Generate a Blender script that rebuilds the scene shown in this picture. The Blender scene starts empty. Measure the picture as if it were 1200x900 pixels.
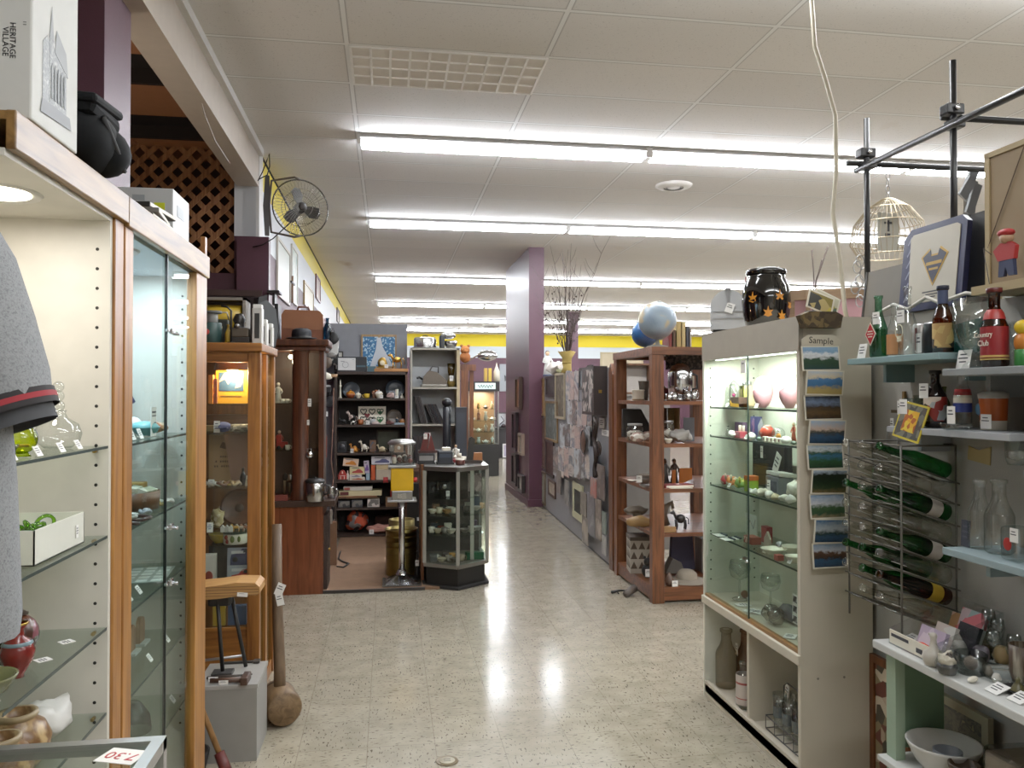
import bpy,bmesh,math,random
from mathutils import Vector,Matrix,Euler
rnd=random.Random(7)
PI=math.pi
S=bpy.context.scene
COL=S.collection
# ------------------------------------------------------------------ camera
FPX=940.0
YAW=math.atan(145/FPX);PITCH=math.atan(12/FPX);EYE=1.6
CF=Vector((math.sin(YAW)*math.cos(PITCH),math.cos(YAW)*math.cos(PITCH),math.sin(PITCH)))
CR=Vector((math.cos(YAW),-math.sin(YAW),0))
CU=CR.cross(CF)
cam_d=bpy.data.cameras.new('camera');cam=bpy.data.objects.new('camera',cam_d);COL.objects.link(cam)
cam_d.sensor_width=36;cam_d.lens=FPX/1200*36;cam_d.clip_start=.02;cam_d.clip_end=100
cam.matrix_world=Matrix(((CR.x,CU.x,-CF.x,0),(CR.y,CU.y,-CF.y,0),(CR.z,CU.z,-CF.z,EYE),(0,0,0,1)))
S.camera=cam
def on(px,py,ax,v):
    'the point where the sight line through a photo pixel meets the plane axis=v'
    d=CF+CR*((px-600)/FPX)+CU*((450-py)/FPX)
    t=(v-(0,0,EYE)[ax])/d[ax]
    return Vector((0,0,EYE))+d*t
def ix(px,X):return on(px,462,0,X).y
def iy(px,Y):return on(px,462,1,Y).x
def dep(Y,X=0):return X*CF.x+Y*CF.y
def m(px,Y,X=0):return px*dep(Y,X)/FPX
# ------------------------------------------------------------------ materials
MC={}
def nodes(name):
    M=bpy.data.materials.new(name);M.use_nodes=True
    nt=M.node_tree;b=nt.nodes['Principled BSDF']
    return M,nt,b
def lin(c):
    f=lambda v:v/12.92 if v<=.04045 else((v+.055)/1.055)**2.4
    return tuple(f(v)for v in c[:3])+(1,)
def hx(h):return tuple(int(h[i:i+2],16)/255 for i in(0,2,4))
def C(h):return lin(hx(h))
def N(nt,t,**k):
    n=nt.nodes.new(t)
    for a,v in k.items():
        if a[0]=='i' and a[1:].isdigit():n.inputs[int(a[1:])].default_value=v
        elif a.startswith('i_'):n.inputs[a[2:]].default_value=v
        else:setattr(n,a,v)
    return n
def L(nt,a,b):nt.links.new(a,b)
def flat(h,r=.55,metal=0,spec=.5,bump=0,emit=0,vary=.0,coat=0):
    key=('flat',h,r,metal,spec,bump,emit,vary,coat)
    if key in MC:return MC[key]
    M,nt,b=nodes('paint_'+h)
    b.inputs['Base Color'].default_value=C(h);b.inputs['Roughness'].default_value=r;b.inputs['Metallic'].default_value=metal
    b.inputs['Specular IOR Level'].default_value=spec;b.inputs['Coat Weight'].default_value=coat
    if emit:
        b.inputs['Emission Color'].default_value=C(h);b.inputs['Emission Strength'].default_value=emit
    tc=N(nt,'ShaderNodeTexCoord')
    nz=N(nt,'ShaderNodeTexNoise',i_Scale=14.0,i_Detail=4.0);L(nt,tc.outputs['Object'],nz.inputs['Vector'])
    v=vary or.12
    mx=N(nt,'ShaderNodeMix',data_type='RGBA',blend_type='MULTIPLY');mx.inputs[0].default_value=1
    rp=N(nt,'ShaderNodeMapRange');rp.inputs['To Min'].default_value=1-v;rp.inputs['To Max'].default_value=1+v*.6
    L(nt,nz.outputs[0],rp.inputs['Value'])
    mx.inputs[6].default_value=C(h);L(nt,rp.outputs[0],mx.inputs[7]);L(nt,mx.outputs[2],b.inputs['Base Color'])
    if bump:
        n2=N(nt,'ShaderNodeTexNoise',i_Scale=180.0,i_Detail=3.0);L(nt,tc.outputs['Object'],n2.inputs['Vector'])
        bp=N(nt,'ShaderNodeBump',i_Strength=bump,i_Distance=.004);L(nt,n2.outputs[0],bp.inputs['Height']);L(nt,bp.outputs[0],b.inputs['Normal'])
    MC[key]=M;return M
def metal(h,r=.25):return flat(h,r,1.0,vary=.06)
def wood(h1,h2,r=.4,axis='z',sc=1.0):
    key=('wood',h1,h2,r,axis,sc)
    if key in MC:return MC[key]
    M,nt,b=nodes('wood_'+h1)
    tc=N(nt,'ShaderNodeTexCoord');mp=N(nt,'ShaderNodeMapping')
    s={'x':(1.2,14,14),'y':(14,1.2,14),'z':(14,14,1.2)}[axis]
    mp.inputs['Scale'].default_value=tuple(v*sc for v in s)
    L(nt,tc.outputs['Object'],mp.inputs['Vector'])
    nz=N(nt,'ShaderNodeTexNoise',i_Scale=2.2,i_Detail=6.0,i_Distortion=.8);L(nt,mp.outputs[0],nz.inputs['Vector'])
    cr=N(nt,'ShaderNodeValToRGB');cr.color_ramp.elements[0].position=.32;cr.color_ramp.elements[1].position=.68
    cr.color_ramp.elements[0].color=C(h2);cr.color_ramp.elements[1].color=C(h1)
    L(nt,nz.outputs[0],cr.inputs[0]);L(nt,cr.outputs[0],b.inputs['Base Color']);b.inputs['Roughness'].default_value=r
    bp=N(nt,'ShaderNodeBump',i_Strength=.12,i_Distance=.002);L(nt,nz.outputs[0],bp.inputs['Height']);L(nt,bp.outputs[0],b.inputs['Normal'])
    MC[key]=M;return M
def glass(h='eef6f2',edge='7f9a90',refl=.06,r=.01,dens=1.0):
    key=('glass',h,edge,refl,r,dens)
    if key in MC:return MC[key]
    M,nt,b=nodes('glass_'+h);nt.nodes.remove(b);out=nt.nodes['Material Output']
    tr=N(nt,'ShaderNodeBsdfTransparent');gl=N(nt,'ShaderNodeBsdfGlossy');gl.inputs['Roughness'].default_value=r
    lw=N(nt,'ShaderNodeLayerWeight',i_Blend=.35)
    cm=N(nt,'ShaderNodeMix',data_type='RGBA');cm.inputs[6].default_value=C(h);cm.inputs[7].default_value=C(edge)
    pw=N(nt,'ShaderNodeMath',operation='POWER');pw.inputs[1].default_value=1.6;L(nt,lw.outputs['Facing'],pw.inputs[0])
    ml=N(nt,'ShaderNodeMath',operation='MULTIPLY',use_clamp=True);ml.inputs[1].default_value=dens;L(nt,pw.outputs[0],ml.inputs[0])
    L(nt,ml.outputs[0],cm.inputs[0]);L(nt,cm.outputs[2],tr.inputs['Color'])
    p5=N(nt,'ShaderNodeMath',operation='POWER');p5.inputs[1].default_value=4;L(nt,lw.outputs['Facing'],p5.inputs[0])
    ad=N(nt,'ShaderNodeMath',operation='MULTIPLY_ADD',use_clamp=True);ad.inputs[1].default_value=.55;ad.inputs[2].default_value=refl
    L(nt,p5.outputs[0],ad.inputs[0])
    mx=N(nt,'ShaderNodeMixShader');L(nt,ad.outputs[0],mx.inputs[0]);L(nt,tr.outputs[0],mx.inputs[1]);L(nt,gl.outputs[0],mx.inputs[2])
    L(nt,mx.outputs[0],out.inputs['Surface']);MC[key]=M;return M
def pal(cols,sc=6.0,kind='cells',r=.5,stretch=(1,1,1),seed=0):
    'printed or mottled surface: patches of several inks'
    key=('pal',tuple(cols),sc,kind,r,stretch,seed)
    if key in MC:return MC[key]
    M,nt,b=nodes('print_'+cols[0]);b.inputs['Roughness'].default_value=r
    tc=N(nt,'ShaderNodeTexCoord');mp=N(nt,'ShaderNodeMapping');mp.inputs['Scale'].default_value=stretch;mp.inputs['Location'].default_value=(seed*1.7,seed*.9,seed*2.3)
    L(nt,tc.outputs['Object' if kind in('cells','clouds')else 'Generated'],mp.inputs['Vector'])
    if kind in('cells','gcells'):
        t=N(nt,'ShaderNodeTexVoronoi',i_Scale=sc);L(nt,mp.outputs[0],t.inputs['Vector'])
        sep=N(nt,'ShaderNodeSeparateColor');L(nt,t.outputs['Color'],sep.inputs[0]);fac=sep.outputs[0]
    else:
        t=N(nt,'ShaderNodeTexNoise',i_Scale=sc,i_Detail=5.0,i_Distortion=.6);L(nt,mp.outputs[0],t.inputs['Vector'])
        mr=N(nt,'ShaderNodeMapRange');mr.inputs['From Min'].default_value=.3;mr.inputs['From Max'].default_value=.7
        L(nt,t.outputs[0],mr.inputs['Value']);fac=mr.outputs[0]
    cr=N(nt,'ShaderNodeValToRGB');cr.color_ramp.interpolation='CONSTANT' if 'cells' in kind else 'EASE'
    el=cr.color_ramp.elements;n=len(cols)
    el[0].position=0;el[0].color=C(cols[0]);el[1].position=(n-1)/n if 'cells' in kind else 1;el[1].color=C(cols[-1])
    for i in range(1,n-1):
        e=el.new(i/n if 'cells' in kind else i/(n-1));e.color=C(cols[i])
    L(nt,fac,cr.inputs[0]);L(nt,cr.outputs[0],b.inputs['Base Color']);MC[key]=M;return M
def scenic(bands,seed=0,amp=.12,r=.35):
    'a printed landscape: bands of colour from the bottom up, edges broken by noise'
    key=('scenic',tuple(bands),seed,amp)
    if key in MC:return MC[key]
    M,nt,b=nodes('scenic');b.inputs['Roughness'].default_value=r
    tc=N(nt,'ShaderNodeTexCoord');sp=N(nt,'ShaderNodeSeparateXYZ');L(nt,tc.outputs['Generated'],sp.inputs[0])
    mp=N(nt,'ShaderNodeMapping');mp.inputs['Scale'].default_value=(5,5,2);mp.inputs['Location'].default_value=(seed*3.1,seed,seed*1.3)
    L(nt,tc.outputs['Generated'],mp.inputs['Vector'])
    nz=N(nt,'ShaderNodeTexNoise',i_Scale=1.6,i_Detail=7.0);L(nt,mp.outputs[0],nz.inputs['Vector'])
    ma=N(nt,'ShaderNodeMath',operation='MULTIPLY_ADD');ma.inputs[1].default_value=amp*4;ma.inputs[2].default_value=-amp*2
    L(nt,nz.outputs[0],ma.inputs[0]);ad=N(nt,'ShaderNodeMath',operation='ADD');L(nt,ma.outputs[0],ad.inputs[0]);L(nt,sp.outputs[2],ad.inputs[1])
    cr=N(nt,'ShaderNodeValToRGB');cr.color_ramp.interpolation='LINEAR';el=cr.color_ramp.elements
    el[0].position=bands[0][0];el[0].color=C(bands[0][1]);el[1].position=bands[-1][0];el[1].color=C(bands[-1][1])
    for p,h in bands[1:-1]:e=el.new(p);e.color=C(h)
    L(nt,ad.outputs[0],cr.inputs[0]);L(nt,cr.outputs[0],b.inputs['Base Color']);MC[key]=M;return M
# ------------------------------------------------------------------ geometry
class G:
    'collects shapes into one mesh; mi is the material slot of what is added next'
    def __init__(s):s.bm=bmesh.new();s.mi=0
    def slot(s,i):s.mi=i;return s
    def _fin(s,faces,smooth=False):
        for f in faces:f.material_index=s.mi;f.smooth=smooth
        return s
    def box(s,sx,sy,sz,at=(0,0,0),rot=None,bev=0,base=True):
        'box centred in x,y on at; base=True puts its underside at at.z'
        mtx=Matrix.Translation(at)@(Euler(rot).to_matrix().to_4x4()if rot else Matrix.Identity(4))@Matrix.Translation((0,0,sz/2 if base else 0))@Matrix.Diagonal((sx,sy,sz,1))
        r=bmesh.ops.create_cube(s.bm,size=1,matrix=mtx);vs=r['verts']
        fs={f for v in vs for f in v.link_faces}
        if bev:
            es=list({e for v in vs for e in v.link_edges})
            rb=bmesh.ops.bevel(s.bm,geom=es,offset=bev,segments=2,affect='EDGES',profile=.5)
            fs={f for f in fs if f.is_valid}|set(rb['faces'])
        return s._fin(fs)
    def b2(s,x0,x1,y0,y1,z0,z1,bev=0):
        return s.box(abs(x1-x0),abs(y1-y0),abs(z1-z0),((x0+x1)/2,(y0+y1)/2,min(z0,z1)),bev=bev)
    def lathe(s,prof,n=20,at=(0,0,0),rot=None,sq=(1,1)):
        mtx=Matrix.Translation(at)@(Euler(rot).to_matrix().to_4x4()if rot else Matrix.Identity(4))
        rings=[]
        for r,z in prof:
            if r<1e-5:rings.append([s.bm.verts.new(mtx@Vector((0,0,z)))])
            else:rings.append([s.bm.verts.new(mtx@Vector((r*sq[0]*math.cos(2*PI*i/n),r*sq[1]*math.sin(2*PI*i/n),z)))for i in range(n)])
        fs=[]
        for a,b in zip(rings,rings[1:]):
            if len(a)==1 and len(b)==1:continue
            for i in range(n):
                j=(i+1)%n
                if len(a)==1:fs.append(s.bm.faces.new((a[0],b[j],b[i])))
                elif len(b)==1:fs.append(s.bm.faces.new((a[i],a[j],b[0])))
                else:fs.append(s.bm.faces.new((a[i],a[j],b[j],b[i])))
        return s._fin(fs,True)
    def cyl(s,r,h,at=(0,0,0),rot=None,n=20,r2=None):
        r2=r if r2 is None else r2;e=min(r,r2,h)*.06
        return s.lathe([(0,0),(r-e,0),(r,e),(r2,h-e),(r2-e,h),(0,h)],n,at,rot)
    def ball(s,r,at=(0,0,0),sc=(1,1,1),rot=None,u=16,v=10):
        mtx=Matrix.Translation(at)@(Euler(rot).to_matrix().to_4x4()if rot else Matrix.Identity(4))@Matrix.Diagonal((*sc,1))
        q=bmesh.ops.create_uvsphere(s.bm,u_segments=u,v_segments=v,radius=r,matrix=mtx)
        return s._fin({f for w in q['verts']for f in w.link_faces},True)
    def tube(s,pts,r,n=6,closed=False,taper=None):
        pts=[Vector(p)for p in pts];k=len(pts);rings=[];up=None
        for i,p in enumerate(pts):
            a=pts[(i-1)%k]if closed or i else pts[0];b=pts[(i+1)%k]if closed or i<k-1 else pts[-1]
            t=(b-a).normalized()
            if up is None:up=Vector((0,0,1))if abs(t.z)<.9 else Vector((1,0,0))
            w=t.cross(up)
            if w.length<1e-4:w=t.cross(Vector((.31,.7,.64)))
            w.normalize();up=w.cross(t)
            rr=r if taper is None else r*(1+(taper-1)*i/(k-1))
            rings.append([s.bm.verts.new(p+w*rr*math.cos(2*PI*j/n)+up*rr*math.sin(2*PI*j/n))for j in range(n)])
        fs=[]
        for i in range(k if closed else k-1):
            a,b=rings[i],rings[(i+1)%k]
            for j in range(n):fs.append(s.bm.faces.new((a[j],a[(j+1)%n],b[(j+1)%n],b[j])))
        if not closed:
            fs.append(s.bm.faces.new(rings[0][::-1]));fs.append(s.bm.faces.new(rings[-1]))
        return s._fin(fs,n>4)
    def prism(s,poly,t,at=(0,0,0),rot=None,plane='xz'):
        'polygon in the xz plane (x, z) given thickness t along y, centred; or in xy with thickness up'
        mtx=Matrix.Translation(at)@(Euler(rot).to_matrix().to_4x4()if rot else Matrix.Identity(4))
        f=(lambda p,o:Vector((p[0],o,p[1])))if plane=='xz' else(lambda p,o:Vector((p[0],p[1],o)))
        lo,hi=(-t/2,t/2)if plane=='xz' else(0,t)
        A=[s.bm.verts.new(mtx@f(p,lo))for p in poly];B=[s.bm.verts.new(mtx@f(p,hi))for p in poly]
        fs=[s.bm.faces.new(A),s.bm.faces.new(B[::-1])]
        n=len(poly)
        for i in range(n):fs.append(s.bm.faces.new((A[i],B[i],B[(i+1)%n],A[(i+1)%n])))
        return s._fin(fs)
    def quad(s,a,b,c,d):
        return s._fin([s.bm.faces.new([s.bm.verts.new(Vector(p))for p in(a,b,c,d)])])
    def text(s,body,size,at=(0,0,0),rot=(PI/2,0,0),depth=.0004):
        cu=bpy.data.curves.new('lettering','FONT');cu.body=body;cu.size=size;cu.align_x='CENTER';cu.align_y='CENTER';cu.extrude=depth;cu.resolution_u=2
        o=bpy.data.objects.new('lettering',cu);COL.objects.link(o)
        dg=bpy.context.evaluated_depsgraph_get();me=bpy.data.meshes.new_from_object(o.evaluated_get(dg))
        bpy.data.objects.remove(o);bpy.data.curves.remove(cu)
        mtx=Matrix.Translation(at)@Euler(rot).to_matrix().to_4x4();me.transform(mtx)
        n0=len(s.bm.faces);s.bm.from_mesh(me);bpy.data.meshes.remove(me)
        s.bm.faces.ensure_lookup_table()
        return s._fin([s.bm.faces[i]for i in range(n0,len(s.bm.faces))])
    def wob(s,amp,fr=9,seed=0):
        'crumple every vertex a little'
        from mathutils import noise
        for v in s.bm.verts:v.co+=noise.noise_vector(v.co*fr+Vector((seed,seed*2,0)))*amp
        return s
    def turn(s,rot=(0,0,0),at=(0,0,0),sc=1):
        s.bm.transform(Matrix.Translation(at)@Euler(rot).to_matrix().to_4x4()@Matrix.Scale(sc,4));return s
def obj(name,g,mats,parent=None,loc=(0,0,0),rot=None,label=None):
    me=bpy.data.meshes.new(name)
    bmesh.ops.recalc_face_normals(g.bm,faces=g.bm.faces[:])
    g.bm.to_mesh(me);g.bm.free()
    for x in(mats if isinstance(mats,(list,tuple))else[mats]):me.materials.append(x)
    o=bpy.data.objects.new(name,me);COL.objects.link(o);o.location=loc
    if rot:o.rotation_euler=rot
    if parent:o.parent=parent
    if label:o['label']=label
    return o
def struct(name,g,mats):
    o=obj(name,g,mats);o['kind']='structure';return o
USED={}
def tag(o,label,cat,group=None,kind=None):
    o['label']=label;o['category']=cat
    if group:o['group']=group
    if kind:o['kind']=kind
    USED.setdefault(label,[]).append(group)
    return o
def put(name,label,cat,parts,loc=(0,0,0),rz=0,group=None,rot=None,drop=True):
    if drop and rot is None and tuple(loc)!=(0,0,0):
        gs=[q[1]for q in parts]+[c[1]for q in parts if len(q)>3 and q[3]for c in q[3]]
        zm=min((v.co.z for g_ in gs for v in g_.bm.verts),default=0)
        for g_ in gs:bmesh.ops.translate(g_.bm,vec=(0,0,.0012-zm),verts=g_.bm.verts[:])
    'a thing: parts = [(name, G, mats, [sub-parts], label), ...]; one part alone becomes the thing itself'
    R=rot if rot else(0,0,rz)
    if len(parts)==1 and not(len(parts[0])>3 and parts[0][3]):
        o=obj(name,parts[0][1],parts[0][2],None,loc,R);return tag(o,label,cat,group)
    o=bpy.data.objects.new(name,None);COL.objects.link(o);o.empty_display_size=.05;o.location=loc;o.rotation_euler=R
    tag(o,label,cat,group)
    for p in parts:
        q=obj(p[0],p[1],p[2],o,label=p[4]if len(p)>4 else None)
        for c in(p[3]if len(p)>3 and p[3]else[]):obj(c[0],c[1],c[2],q)
    return o
def dup(root,loc,label=None,rz=None,group=None,rot=None):
    'a copy of a thing with copies of its parts and sub-parts'
    r=root.copy();COL.objects.link(r);r.location=loc
    if rz is not None:r.rotation_euler=(0,0,rz)
    if rot is not None:r.rotation_euler=rot
    if label:r['label']=label
    if group:r['group']=group
    for ch in list(root.children):
        c=ch.copy();COL.objects.link(c);c.parent=r
        for gg in ch.children:
            d=gg.copy();COL.objects.link(d);d.parent=c
    return r
# ------------------------------------------------------------------ setting
CEIL=3.7
def floor_mat():
    M,nt,b=nodes('vinyl_tile');tc=N(nt,'ShaderNodeTexCoord');sp=N(nt,'ShaderNodeSeparateXYZ');L(nt,tc.outputs['Object'],sp.inputs[0])
    def cellcoord(out,ph):
        a=N(nt,'ShaderNodeMath',operation='SUBTRACT');a.inputs[1].default_value=ph;L(nt,out,a.inputs[0])
        d=N(nt,'ShaderNodeMath',operation='DIVIDE');d.inputs[1].default_value=.305;L(nt,a.outputs[0],d.inputs[0])
        fl=N(nt,'ShaderNodeMath',operation='FLOOR');L(nt,d.outputs[0],fl.inputs[0])
        fr=N(nt,'ShaderNodeMath',operation='FRACT');L(nt,d.outputs[0],fr.inputs[0])
        h=N(nt,'ShaderNodeMath',operation='PINGPONG');h.inputs[1].default_value=.5;L(nt,fr.outputs[0],h.inputs[0])
        return fl.outputs[0],h.outputs[0]
    fx,ex=cellcoord(sp.outputs[0],.52);fy,ey=cellcoord(sp.outputs[1],.05)
    ad=N(nt,'ShaderNodeMath',operation='ADD');L(nt,fx,ad.inputs[0]);L(nt,fy,ad.inputs[1])
    par=N(nt,'ShaderNodeMath',operation='PINGPONG');par.inputs[1].default_value=1;L(nt,ad.outputs[0],par.inputs[0])
    def streak(sc,off):
        mp=N(nt,'ShaderNodeMapping');mp.inputs['Scale'].default_value=sc;mp.inputs['Location'].default_value=(off,off*.7,0);L(nt,tc.outputs['Object'],mp.inputs['Vector'])
        n=N(nt,'ShaderNodeTexNoise',i_Scale=1.0,i_Detail=2.0,i_Roughness=.5);L(nt,mp.outputs[0],n.inputs['Vector'])
        r=N(nt,'ShaderNodeMapRange');r.inputs['From Min'].default_value=.61;r.inputs['From Max'].default_value=.66;L(nt,n.outputs[0],r.inputs['Value'])
        return r.outputs[0]
    m1=N(nt,'ShaderNodeMix',data_type='FLOAT');L(nt,par.outputs[0],m1.inputs[0]);L(nt,streak((34,105,1),3),m1.inputs[2]);L(nt,streak((105,34,1),8),m1.inputs[3])
    base=N(nt,'ShaderNodeTexNoise',i_Scale=9.0,i_Detail=4.0);L(nt,tc.outputs['Object'],base.inputs['Vector'])
    cr=N(nt,'ShaderNodeValToRGB');cr.color_ramp.elements[0].position=.3;cr.color_ramp.elements[1].position=.7
    cr.color_ramp.elements[0].color=C('918876');cr.color_ramp.elements[1].color=C('a49b89');L(nt,base.outputs[0],cr.inputs[0])
    wn=N(nt,'ShaderNodeTexWhiteNoise',noise_dimensions='2D');cv=N(nt,'ShaderNodeCombineXYZ');L(nt,fx,cv.inputs[0]);L(nt,fy,cv.inputs[1]);L(nt,cv.outputs[0],wn.inputs['Vector'])
    tv=N(nt,'ShaderNodeMapRange');tv.inputs['To Min'].default_value=.93;tv.inputs['To Max'].default_value=1.03;L(nt,wn.outputs[0],tv.inputs['Value'])
    mm=N(nt,'ShaderNodeMix',data_type='RGBA',blend_type='MULTIPLY');mm.inputs[0].default_value=1;L(nt,cr.outputs[0],mm.inputs[6]);L(nt,tv.outputs[0],mm.inputs[7])
    dk=N(nt,'ShaderNodeMix',data_type='RGBA');dk.inputs[7].default_value=C('43382b');L(nt,mm.outputs[2],dk.inputs[6])
    sm=N(nt,'ShaderNodeMath',operation='MULTIPLY');sm.inputs[1].default_value=.85;L(nt,m1.outputs[0],sm.inputs[0]);L(nt,sm.outputs[0],dk.inputs[0])
    mn=N(nt,'ShaderNodeMath',operation='MINIMUM');L(nt,ex,mn.inputs[0]);L(nt,ey,mn.inputs[1])
    se=N(nt,'ShaderNodeMapRange');se.inputs['From Min'].default_value=.004;se.inputs['From Max'].default_value=.009;se.inputs['To Min'].default_value=.55;se.inputs['To Max'].default_value=0;L(nt,mn.outputs[0],se.inputs['Value'])
    sx=N(nt,'ShaderNodeMix',data_type='RGBA');sx.inputs[7].default_value=C('75695a');L(nt,se.outputs[0],sx.inputs[0]);L(nt,dk.outputs[2],sx.inputs[6])
    L(nt,sx.outputs[2],b.inputs['Base Color'])
    b.inputs['Roughness'].default_value=.15
    bp=N(nt,'ShaderNodeBump',i_Strength=.05,i_Distance=.01);bn=N(nt,'ShaderNodeTexNoise',i_Scale=5.0,i_Detail=2.0);L(nt,tc.outputs['Object'],bn.inputs['Vector']);L(nt,bn.outputs[0],bp.inputs['Height']);L(nt,bp.outputs[0],b.inputs['Normal'])
    b.inputs['Specular IOR Level'].default_value=.6
    return M
def ceiling_mat():
    M,nt,b=nodes('ceiling_tile');tc=N(nt,'ShaderNodeTexCoord');sp=N(nt,'ShaderNodeSeparateXYZ');L(nt,tc.outputs['Object'],sp.inputs[0])
    def edge(out,ph,w):
        a=N(nt,'ShaderNodeMath',operation='SUBTRACT');a.inputs[1].default_value=ph;L(nt,out,a.inputs[0])
        p=N(nt,'ShaderNodeMath',operation='PINGPONG');p.inputs[1].default_value=w/2;L(nt,a.outputs[0],p.inputs[0]);
        d=N(nt,'ShaderNodeMath',operation='DIVIDE');d.inputs[1].default_value=w;L(nt,a.outputs[0],d.inputs[0])
        f=N(nt,'ShaderNodeMath',operation='FLOOR');L(nt,d.outputs[0],f.inputs[0]);return p.outputs[0],f.outputs[0]
    ex,fx=edge(sp.outputs[0],-.25,1.22);ey,fy=edge(sp.outputs[1],4.88,.61)
    mn=N(nt,'ShaderNodeMath',operation='MINIMUM');L(nt,ex,mn.inputs[0]);L(nt,ey,mn.inputs[1])
    bar=N(nt,'ShaderNodeMath',operation='LESS_THAN');bar.inputs[1].default_value=.013;L(nt,mn.outputs[0],bar.inputs[0])
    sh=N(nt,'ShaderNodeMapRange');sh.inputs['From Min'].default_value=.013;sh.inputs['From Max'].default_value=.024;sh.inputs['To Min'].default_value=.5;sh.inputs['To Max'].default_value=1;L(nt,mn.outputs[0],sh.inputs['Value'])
    po=N(nt,'ShaderNodeTexNoise',i_Scale=95.0,i_Detail=2.0);L(nt,tc.outputs['Object'],po.inputs['Vector'])
    pr=N(nt,'ShaderNodeMapRange');pr.inputs['From Min'].default_value=.64;pr.inputs['From Max'].default_value=.70;pr.inputs['To Min'].default_value=1;pr.inputs['To Max'].default_value=.74;L(nt,po.outputs[0],pr.inputs['Value'])
    wn=N(nt,'ShaderNodeTexWhiteNoise',noise_dimensions='2D');cv=N(nt,'ShaderNodeCombineXYZ');L(nt,fx,cv.inputs[0]);L(nt,fy,cv.inputs[1]);L(nt,cv.outputs[0],wn.inputs['Vector'])
    tv=N(nt,'ShaderNodeMapRange');tv.inputs['To Min'].default_value=.92;tv.inputs['To Max'].default_value=1.02;L(nt,wn.outputs[0],tv.inputs['Value'])
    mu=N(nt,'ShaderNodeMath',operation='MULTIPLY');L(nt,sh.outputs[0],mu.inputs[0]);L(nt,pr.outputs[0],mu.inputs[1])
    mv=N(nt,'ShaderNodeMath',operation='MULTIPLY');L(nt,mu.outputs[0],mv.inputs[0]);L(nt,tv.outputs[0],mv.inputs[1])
    s1=N(nt,'ShaderNodeTexNoise',i_Scale=.55,i_Detail=6.0,i_Distortion=.7);L(nt,tc.outputs['Object'],s1.inputs['Vector'])
    s2=N(nt,'ShaderNodeMapRange');s2.inputs['From Min'].default_value=.66;s2.inputs['From Max'].default_value=.74;s2.inputs['To Max'].default_value=.55;L(nt,s1.outputs[0],s2.inputs['Value'])
    st=N(nt,'ShaderNodeMix',data_type='RGBA');st.inputs[6].default_value=C('dcd9d5');st.inputs[7].default_value=C('b29a72');L(nt,s2.outputs[0],st.inputs[0])
    mx=N(nt,'ShaderNodeMix',data_type='RGBA',blend_type='MULTIPLY');mx.inputs[0].default_value=1;L(nt,st.outputs[2],mx.inputs[6]);L(nt,mv.outputs[0],mx.inputs[7])
    gm=N(nt,'ShaderNodeMix',data_type='RGBA');gm.inputs[7].default_value=C('e6e6e4');L(nt,bar.outputs[0],gm.inputs[0]);L(nt,mx.outputs[2],gm.inputs[6])
    L(nt,gm.outputs[2],b.inputs['Base Color']);b.inputs['Roughness'].default_value=.85
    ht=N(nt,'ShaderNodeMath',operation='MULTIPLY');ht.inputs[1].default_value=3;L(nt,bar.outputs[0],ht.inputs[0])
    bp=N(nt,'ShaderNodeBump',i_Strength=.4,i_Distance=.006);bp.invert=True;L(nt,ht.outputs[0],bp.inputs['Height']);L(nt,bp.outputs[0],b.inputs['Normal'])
    return M
def banded(purple,white,yellow,z1,z2):
    M,nt,b=nodes('painted_bands');tc=N(nt,'ShaderNodeTexCoord');sp=N(nt,'ShaderNodeSeparateXYZ');L(nt,tc.outputs['Object'],sp.inputs[0])
    a=N(nt,'ShaderNodeMath',operation='GREATER_THAN');a.inputs[1].default_value=z1;L(nt,sp.outputs[2],a.inputs[0])
    c=N(nt,'ShaderNodeMath',operation='GREATER_THAN');c.inputs[1].default_value=z2;L(nt,sp.outputs[2],c.inputs[0])
    m1=N(nt,'ShaderNodeMix',data_type='RGBA');m1.inputs[6].default_value=C(purple);m1.inputs[7].default_value=C(white);L(nt,a.outputs[0],m1.inputs[0])
    m2=N(nt,'ShaderNodeMix',data_type='RGBA');m2.inputs[7].default_value=C(yellow);L(nt,c.outputs[0],m2.inputs[0]);L(nt,m1.outputs[2],m2.inputs[6])
    L(nt,m2.outputs[2],b.inputs['Base Color']);b.inputs['Roughness'].default_value=.6;return M
PURPLE=flat('4a2836',.45,bump=.15);WHITE=flat('d9d6d0',.6);BLACK=flat('141312',.5);NEARBLACK=flat('231f1c',.6)
struct('floor',G().b2(-4,22,-4,28.2,-.1,0),floor_mat())
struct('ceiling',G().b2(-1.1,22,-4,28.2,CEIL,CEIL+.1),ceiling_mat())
bands=banded('4a2836','c9ccd0','e0c800',2.95,3.43)
struct('wall_left',G().b2(-1.3,-1.12,7.1,28,0,CEIL),bands)
struct('wall_back',G().b2(-1.3,22,28,28.2,0,CEIL),banded('4a2836','c3ccd0','e0c800',2.88,3.28))
struct('wall_right',G().b2(22,22.2,-4,28.2,0,CEIL),bands)
struct('wall_front',G().b2(-4,22,-4.2,-4,0,CEIL+.5),flat('a79f94',.7))
struct('wall_alcove',G().b2(-4.1,-4,-4,7.1,0,4.2),flat('4a3038',.7))
brownb=flat('6e4a30',.7)
struct('ceiling_alcove',G().b2(-4,-1.28,-4,7.3,3.80,3.9),flat('140e0c',.8))
jo=G()
for y in(1.19,2.33,3.46,4.60,5.74,6.95):jo.b2(-4,-1.285,y-.04,y,3.70,3.80)
struct('trim_1',jo,flat('1d1512',.8))
pb=G()
for y in(1.19,2.33,3.46,4.60,5.74,6.95):pb.b2(-4,-2.08,y,y+.62,3.70,3.72).b2(-2.07,-1.285,y,y+.62,3.70,3.72)
struct('trim_2',pb,flat('9a6744',.7))
sf=G().b2(-1.28,-1.1,-4,7.1,3.38,CEIL+.3)
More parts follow.
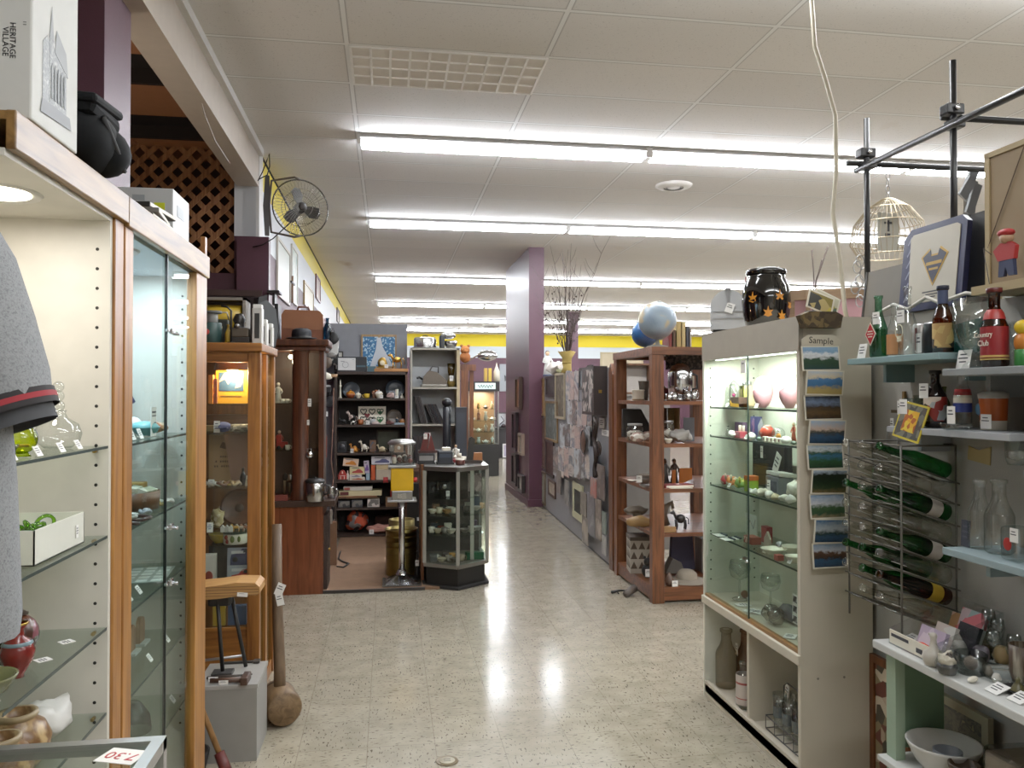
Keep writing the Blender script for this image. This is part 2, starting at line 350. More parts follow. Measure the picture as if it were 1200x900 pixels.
struct('trim_3',sf,flat('bdb1a3',.6))
struct('trim_4',G().b2(-1.1,-1.06,-4,7.1,3.64,CEIL-.001),flat('d8d6d3',.5))
ew=G().b2(-4,-1.09,7.1,7.3,0,2.63).b2(-4,-2.75,7.1,7.3,2.63,3.72)
struct('wall_far_alcove',ew,flat('4f2c3a',.5))
struct('wall_corner',G().b2(-1.235,-1.095,7.1,7.3,2.93,CEIL).b2(-1.24,-1.09,7.101,7.3,2.63,2.93),[flat('cfcdcb',.6)])
struct('trim_5',G().b2(-1.26,-1.0,7.0,7.1,0,2.93),PURPLE)
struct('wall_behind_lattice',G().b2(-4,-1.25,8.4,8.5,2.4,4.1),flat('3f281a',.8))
struct('column',G().b2(-1.6,-1.19,3.6,3.95,0,3.69),flat('573845',.45,bump=.2))
struct('column',G().b2(1.98,2.2,11.25,13.5,0,CEIL).b2(1.96,2.22,11.23,13.52,0,.1),PURPLE)
struct('column',G().b2(4.55,4.8,20.0,20.3,0,CEIL),PURPLE)
LW=wood('9a6a42','6f4526',.6,'z')
def clipline(cx,cz,ang,x0,x1,z0,z1):
    dx,dz=math.cos(ang),math.sin(ang);lo,hi=-9,9
    for p,d,a,b in((cx,dx,x0,x1),(cz,dz,z0,z1)):
        t0,t1=sorted(((a-p)/d,(b-p)/d));lo,hi=max(lo,t0),min(hi,t1)
    return lo,hi
lat=G();LX0,LX1,LZ0,LZ1=-2.75,-1.245,2.63,3.72
for lay,ang in((0,PI/4),(1,-PI/4)):
    k=-20
    while k<21:
        off=k*.108;cx=(LX0+LX1)/2+off*math.sin(ang)*1.0;cz=(LZ0+LZ1)/2+off*math.cos(ang)*(1 if ang>0 else 1)
        if ang<0:cx=(LX0+LX1)/2+off*.7071;cz=(LZ0+LZ1)/2+off*.7071
        else:cx=(LX0+LX1)/2+off*.7071;cz=(LZ0+LZ1)/2-off*.7071
        lo,hi=clipline(cx,cz,ang,LX0,LX1,LZ0,LZ1)
        if hi-lo>.05:
            mid=(lo+hi)/2
            lat.box(hi-lo,0.008,.044,(cx+math.cos(ang)*mid,7.13+lay*.009,cz+math.sin(ang)*mid),(0,-ang,0),base=False)
        k+=1
put('lattice','diagonal brown wooden lattice panel filling the opening above the purple wall','lattice',
    [('lattice',lat,LW),('frame',G().b2(LX0,LX1,7.115,7.15,LZ0-.03,LZ0).b2(LX1-.012,LX1+.02,7.115,7.15,LZ0,LZ1),LW)])
TUBE=flat('f4f8ff',.4,emit=55.0,vary=.001);FIXW=flat('e6e6e6',.4)
def light_fixture(x,y,label):
    body=G().prism([(-.055,0),(-.085,-.035),(-.03,-.07),(.03,-.07),(.085,-.035),(.055,0)],2.40,rot=(0,0,PI/2),at=(0,0,0))
    tb=[]
    for s in(-1,1):tb.append(('tube',G().cyl(.019,2.37,(-1.185,s*.048,-.078),(0,PI/2,0),10),TUBE))
    t=put('ceiling_light',label,'ceiling light',[('housing',body,FIXW),('end_cap',G().box(.03,.15,.085,(-1.205,0,-.088)),FIXW),('end_cap',G().box(.03,.15,.085,(1.205,0,-.088)),FIXW)]+tb,(x,y,CEIL),0,group='fluorescent strip lights on the ceiling',drop=False)
    return t
rows=[(6.6,3,'nearest row'),(9.7,4,'second row from the camera'),(14.4,5,'third row from the camera'),(18.4,5,'fourth row'),(22.3,5,'fifth row'),(25.4,5,'farthest row')]
ordw=['leftmost','second from left','third from left','fourth from left','fifth from left']
proto=None
def lamp(x,y,n=1,w=34):
    ld=bpy.data.lights.new('fluorescent_glow','AREA');ld.shape='RECTANGLE';ld.size=2.4*n;ld.size_y=.14;ld.energy=w*n*.62;ld.color=(.95,.98,1.0)
    o=bpy.data.objects.new('fluorescent_glow',ld);COL.objects.link(o);o.location=(x,y,CEIL-.112)
for y,n,nm in rows:
    for i in range(n):
        lb='white fluorescent ceiling light, %s in the %s'%(ordw[i],nm);x=.97+2.44*i
        if proto is None:proto=light_fixture(x,y,lb)
        else:dup(proto,(x,y,CEIL),lb)
    lamp(.97+1.22*(n-1),y,n)
    lamp(.97+2.44*n+2.44,y,3)
for y in(3.4,.2,-2.8):
    lamp(.97+2.44,y,3,58)
    ld=bpy.data.lights.new('ceiling_fill','AREA');ld.shape='RECTANGLE';ld.size=7.2;ld.size_y=.2;ld.energy=70;ld.color=(.95,.98,1);o=bpy.data.objects.new('ceiling_fill',ld);COL.objects.link(o);o.location=(3.41,y,CEIL-.16);o.rotation_euler=(PI,0,0)  # added up-facing area light, brightens the ceiling above the unseen near rows
cr0=on(405,52,2,CEIL)
gr=G()
for i in range(11):gr.b2(-.24+i*.121,-.225+i*.121,4.885,5.485,CEIL-.012,CEIL)
for j in range(5):gr.b2(-.24,.97,4.885+j*.148,4.898+j*.148,CEIL-.012,CEIL)
put('ceiling_vent','square-gridded white return air panel set in the ceiling near the front','vent',[('grid',gr,flat('f0eeea',.6)),('panel',G().b2(-.24,.97,4.885,5.485,CEIL-.004,CEIL),flat('ddd8d0',.8))])
vr=G().lathe([(.10,-.03),(.155,-.025),(.185,-.004),(.185,0)],28)
vd=G().lathe([(0,-.034),(.06,-.03),(.065,-.024),(0,-.024)],24).lathe([(.075,-.03),(.105,-.018),(.1,-.014)],24)
put('ceiling_vent','round white ceiling air vent with a dark centre between the first two light rows','vent',[('ring',vr,WHITE),('cone',vd,WHITE),('opening',G().cyl(.16,.004,(0,0,-.008)),BLACK)],(2.83,7.69,CEIL),drop=False)
put('ceiling_vent','small square stepped ceiling diffuser far down the aisle','vent',[('frame',G().prism([(-.3,-.3),(.3,-.3),(.3,.3),(-.3,.3)],.03,plane='xy',at=(0,0,-.03)),WHITE),('louver',G().box(.42,.42,.03,(0,0,-.05)).box(.2,.2,.03,(0,0,-.07)),flat('8d8780',.5))],(3.1,24.2,CEIL),drop=False)
ld=bpy.data.lights.new('alcove_fill','AREA');ld.shape='DISK';ld.size=1.2;ld.energy=16;ld.color=(1,.85,.7)  # added fill lamp without a fixture, lifts the dark alcove ceiling
o=bpy.data.objects.new('alcove_fill',ld);COL.objects.link(o);o.location=(-2.6,4.0,2.2);o.rotation_euler=(PI,0,0)
# ------------------------------------------------------------------ small-goods kit (local frame: front faces -y, base at z=0)
TAGW=flat('e9e7e2',.6);INK=flat('3a3a40',.6);CLEAR=glass();CLEARB=glass('f7f9f8','c2cdc9',.13,.02,.8)
GREENB=glass('5fb878','0c4a20',.08,.03,1.0);BROWNB=glass('a5602c','3a1806',.08,.03,1.0);PANE=glass('f6faf8','dfe9e4',.03,.0,.5)
SHELFG=glass('f4f8f6','cfdad5',.05,.02,.4);EDGE=flat('2c3a36',.3);CHROME=metal('c9c9cc',.14);STEEL=metal('a9a9aa',.32);BRASS=metal('b08d45',.3)
OAK=wood('aa7436','7d4d1e',.38,'z');OAKY=wood('96713f','5f4221',.4,'y');HONEY=wood('a0682e','6c3d14',.35,'z');HONEYX=wood('a0682e','6c3d14',.35,'x')
WALNUT=wood('5e3420','371a0f',.3,'z');MAHOG=wood('7c4226','56270f',.32,'z');REDOAK=wood('7d4a2a','4c2912',.4,'z');REDOAKX=wood('7d4a2a','4c2912',.4,'x');REDOAKY=wood('7d4a2a','4c2912',.4,'y')
CREAM=flat('cfc7b4',.5);IVORY=flat('e6dfcd',.5);GREYB=flat('8f8d8c',.6);CARD=flat('a07d58',.8)
def cardG(w=.032,h=.042,lines=3,t=.0016,at=(0,0,0)):
    g=G().slot(0).box(w,t,h,at).slot(1)
    for i in range(lines):g.box(w*(.7 if i%2 else.5),.0006,h*.07,(at[0]-w*.06,at[1]-t/2-.0003,at[2]+h*(.72-.2*i)))
    return g
TM=[TAGW,INK]
def tagp(at=(0,0,0),w=.03,h=.04,name='price_tag'):
    'a tag that hangs on an item (a part of it)'
    return(name,cardG(w,h,2,at=at),TM)
def card(label,loc,rz=0,w=.034,h=.044,lean=.35,group=None,lines=3,cat='price tag',name='price_tag',mats=None):
    g=cardG(w,h,lines);g.turn((-lean,0,0));zmin=min(v.co.z for v in g.bm.verts);g.turn(at=(0,0,-zmin+.0004))
    return put(name,label,cat,[(name,g,mats or TM)],loc,rz,group)
def flatcard(label,loc,rz=0,w=.05,h=.07,group=None):
    g=cardG(w,h,3);g.turn((-PI/2,0,0));zmin=min(v.co.z for v in g.bm.verts);g.turn(at=(0,h/2,-zmin+.0004))
    return put('price_tag',label,'price tag',[('price_tag',g,TM)],loc,rz,group)
def bottle(h,r,gm,nr=None,sh=.55,lab=None,cap=None,n=20,lz=(.12,.48),hollow=True):
    nr=nr or r*.36;z1=h*sh
    pr=[(0,.004),(r*.8,0),(r,r*.2),(r,z1*.92),(r*.93,z1),(r*.6,z1+(h-z1)*.28),(nr,z1+(h-z1)*.52),(nr,h*.95),(nr*1.25,h*.955),(nr*1.25,h),(nr*.7,h)]
    P=[('body',G().lathe(pr,n),gm)]
    if lab is not None:
        a,b=h*lz[0],h*lz[1];P.append(('paper_label',G().lathe([(r*1.01,a),(r*1.012,a+.001),(r*1.012,b-.001),(r*1.01,b)],n),lab))
    if cap is not None:P.append(('cap',G().cyl(nr*1.4,h*.06,(0,0,h*.965),n=16),cap))
    return P
def jar(h,r,gm,lid,n=20,fill=None):
    P=[('body',G().lathe([(0,.003),(r*.85,0),(r,r*.15),(r,h*.72),(r*.8,h*.84),(r*.8,h*.9)],n),gm)]
    if fill:P.append(('contents',G().lathe([(0,.006),(r*.9,.006),(r*.93,h*.5),(r*.6,h*.6),(0,h*.63)],n).wob(.006,30),fill))
    if lid:P.append(('lid',G().cyl(r*.86,h*.11,(0,0,h*.89),n=n),lid))
    return P
def vase(pr,mat,n=22):return[('vase',G().lathe([(0,0)]+pr,n),mat)]
def bowlG(r,h,t=.006,n=26,foot=.45):
    return G().lathe([(0,.004),(r*foot,0),(r*foot,h*.08),(r*.75,h*.4),(r*.97,h*.9),(r,h),(r-t,h),(r*.72,h*.48),(r*.4,h*.16),(0,h*.13)],n)
def plateG(r,n=26):return G().lathe([(0,0),(r*.55,0),(r*.62,r*.04),(r,r*.14),(r*.985,r*.17),(r*.6,r*.08),(0,r*.045)],n)
def stand_plate(r,mat,lean=.25):
    g=plateG(r);g.turn((PI/2-lean,0,0));z=min(v.co.z for v in g.bm.verts);g.turn(at=(0,0,-z));return[('plate',g,mat)]
def cup(r,h,mat,handle=True,n=18):
    P=[('body',G().lathe([(0,.003),(r*.75,0),(r*.95,h*.25),(r,h),(r*.9,h),(r*.85,h*.3),(0,h*.12)],n),mat)]
    if handle:P.append(('handle',G().tube([(r*.9,0,h*.8),(r*1.45,0,h*.75),(r*1.55,0,h*.45),(r*1.25,0,h*.2),(r*.88,0,h*.22)],r*.12),mat))
    return P
def teapot(r,mat,lidm=None):
    return[('body',G().lathe([(0,0),(r*.6,0),(r,r*.55),(r*.95,r*.95),(r*.5,r*1.35),(0,r*1.4)],20),mat),
            ('spout',G().tube([(-r*.85,0,r*.5),(-r*1.3,0,r*.8),(-r*1.5,0,r*1.3)],r*.2,8,taper=.55),mat),
            ('handle',G().tube([(r*.85,0,r*1.1),(r*1.5,0,r*1.15),(r*1.55,0,r*.6),(r*.9,0,r*.4)],r*.11,8),mat),
            ('lid',G().lathe([(r*.52,r*1.33),(r*.4,r*1.5),(0,r*1.55)],18).ball(r*.13,(0,0,r*1.62)),lidm or mat)]
def can(r,h,mat,top=None):
    return[('body',G().cyl(r,h*.93,(0,0,h*.035),n=20),mat),('rim',G().lathe([(0,0),(r*.85,0),(r*.95,h*.04),(r*.95,h*.05)],20).lathe([(r*.97,h*.95),(r*.88,h),(r*.8,h*.98),(0,h*.98)],20),top or STEEL)]
def book(w,h,t,mat,page=None):
    'standing book: w deep, t thick along x, h tall, spine to -y'
    return[('cover',G().b2(-t/2,-t/2+.0025,-w/2,w/2,0,h).b2(t/2-.0025,t/2,-w/2,w/2,0,h).b2(-t/2,t/2,-w/2,-w/2+.003,0,h),mat),('pages',G().b2(-t/2+.0025,t/2-.0025,-w/2+.003,w/2-.004,.003,h-.003),page or IVORY)]
def carton(w,d,h,mats,flap=True):
    g=G().slot(0).box(w,d,h,bev=min(w,d,h)*.02)
    P=[('carton',g,mats[0])]
    if len(mats)>1:P.append(('printed_panel',G().box(w*.9,.001,h*.82,(0,-d/2-.0004,h*.09)),mats[1]))
    return P
def frame(w,h,fm,pic,fw=.02,t=.018,matc=None,mw=.0):
    g=G().b2(-w/2,w/2,0,t,0,fw).b2(-w/2,w/2,0,t,h-fw,h).b2(-w/2,-w/2+fw,0,t,fw,h-fw).b2(w/2-fw,w/2,0,t,fw,h-fw)
    P=[('frame',g,fm)]
    if matc:P.append(('mount',G().b2(-w/2+fw,w/2-fw,t*.5,t*.8,fw,h-fw),matc))
    P.append(('picture',G().b2(-w/2+fw+mw,w/2-fw-mw,t*.35 if matc else t*.5,t*.6,fw+mw,h-fw-mw),pic))
    return P
def figure(h,robe,skin='d9b38c',hair='3a2418',base='5a4632',arms=True):
    b=G().lathe([(0,h*.05),(h*.17,h*.05),(h*.13,h*.35),(h*.10,h*.52),(h*.14,h*.68),(h*.10,h*.76),(h*.04,h*.80),(0,h*.8)],14,sq=(1,.7))
    if arms:b.tube([(-h*.12,0,h*.7),(-h*.18,-h*.05,h*.55),(-h*.06,-h*.11,h*.5)],h*.035).tube([(h*.12,0,h*.7),(h*.19,-h*.03,h*.55),(h*.14,-h*.1,h*.44)],h*.035)
    return[('robe',b,flat(robe,.4)),('head',G().ball(h*.085,(0,0,h*.88),(1,1,1.15),u=12,v=8),flat(skin,.4),[('hair',G().ball(h*.09,(0,h*.02,h*.905),(1,.95,1),u=12,v=8),flat(hair,.5))]),('base',G().cyl(h*.19,h*.055,n=14),flat(base,.5))]
def beast(h,mat,lens=1.25,neck=.35,ear=.1,tail=True,leg=.42,fat=1.0):
    'small standing four-legged figurine, nose to -x'
    l=h*lens
    g=G().ball(h*.2*fat,(0,0,h*(leg+.13)),(lens*1.5/fat,.95,1),u=14,v=9)
    for sx in(-1,1):
        for sy in(-1,1):g.tube([(sx*l*.27,sy*h*.09,h*(leg+.08)),(sx*l*.27+h*.03,sy*h*.1,h*leg*.5),(sx*l*.27,sy*h*.1,0)],h*.055,6,taper=.75)
    g.tube([(-l*.25,0,h*(leg+.15)),(-l*.36,0,h*(leg+.15+neck*.6)),(-l*.42,0,h*.88)],h*.085,8,taper=.75)
    g.ball(h*.1,(-l*.47,0,h*.87),(1.5,.9,.9),u=12,v=8)
    for sy in(-1,1):g.lathe([(h*.035,0),(0,h*ear)],6,(-l*.42,sy*h*.05,h*.94))
    if tail:g.tube([(l*.36,0,h*(leg+.2)),(l*.48,0,h*(leg+.1)),(l*.5,0,h*.25)],h*.03,6)
    return[('body',g,mat)]
def bell_dome(r,h):return G().lathe([(r,0),(r,h*.55),(r*.85,h*.8),(r*.5,h*.95),(0,h)],22)
# ------------------------------------------------------------------ left open cabinet (nearest) and glass-door cabinet
PEARL=flat('cdc8bc',.5);HOLE=flat('17140f',.8)
AX=-.71;AB=-1.1
def holes(g,x,y,z0,z1,sgn):
    z=z0
    while z<z1:g.cyl(.0045,.0015,(x,y,z),(PI/2*sgn,0,0),8);z+=.0508
    return g
sp_=G().slot(0).b2(AB,AX-.004,2.212,2.229,.06,2.05).slot(1)
holes(sp_,AX-.035,2.2115,.35,1.98,-1);holes(sp_,AB+.06,2.2115,.35,1.98,-1)
sh=[('shelf',G().b2(AB+.006,AX-.006,1.645,2.208,z,z+.007),SHELFG,[('edge',G().b2(AX-.0062,AX-.0045,1.645,2.208,z,z+.007),EDGE),('shelf_pin',G().cyl(.005,.016,(AX-.035,2.211,z-.006),(PI/2,0,0),8),BRASS)])for z in(.775,.993,1.229,1.460)]
lampring=G().lathe([(.075,0),(.095,-.006),(.1,0)],28,(-.87,1.93,2.05))
put('display_cabinet','open-fronted tall oak display cabinet with white interior nearest the camera on the left','cabinet',[
    ('side_panel',sp_,[PEARL,HOLE]),
    ('side_panel',G().b2(AB,AX-.02,1.63,1.642,.06,2.05),PEARL),
    ('back_panel',G().b2(AB-.012,AB,1.63,2.23,.06,2.05),PEARL),
    ('bottom_panel',G().b2(AB,AX,1.63,2.23,0,.06),OAKY),
    ('ceiling_panel',G().b2(AB,AX-.004,1.63,2.229,2.05,2.064),PEARL),
    ('top_board',G().b2(AB-.012,AX+.0,1.63,2.298,2.118,2.135),OAKY),
    ('fascia',G().b2(AX-.003,AX+.016,1.63,2.298,2.062,2.137,.003),OAKY),
    ('post',G().b2(AX-.03,AX+.003,2.230,2.298,0,2.062,.003),OAK),
    ('ceiling_lamp',lampring,WHITE,[('lens',G().cyl(.076,.004,(-.87,1.93,2.046),n=28),flat('fff4dc',.4,emit=5,vary=.001))],'round lit lamp')]+sh,(0,0,0))
def spot(loc,w,col=(1,.92,.8),r=.06):
    ld=bpy.data.lights.new('cabinet_glow','AREA');ld.shape='DISK';ld.size=r*2;ld.energy=w;ld.color=col
    o=bpy.data.objects.new('cabinet_glow',ld);COL.objects.link(o);o.location=loc
spot((-.87,1.93,2.04),2.5,(1,.95,.88))
Y0,Y1=2.30,3.29
bs=G().slot(0).b2(AB,AX-.03,3.225,3.24,.06,2.05).slot(1);holes(bs,AX-.07,3.2245,.35,1.98,-1)
bl=G().slot(0).b2(AB,AX-.03,2.31,2.322,.06,2.05)
def lock(z):
    return('latch',G().box(.012,.05,.011,(AX+.008,2.735,z),bev=.003).box(.012,.03,.02,(AX+.013,2.752,z-.005),bev=.003).cyl(.006,.02,(AX+.012,2.765,z-.002),(0,PI/2,0),10),CHROME)
shb=[('shelf',G().b2(AB+.004,AX-.04,2.326,3.221,z,z+.007),SHELFG,[('edge',G().b2(AX-.0402,AX-.039,2.326,3.221,z,z+.007),EDGE)])for z in(.455,.703,.953,1.198,1.447)]
put('display_cabinet','tall oak display cabinet with two glass doors beside the open white one','cabinet',[
    ('side_panel',bs,[PEARL,HOLE]),('side_panel',bl,PEARL),('back_panel',G().b2(AB-.012,AB,2.31,3.24,.06,2.05),flat('b9c9d4',.4)),
    ('bottom_panel',G().b2(AB,AX,2.31,3.28,0,.06),OAKY),('ceiling_panel',G().b2(AB,AX-.02,2.31,3.24,2.05,2.064),flat('c6d2da',.5)),
    ('top_board',G().b2(AB-.012,AX,2.302,3.29,2.118,2.135),OAKY),
    ('fascia',G().b2(AX-.003,AX+.016,2.302,3.29,2.055,2.137,.003),OAKY),
    ('post',G().b2(AX-.03,AX+.006,2.302,2.372,0,2.055,.003),OAK),('post',G().b2(AX-.03,AX+.006,3.12,3.29,0,2.055,.003),OAK),
    ('back_post',G().b2(AX-.02,AX-.002,3.292,3.325,0,2.22,.002),HONEY),
    ('door',G().b2(AX-.006,AX-.001,2.376,2.742,.06,2.055),PANE,None,'left sliding glass door'),
    ('door',G().b2(AX-.014,AX-.009,2.738,3.12,.06,2.055),PANE,None,'right sliding glass door'),
    ('door_edge',G().b2(AX-.008,AX+.001,2.741,2.747,.06,2.055),flat('151a1a',.3)),
    lock(1.80),lock(1.165),lock(.985),
    ('ceiling_lamp',G().lathe([(.075,0),(.095,-.006),(.1,0)],28,(-.87,2.65,2.05)),WHITE,[('lens',G().cyl(.076,.004,(-.87,2.65,2.046),n=28),flat('eef6ff',.4,emit=5,vary=.001))])]+shb)
spot((-.87,2.65,2.04),6,(.66,.84,1));spot((-.87,3.0,2.04),4,(.66,.84,1))
ALU=metal('c4c4c6',.35);cx0,cx1,cy0,cy1,ct=-1.06,-.416,.95,1.62,.95
cf=G()
for x in(cx0,cx1-.022):
    for y in(cy0,cy1-.022):cf.b2(x,x+.022,y,y+.022,.25,ct)
for z in(ct-.022,.25):
    for x in(cx0,cx1-.022):cf.b2(x,x+.022,cy0,cy1,z,z+.022)
    for y in(cy0,cy1-.022):cf.b2(cx0,cx1,y,y+.022,z,z+.022)
put('showcase','low aluminium framed glass counter showcase in the bottom left corner','showcase',[
    ('frame',cf,ALU),('base',G().b2(cx0,cx1,cy0,cy1,0,.25),flat('3a3632',.6)),
    ('glass_top',G().b2(cx0+.02,cx1-.022,cy0+.02,cy1-.022,ct-.010,ct-.004),PANE),
    ('glass_side',G().b2(cx1-.010,cx1-.006,cy0+.02,cy1-.022,.272,ct-.022),PANE),
    ('shelf',G().b2(cx0+.02,cx1-.025,cy0+.025,cy1-.025,.7,.706),SHELFG)])
g=G().slot(0).box(.075,.055,.0012).slot(1).text('7.30',.036,(0,0,.0014),(0,0,0),.0003)
p=on(143,888,2,ct-.004);put('price_card','white price card with red numerals lying on the corner counter','price card',[('price_card',g,[TAGW,flat('b3202a',.5)])],(p.x,p.y,ct-.003),PI-.35)
p=on(60,888,2,.85)
card('small white card standing inside the corner counter showcase',(-.60,1.45,.7065),.4,.05,.06)
put('tin_box','pale flat box lying inside the corner counter showcase','box',carton(.12,.2,.05,[flat('9a9a88',.5)]),(-.62,1.3,.7065))
def loft(secs,n=26,close_top=False):
    g=G();R=[]
    for cx,cy,z,a,b in secs:R.append([g.bm.verts.new((cx+a*math.copysign(abs(math.cos(t))**.8,math.cos(t)),cy+b*math.copysign(abs(math.sin(t))**.8,math.sin(t)),z))for t in[2*PI*i/n for i in range(n)]])
    for a,b in zip(R,R[1:]):
        for i in range(n):
            f=g.bm.faces.new((a[i],a[(i+1)%n],b[(i+1)%n],b[i]));f.smooth=True
    return g
SW=pal(['66686c','7c7e81','8b8d8f','74767a'],260,'clouds',.95);SWD=flat('3c3d40',.9)
body=loft([(-.87,1.42,1.205,.262,.095),(-.87,1.42,1.24,.266,.10),(-.87,1.42,1.45,.262,.105),(-.87,1.42,1.65,.25,.10),(-.87,1.42,1.80,.245,.085),(-.87,1.42,1.87,.22,.07),(-.87,1.42,1.925,.15,.055),(-.87,1.42,1.97,.09,.05),(-.87,1.42,1.99,.07,.05)]).wob(.016,6)
inner=loft([(-.87,1.42,1.206,.255,.09),(-.87,1.42,1.5,.24,.09)])
def sleeve(sx):
    g=G();A=Vector((-.87+sx*.155,1.42,1.875));Bv=Vector((-.87+sx*.268,1.405,1.572));ax=(Bv-A).normalized();w=Vector((0,1,0));u=ax.cross(w)
    R=[]
    for t,a,b in[(-.02,.045,.06),(.08,.075,.08),(.25,.083,.085),(.55,.076,.082),(.85,.070,.08),(.98,.064,.075)]:
        p=A+(Bv-A)*t;R.append([g.bm.verts.new(p+u*a*math.cos(q)+w*b*math.sin(q))for q in[2*PI*i/22 for i in range(22)]])
    for a,b in zip(R,R[1:]):
        for i in range(22):f=g.bm.faces.new((a[i],a[(i+1)%22],b[(i+1)%22],b[i]));f.smooth=True
    g.wob(.012,9,3)
    def band(t0,t1,k):
        h=G();Q=[]
        for t in(t0,(t0+t1)/2,t1):
            p=A+(Bv-A)*t;Q.append([h.bm.verts.new(p+u*(.066*k)*math.cos(q)+w*(.077*k)*math.sin(q))for q in[2*PI*i/22 for i in range(22)]])
        for a,b in zip(Q,Q[1:]):
            for i in range(22):f=h.bm.faces.new((a[i],a[(i+1)%22],b[(i+1)%22],b[i]));f.smooth=True
        return h
    return('sleeve',g,SW,[('cuff_stripe',band(.935,.965,1.05),flat('1b1618',.8)),('cuff_stripe',band(.962,.99,1.06),flat('8e2029',.8)),('cuff_stripe',band(.987,1.02,1.05),flat('1b1618',.8)),('cuff_lining',band(.99,1.09,.9),SWD)],'short sleeve with black and red cuff stripes')
put('sweatshirt','grey short-sleeved sweatshirt with red and black cuff stripes hanging at the left edge','sweatshirt',[('body',body,SW),('lining',inner,SWD),sleeve(1),sleeve(-1),
    ('collar',G().lathe([(.07,0),(.078,.012),(.07,.024)],22,(-.87,1.42,1.985),sq=(1,.75)),flat('2a2527',.8))])
put('coat_hanger','wire coat hanger holding the grey sweatshirt','hanger',[('hanger',G().tube([(-1.05,1.42,1.88),(-.87,1.42,2.01),(-.69,1.42,1.88)],.004).tube([(-.87,1.42,2.01),(-.87,1.42,2.09),(-.86,1.43,2.115),(-.845,1.45,2.12)],.003).tube([(-.845,1.45,2.12),(-.845,1.50,2.12),(-.845,1.50,2.10)],.003),STEEL)])
hb=G().slot(0).b2(-.985,-.692,1.69,1.925,0,.5,.004)
church=G();
CN=[0]
def cp(pts,mi):CN[0]+=1;church.slot(mi).prism([((a-.5)*.175,b*.245+.025)for a,b in pts],.0006,(-.6916+.0003*CN[0],1.805,0),(0,0,PI/2))
cp([(.12,.12),(.12,.62),(.24,.70),(.3,.66),(.3,.10)],0);cp([(.3,.10),(.3,.72),(.52,.70),(.8,.62),(.8,.14)],1)
cp([(.3,.70),(.36,.98),(.42,.70)],2);cp([(.44,.62),(.5,.82),(.78,.70),(.84,.5)],2);cp([(.05,.02),(.1,.14),(.9,.16),(.95,.06)],3)
for i in range(5):
    x=.34+i*.09;cp([(x,.2),(x,.45),(x+.02,.5),(x+.04,.45),(x+.04,.2)],3)
wr=G().slot(0).text('HERITAGE',.0155,(-.727,1.6893,.153),(PI/2,PI/2,0)).text('VILLAGE',.0155,(-.740,1.6893,.150),(PI/2,PI/2,0)).box(.006,.0006,.001,(-.705,1.6893,.19)).box(.006,.0006,.001,(-.705,1.6893,.185))
put('storage_box','tall white cardboard box printed with a grey church sketch on the near cabinet top','box',[('carton',hb,flat('c9c9c4',.6)),('church_print',church,[pal(['b9bbba','8f9396','c4c5c3'],70,'clouds'),pal(['b3b5b4','8c9093','bfc0be'],90,'clouds'),flat('9da0a2',.6),flat('8f9295',.6)]),('lettering',wr,flat('2a2a2e',.6))],(0,0,2.1375))
bag=G().ball(.5,(-.745,2.085,.085),(.17,.26,.17),u=20,v=14).box(.15,.2,.05,(-.75,2.07,.115),bev=.02).wob(.006,14);bag.bm.transform(Matrix.Identity(4))
for v in bag.bm.verts:
    if v.co.z<0.001:v.co.z=0.001
put('camera_bag','black padded soft carry bag on top of the near cabinet','bag',[('body',bag,flat('0b0c0e',.8,spec=.15)),('flap',G().box(.16,.2,.022,(-.745,2.06,.150),(.1,.05,0),bev=.009).wob(.004,16),flat('0f1012',.8,spec=.15)),('pocket',G().ball(.5,(-.71,2.14,.07),(.13,.16,.125),u=16,v=10),flat('0a0b0c',.8,spec=.15)),
    ('strap',G().tube([(-.70,2.2,.06),(-.665,2.16,.03),(-.662,2.10,.06),(-.67,2.02,.12)],.007),flat('101012',.6))],(0,0,2.1375))
put('appliance_box','white shiny carton with a yellow sticker on top of the glass-door cabinet','box',[('carton',G().b2(-1.0,-.728,2.88,3.10,0,.165,.004),flat('c2c5c6',.35)),('sticker',G().b2(-.79,-.755,2.8785,2.8795,.085,.115),flat('d9e021',.5)),('lettering',G().b2(-.96,-.9,2.8785,2.8795,.12,.145).b2(-.86,-.82,2.8785,2.8795,.12,.14).b2(-.7275,-.7265,2.93,3.03,.08,.12),flat('9aa0a4',.5))],(0,0,2.1375))
mg=pal(['2c2b2a','5a5652','a09a90','3b3532'],30,'cells')
for i,(a,b,c)in enumerate([(.2,.21,.0),(.19,.2,.12),(.18,.18,-.1)]):
    put('magazine','dark %s on the loose stack beside the white carton'%['folded paper, lowest','grey booklet, middle one','black booklet, topmost'][i],'magazine',[('cover',G().box(.12,b+.04,.016,bev=.002),flat(['4a4744','6a6661','232323'][i],.5)),('pages',G().box(.116,b+.034,.010,(.003,0,.003)),IVORY)],(-.77,2.70,2.1382+i*.0175),c,'booklets beside the white carton')
z=1.4675
dx,dy=-.80,2.115
put('decanter','clear glass decanter with a three-ball stopper on the top glass shelf','decanter',[('body',G().lathe([(0,.002),(.03,0),(.048,.015),(.053,.035),(.045,.058),(.022,.073),(.016,.085),(.019,.092),(.014,.09)],24),CLEARB),('stopper',G().ball(.0145,(0,0,.103)).ball(.0135,(0,0,.127)).ball(.013,(0,0,.150)),CLEARB)],(dx,dy,z))
YG=glass('d9e83a','6d7a08',.08,.02,1.1)
put('oil_lamp','yellow-green glass ball lamp in front of the clear decanter','lamp',[('globe',G().ball(.032,(0,0,.037)),YG),('foot',G().lathe([(0,0),(.02,0),(.012,.01),(0,.01)],18),YG),('wick_holder',G().cyl(.016,.006,(0,0,.02)),BRASS)],(-.765,1.83,z))
put('glass_dish','small yellow-green glass dish beside the yellow ball lamp','dish',[('dish',bowlG(.035,.03),YG)],(-.77,1.745,z))
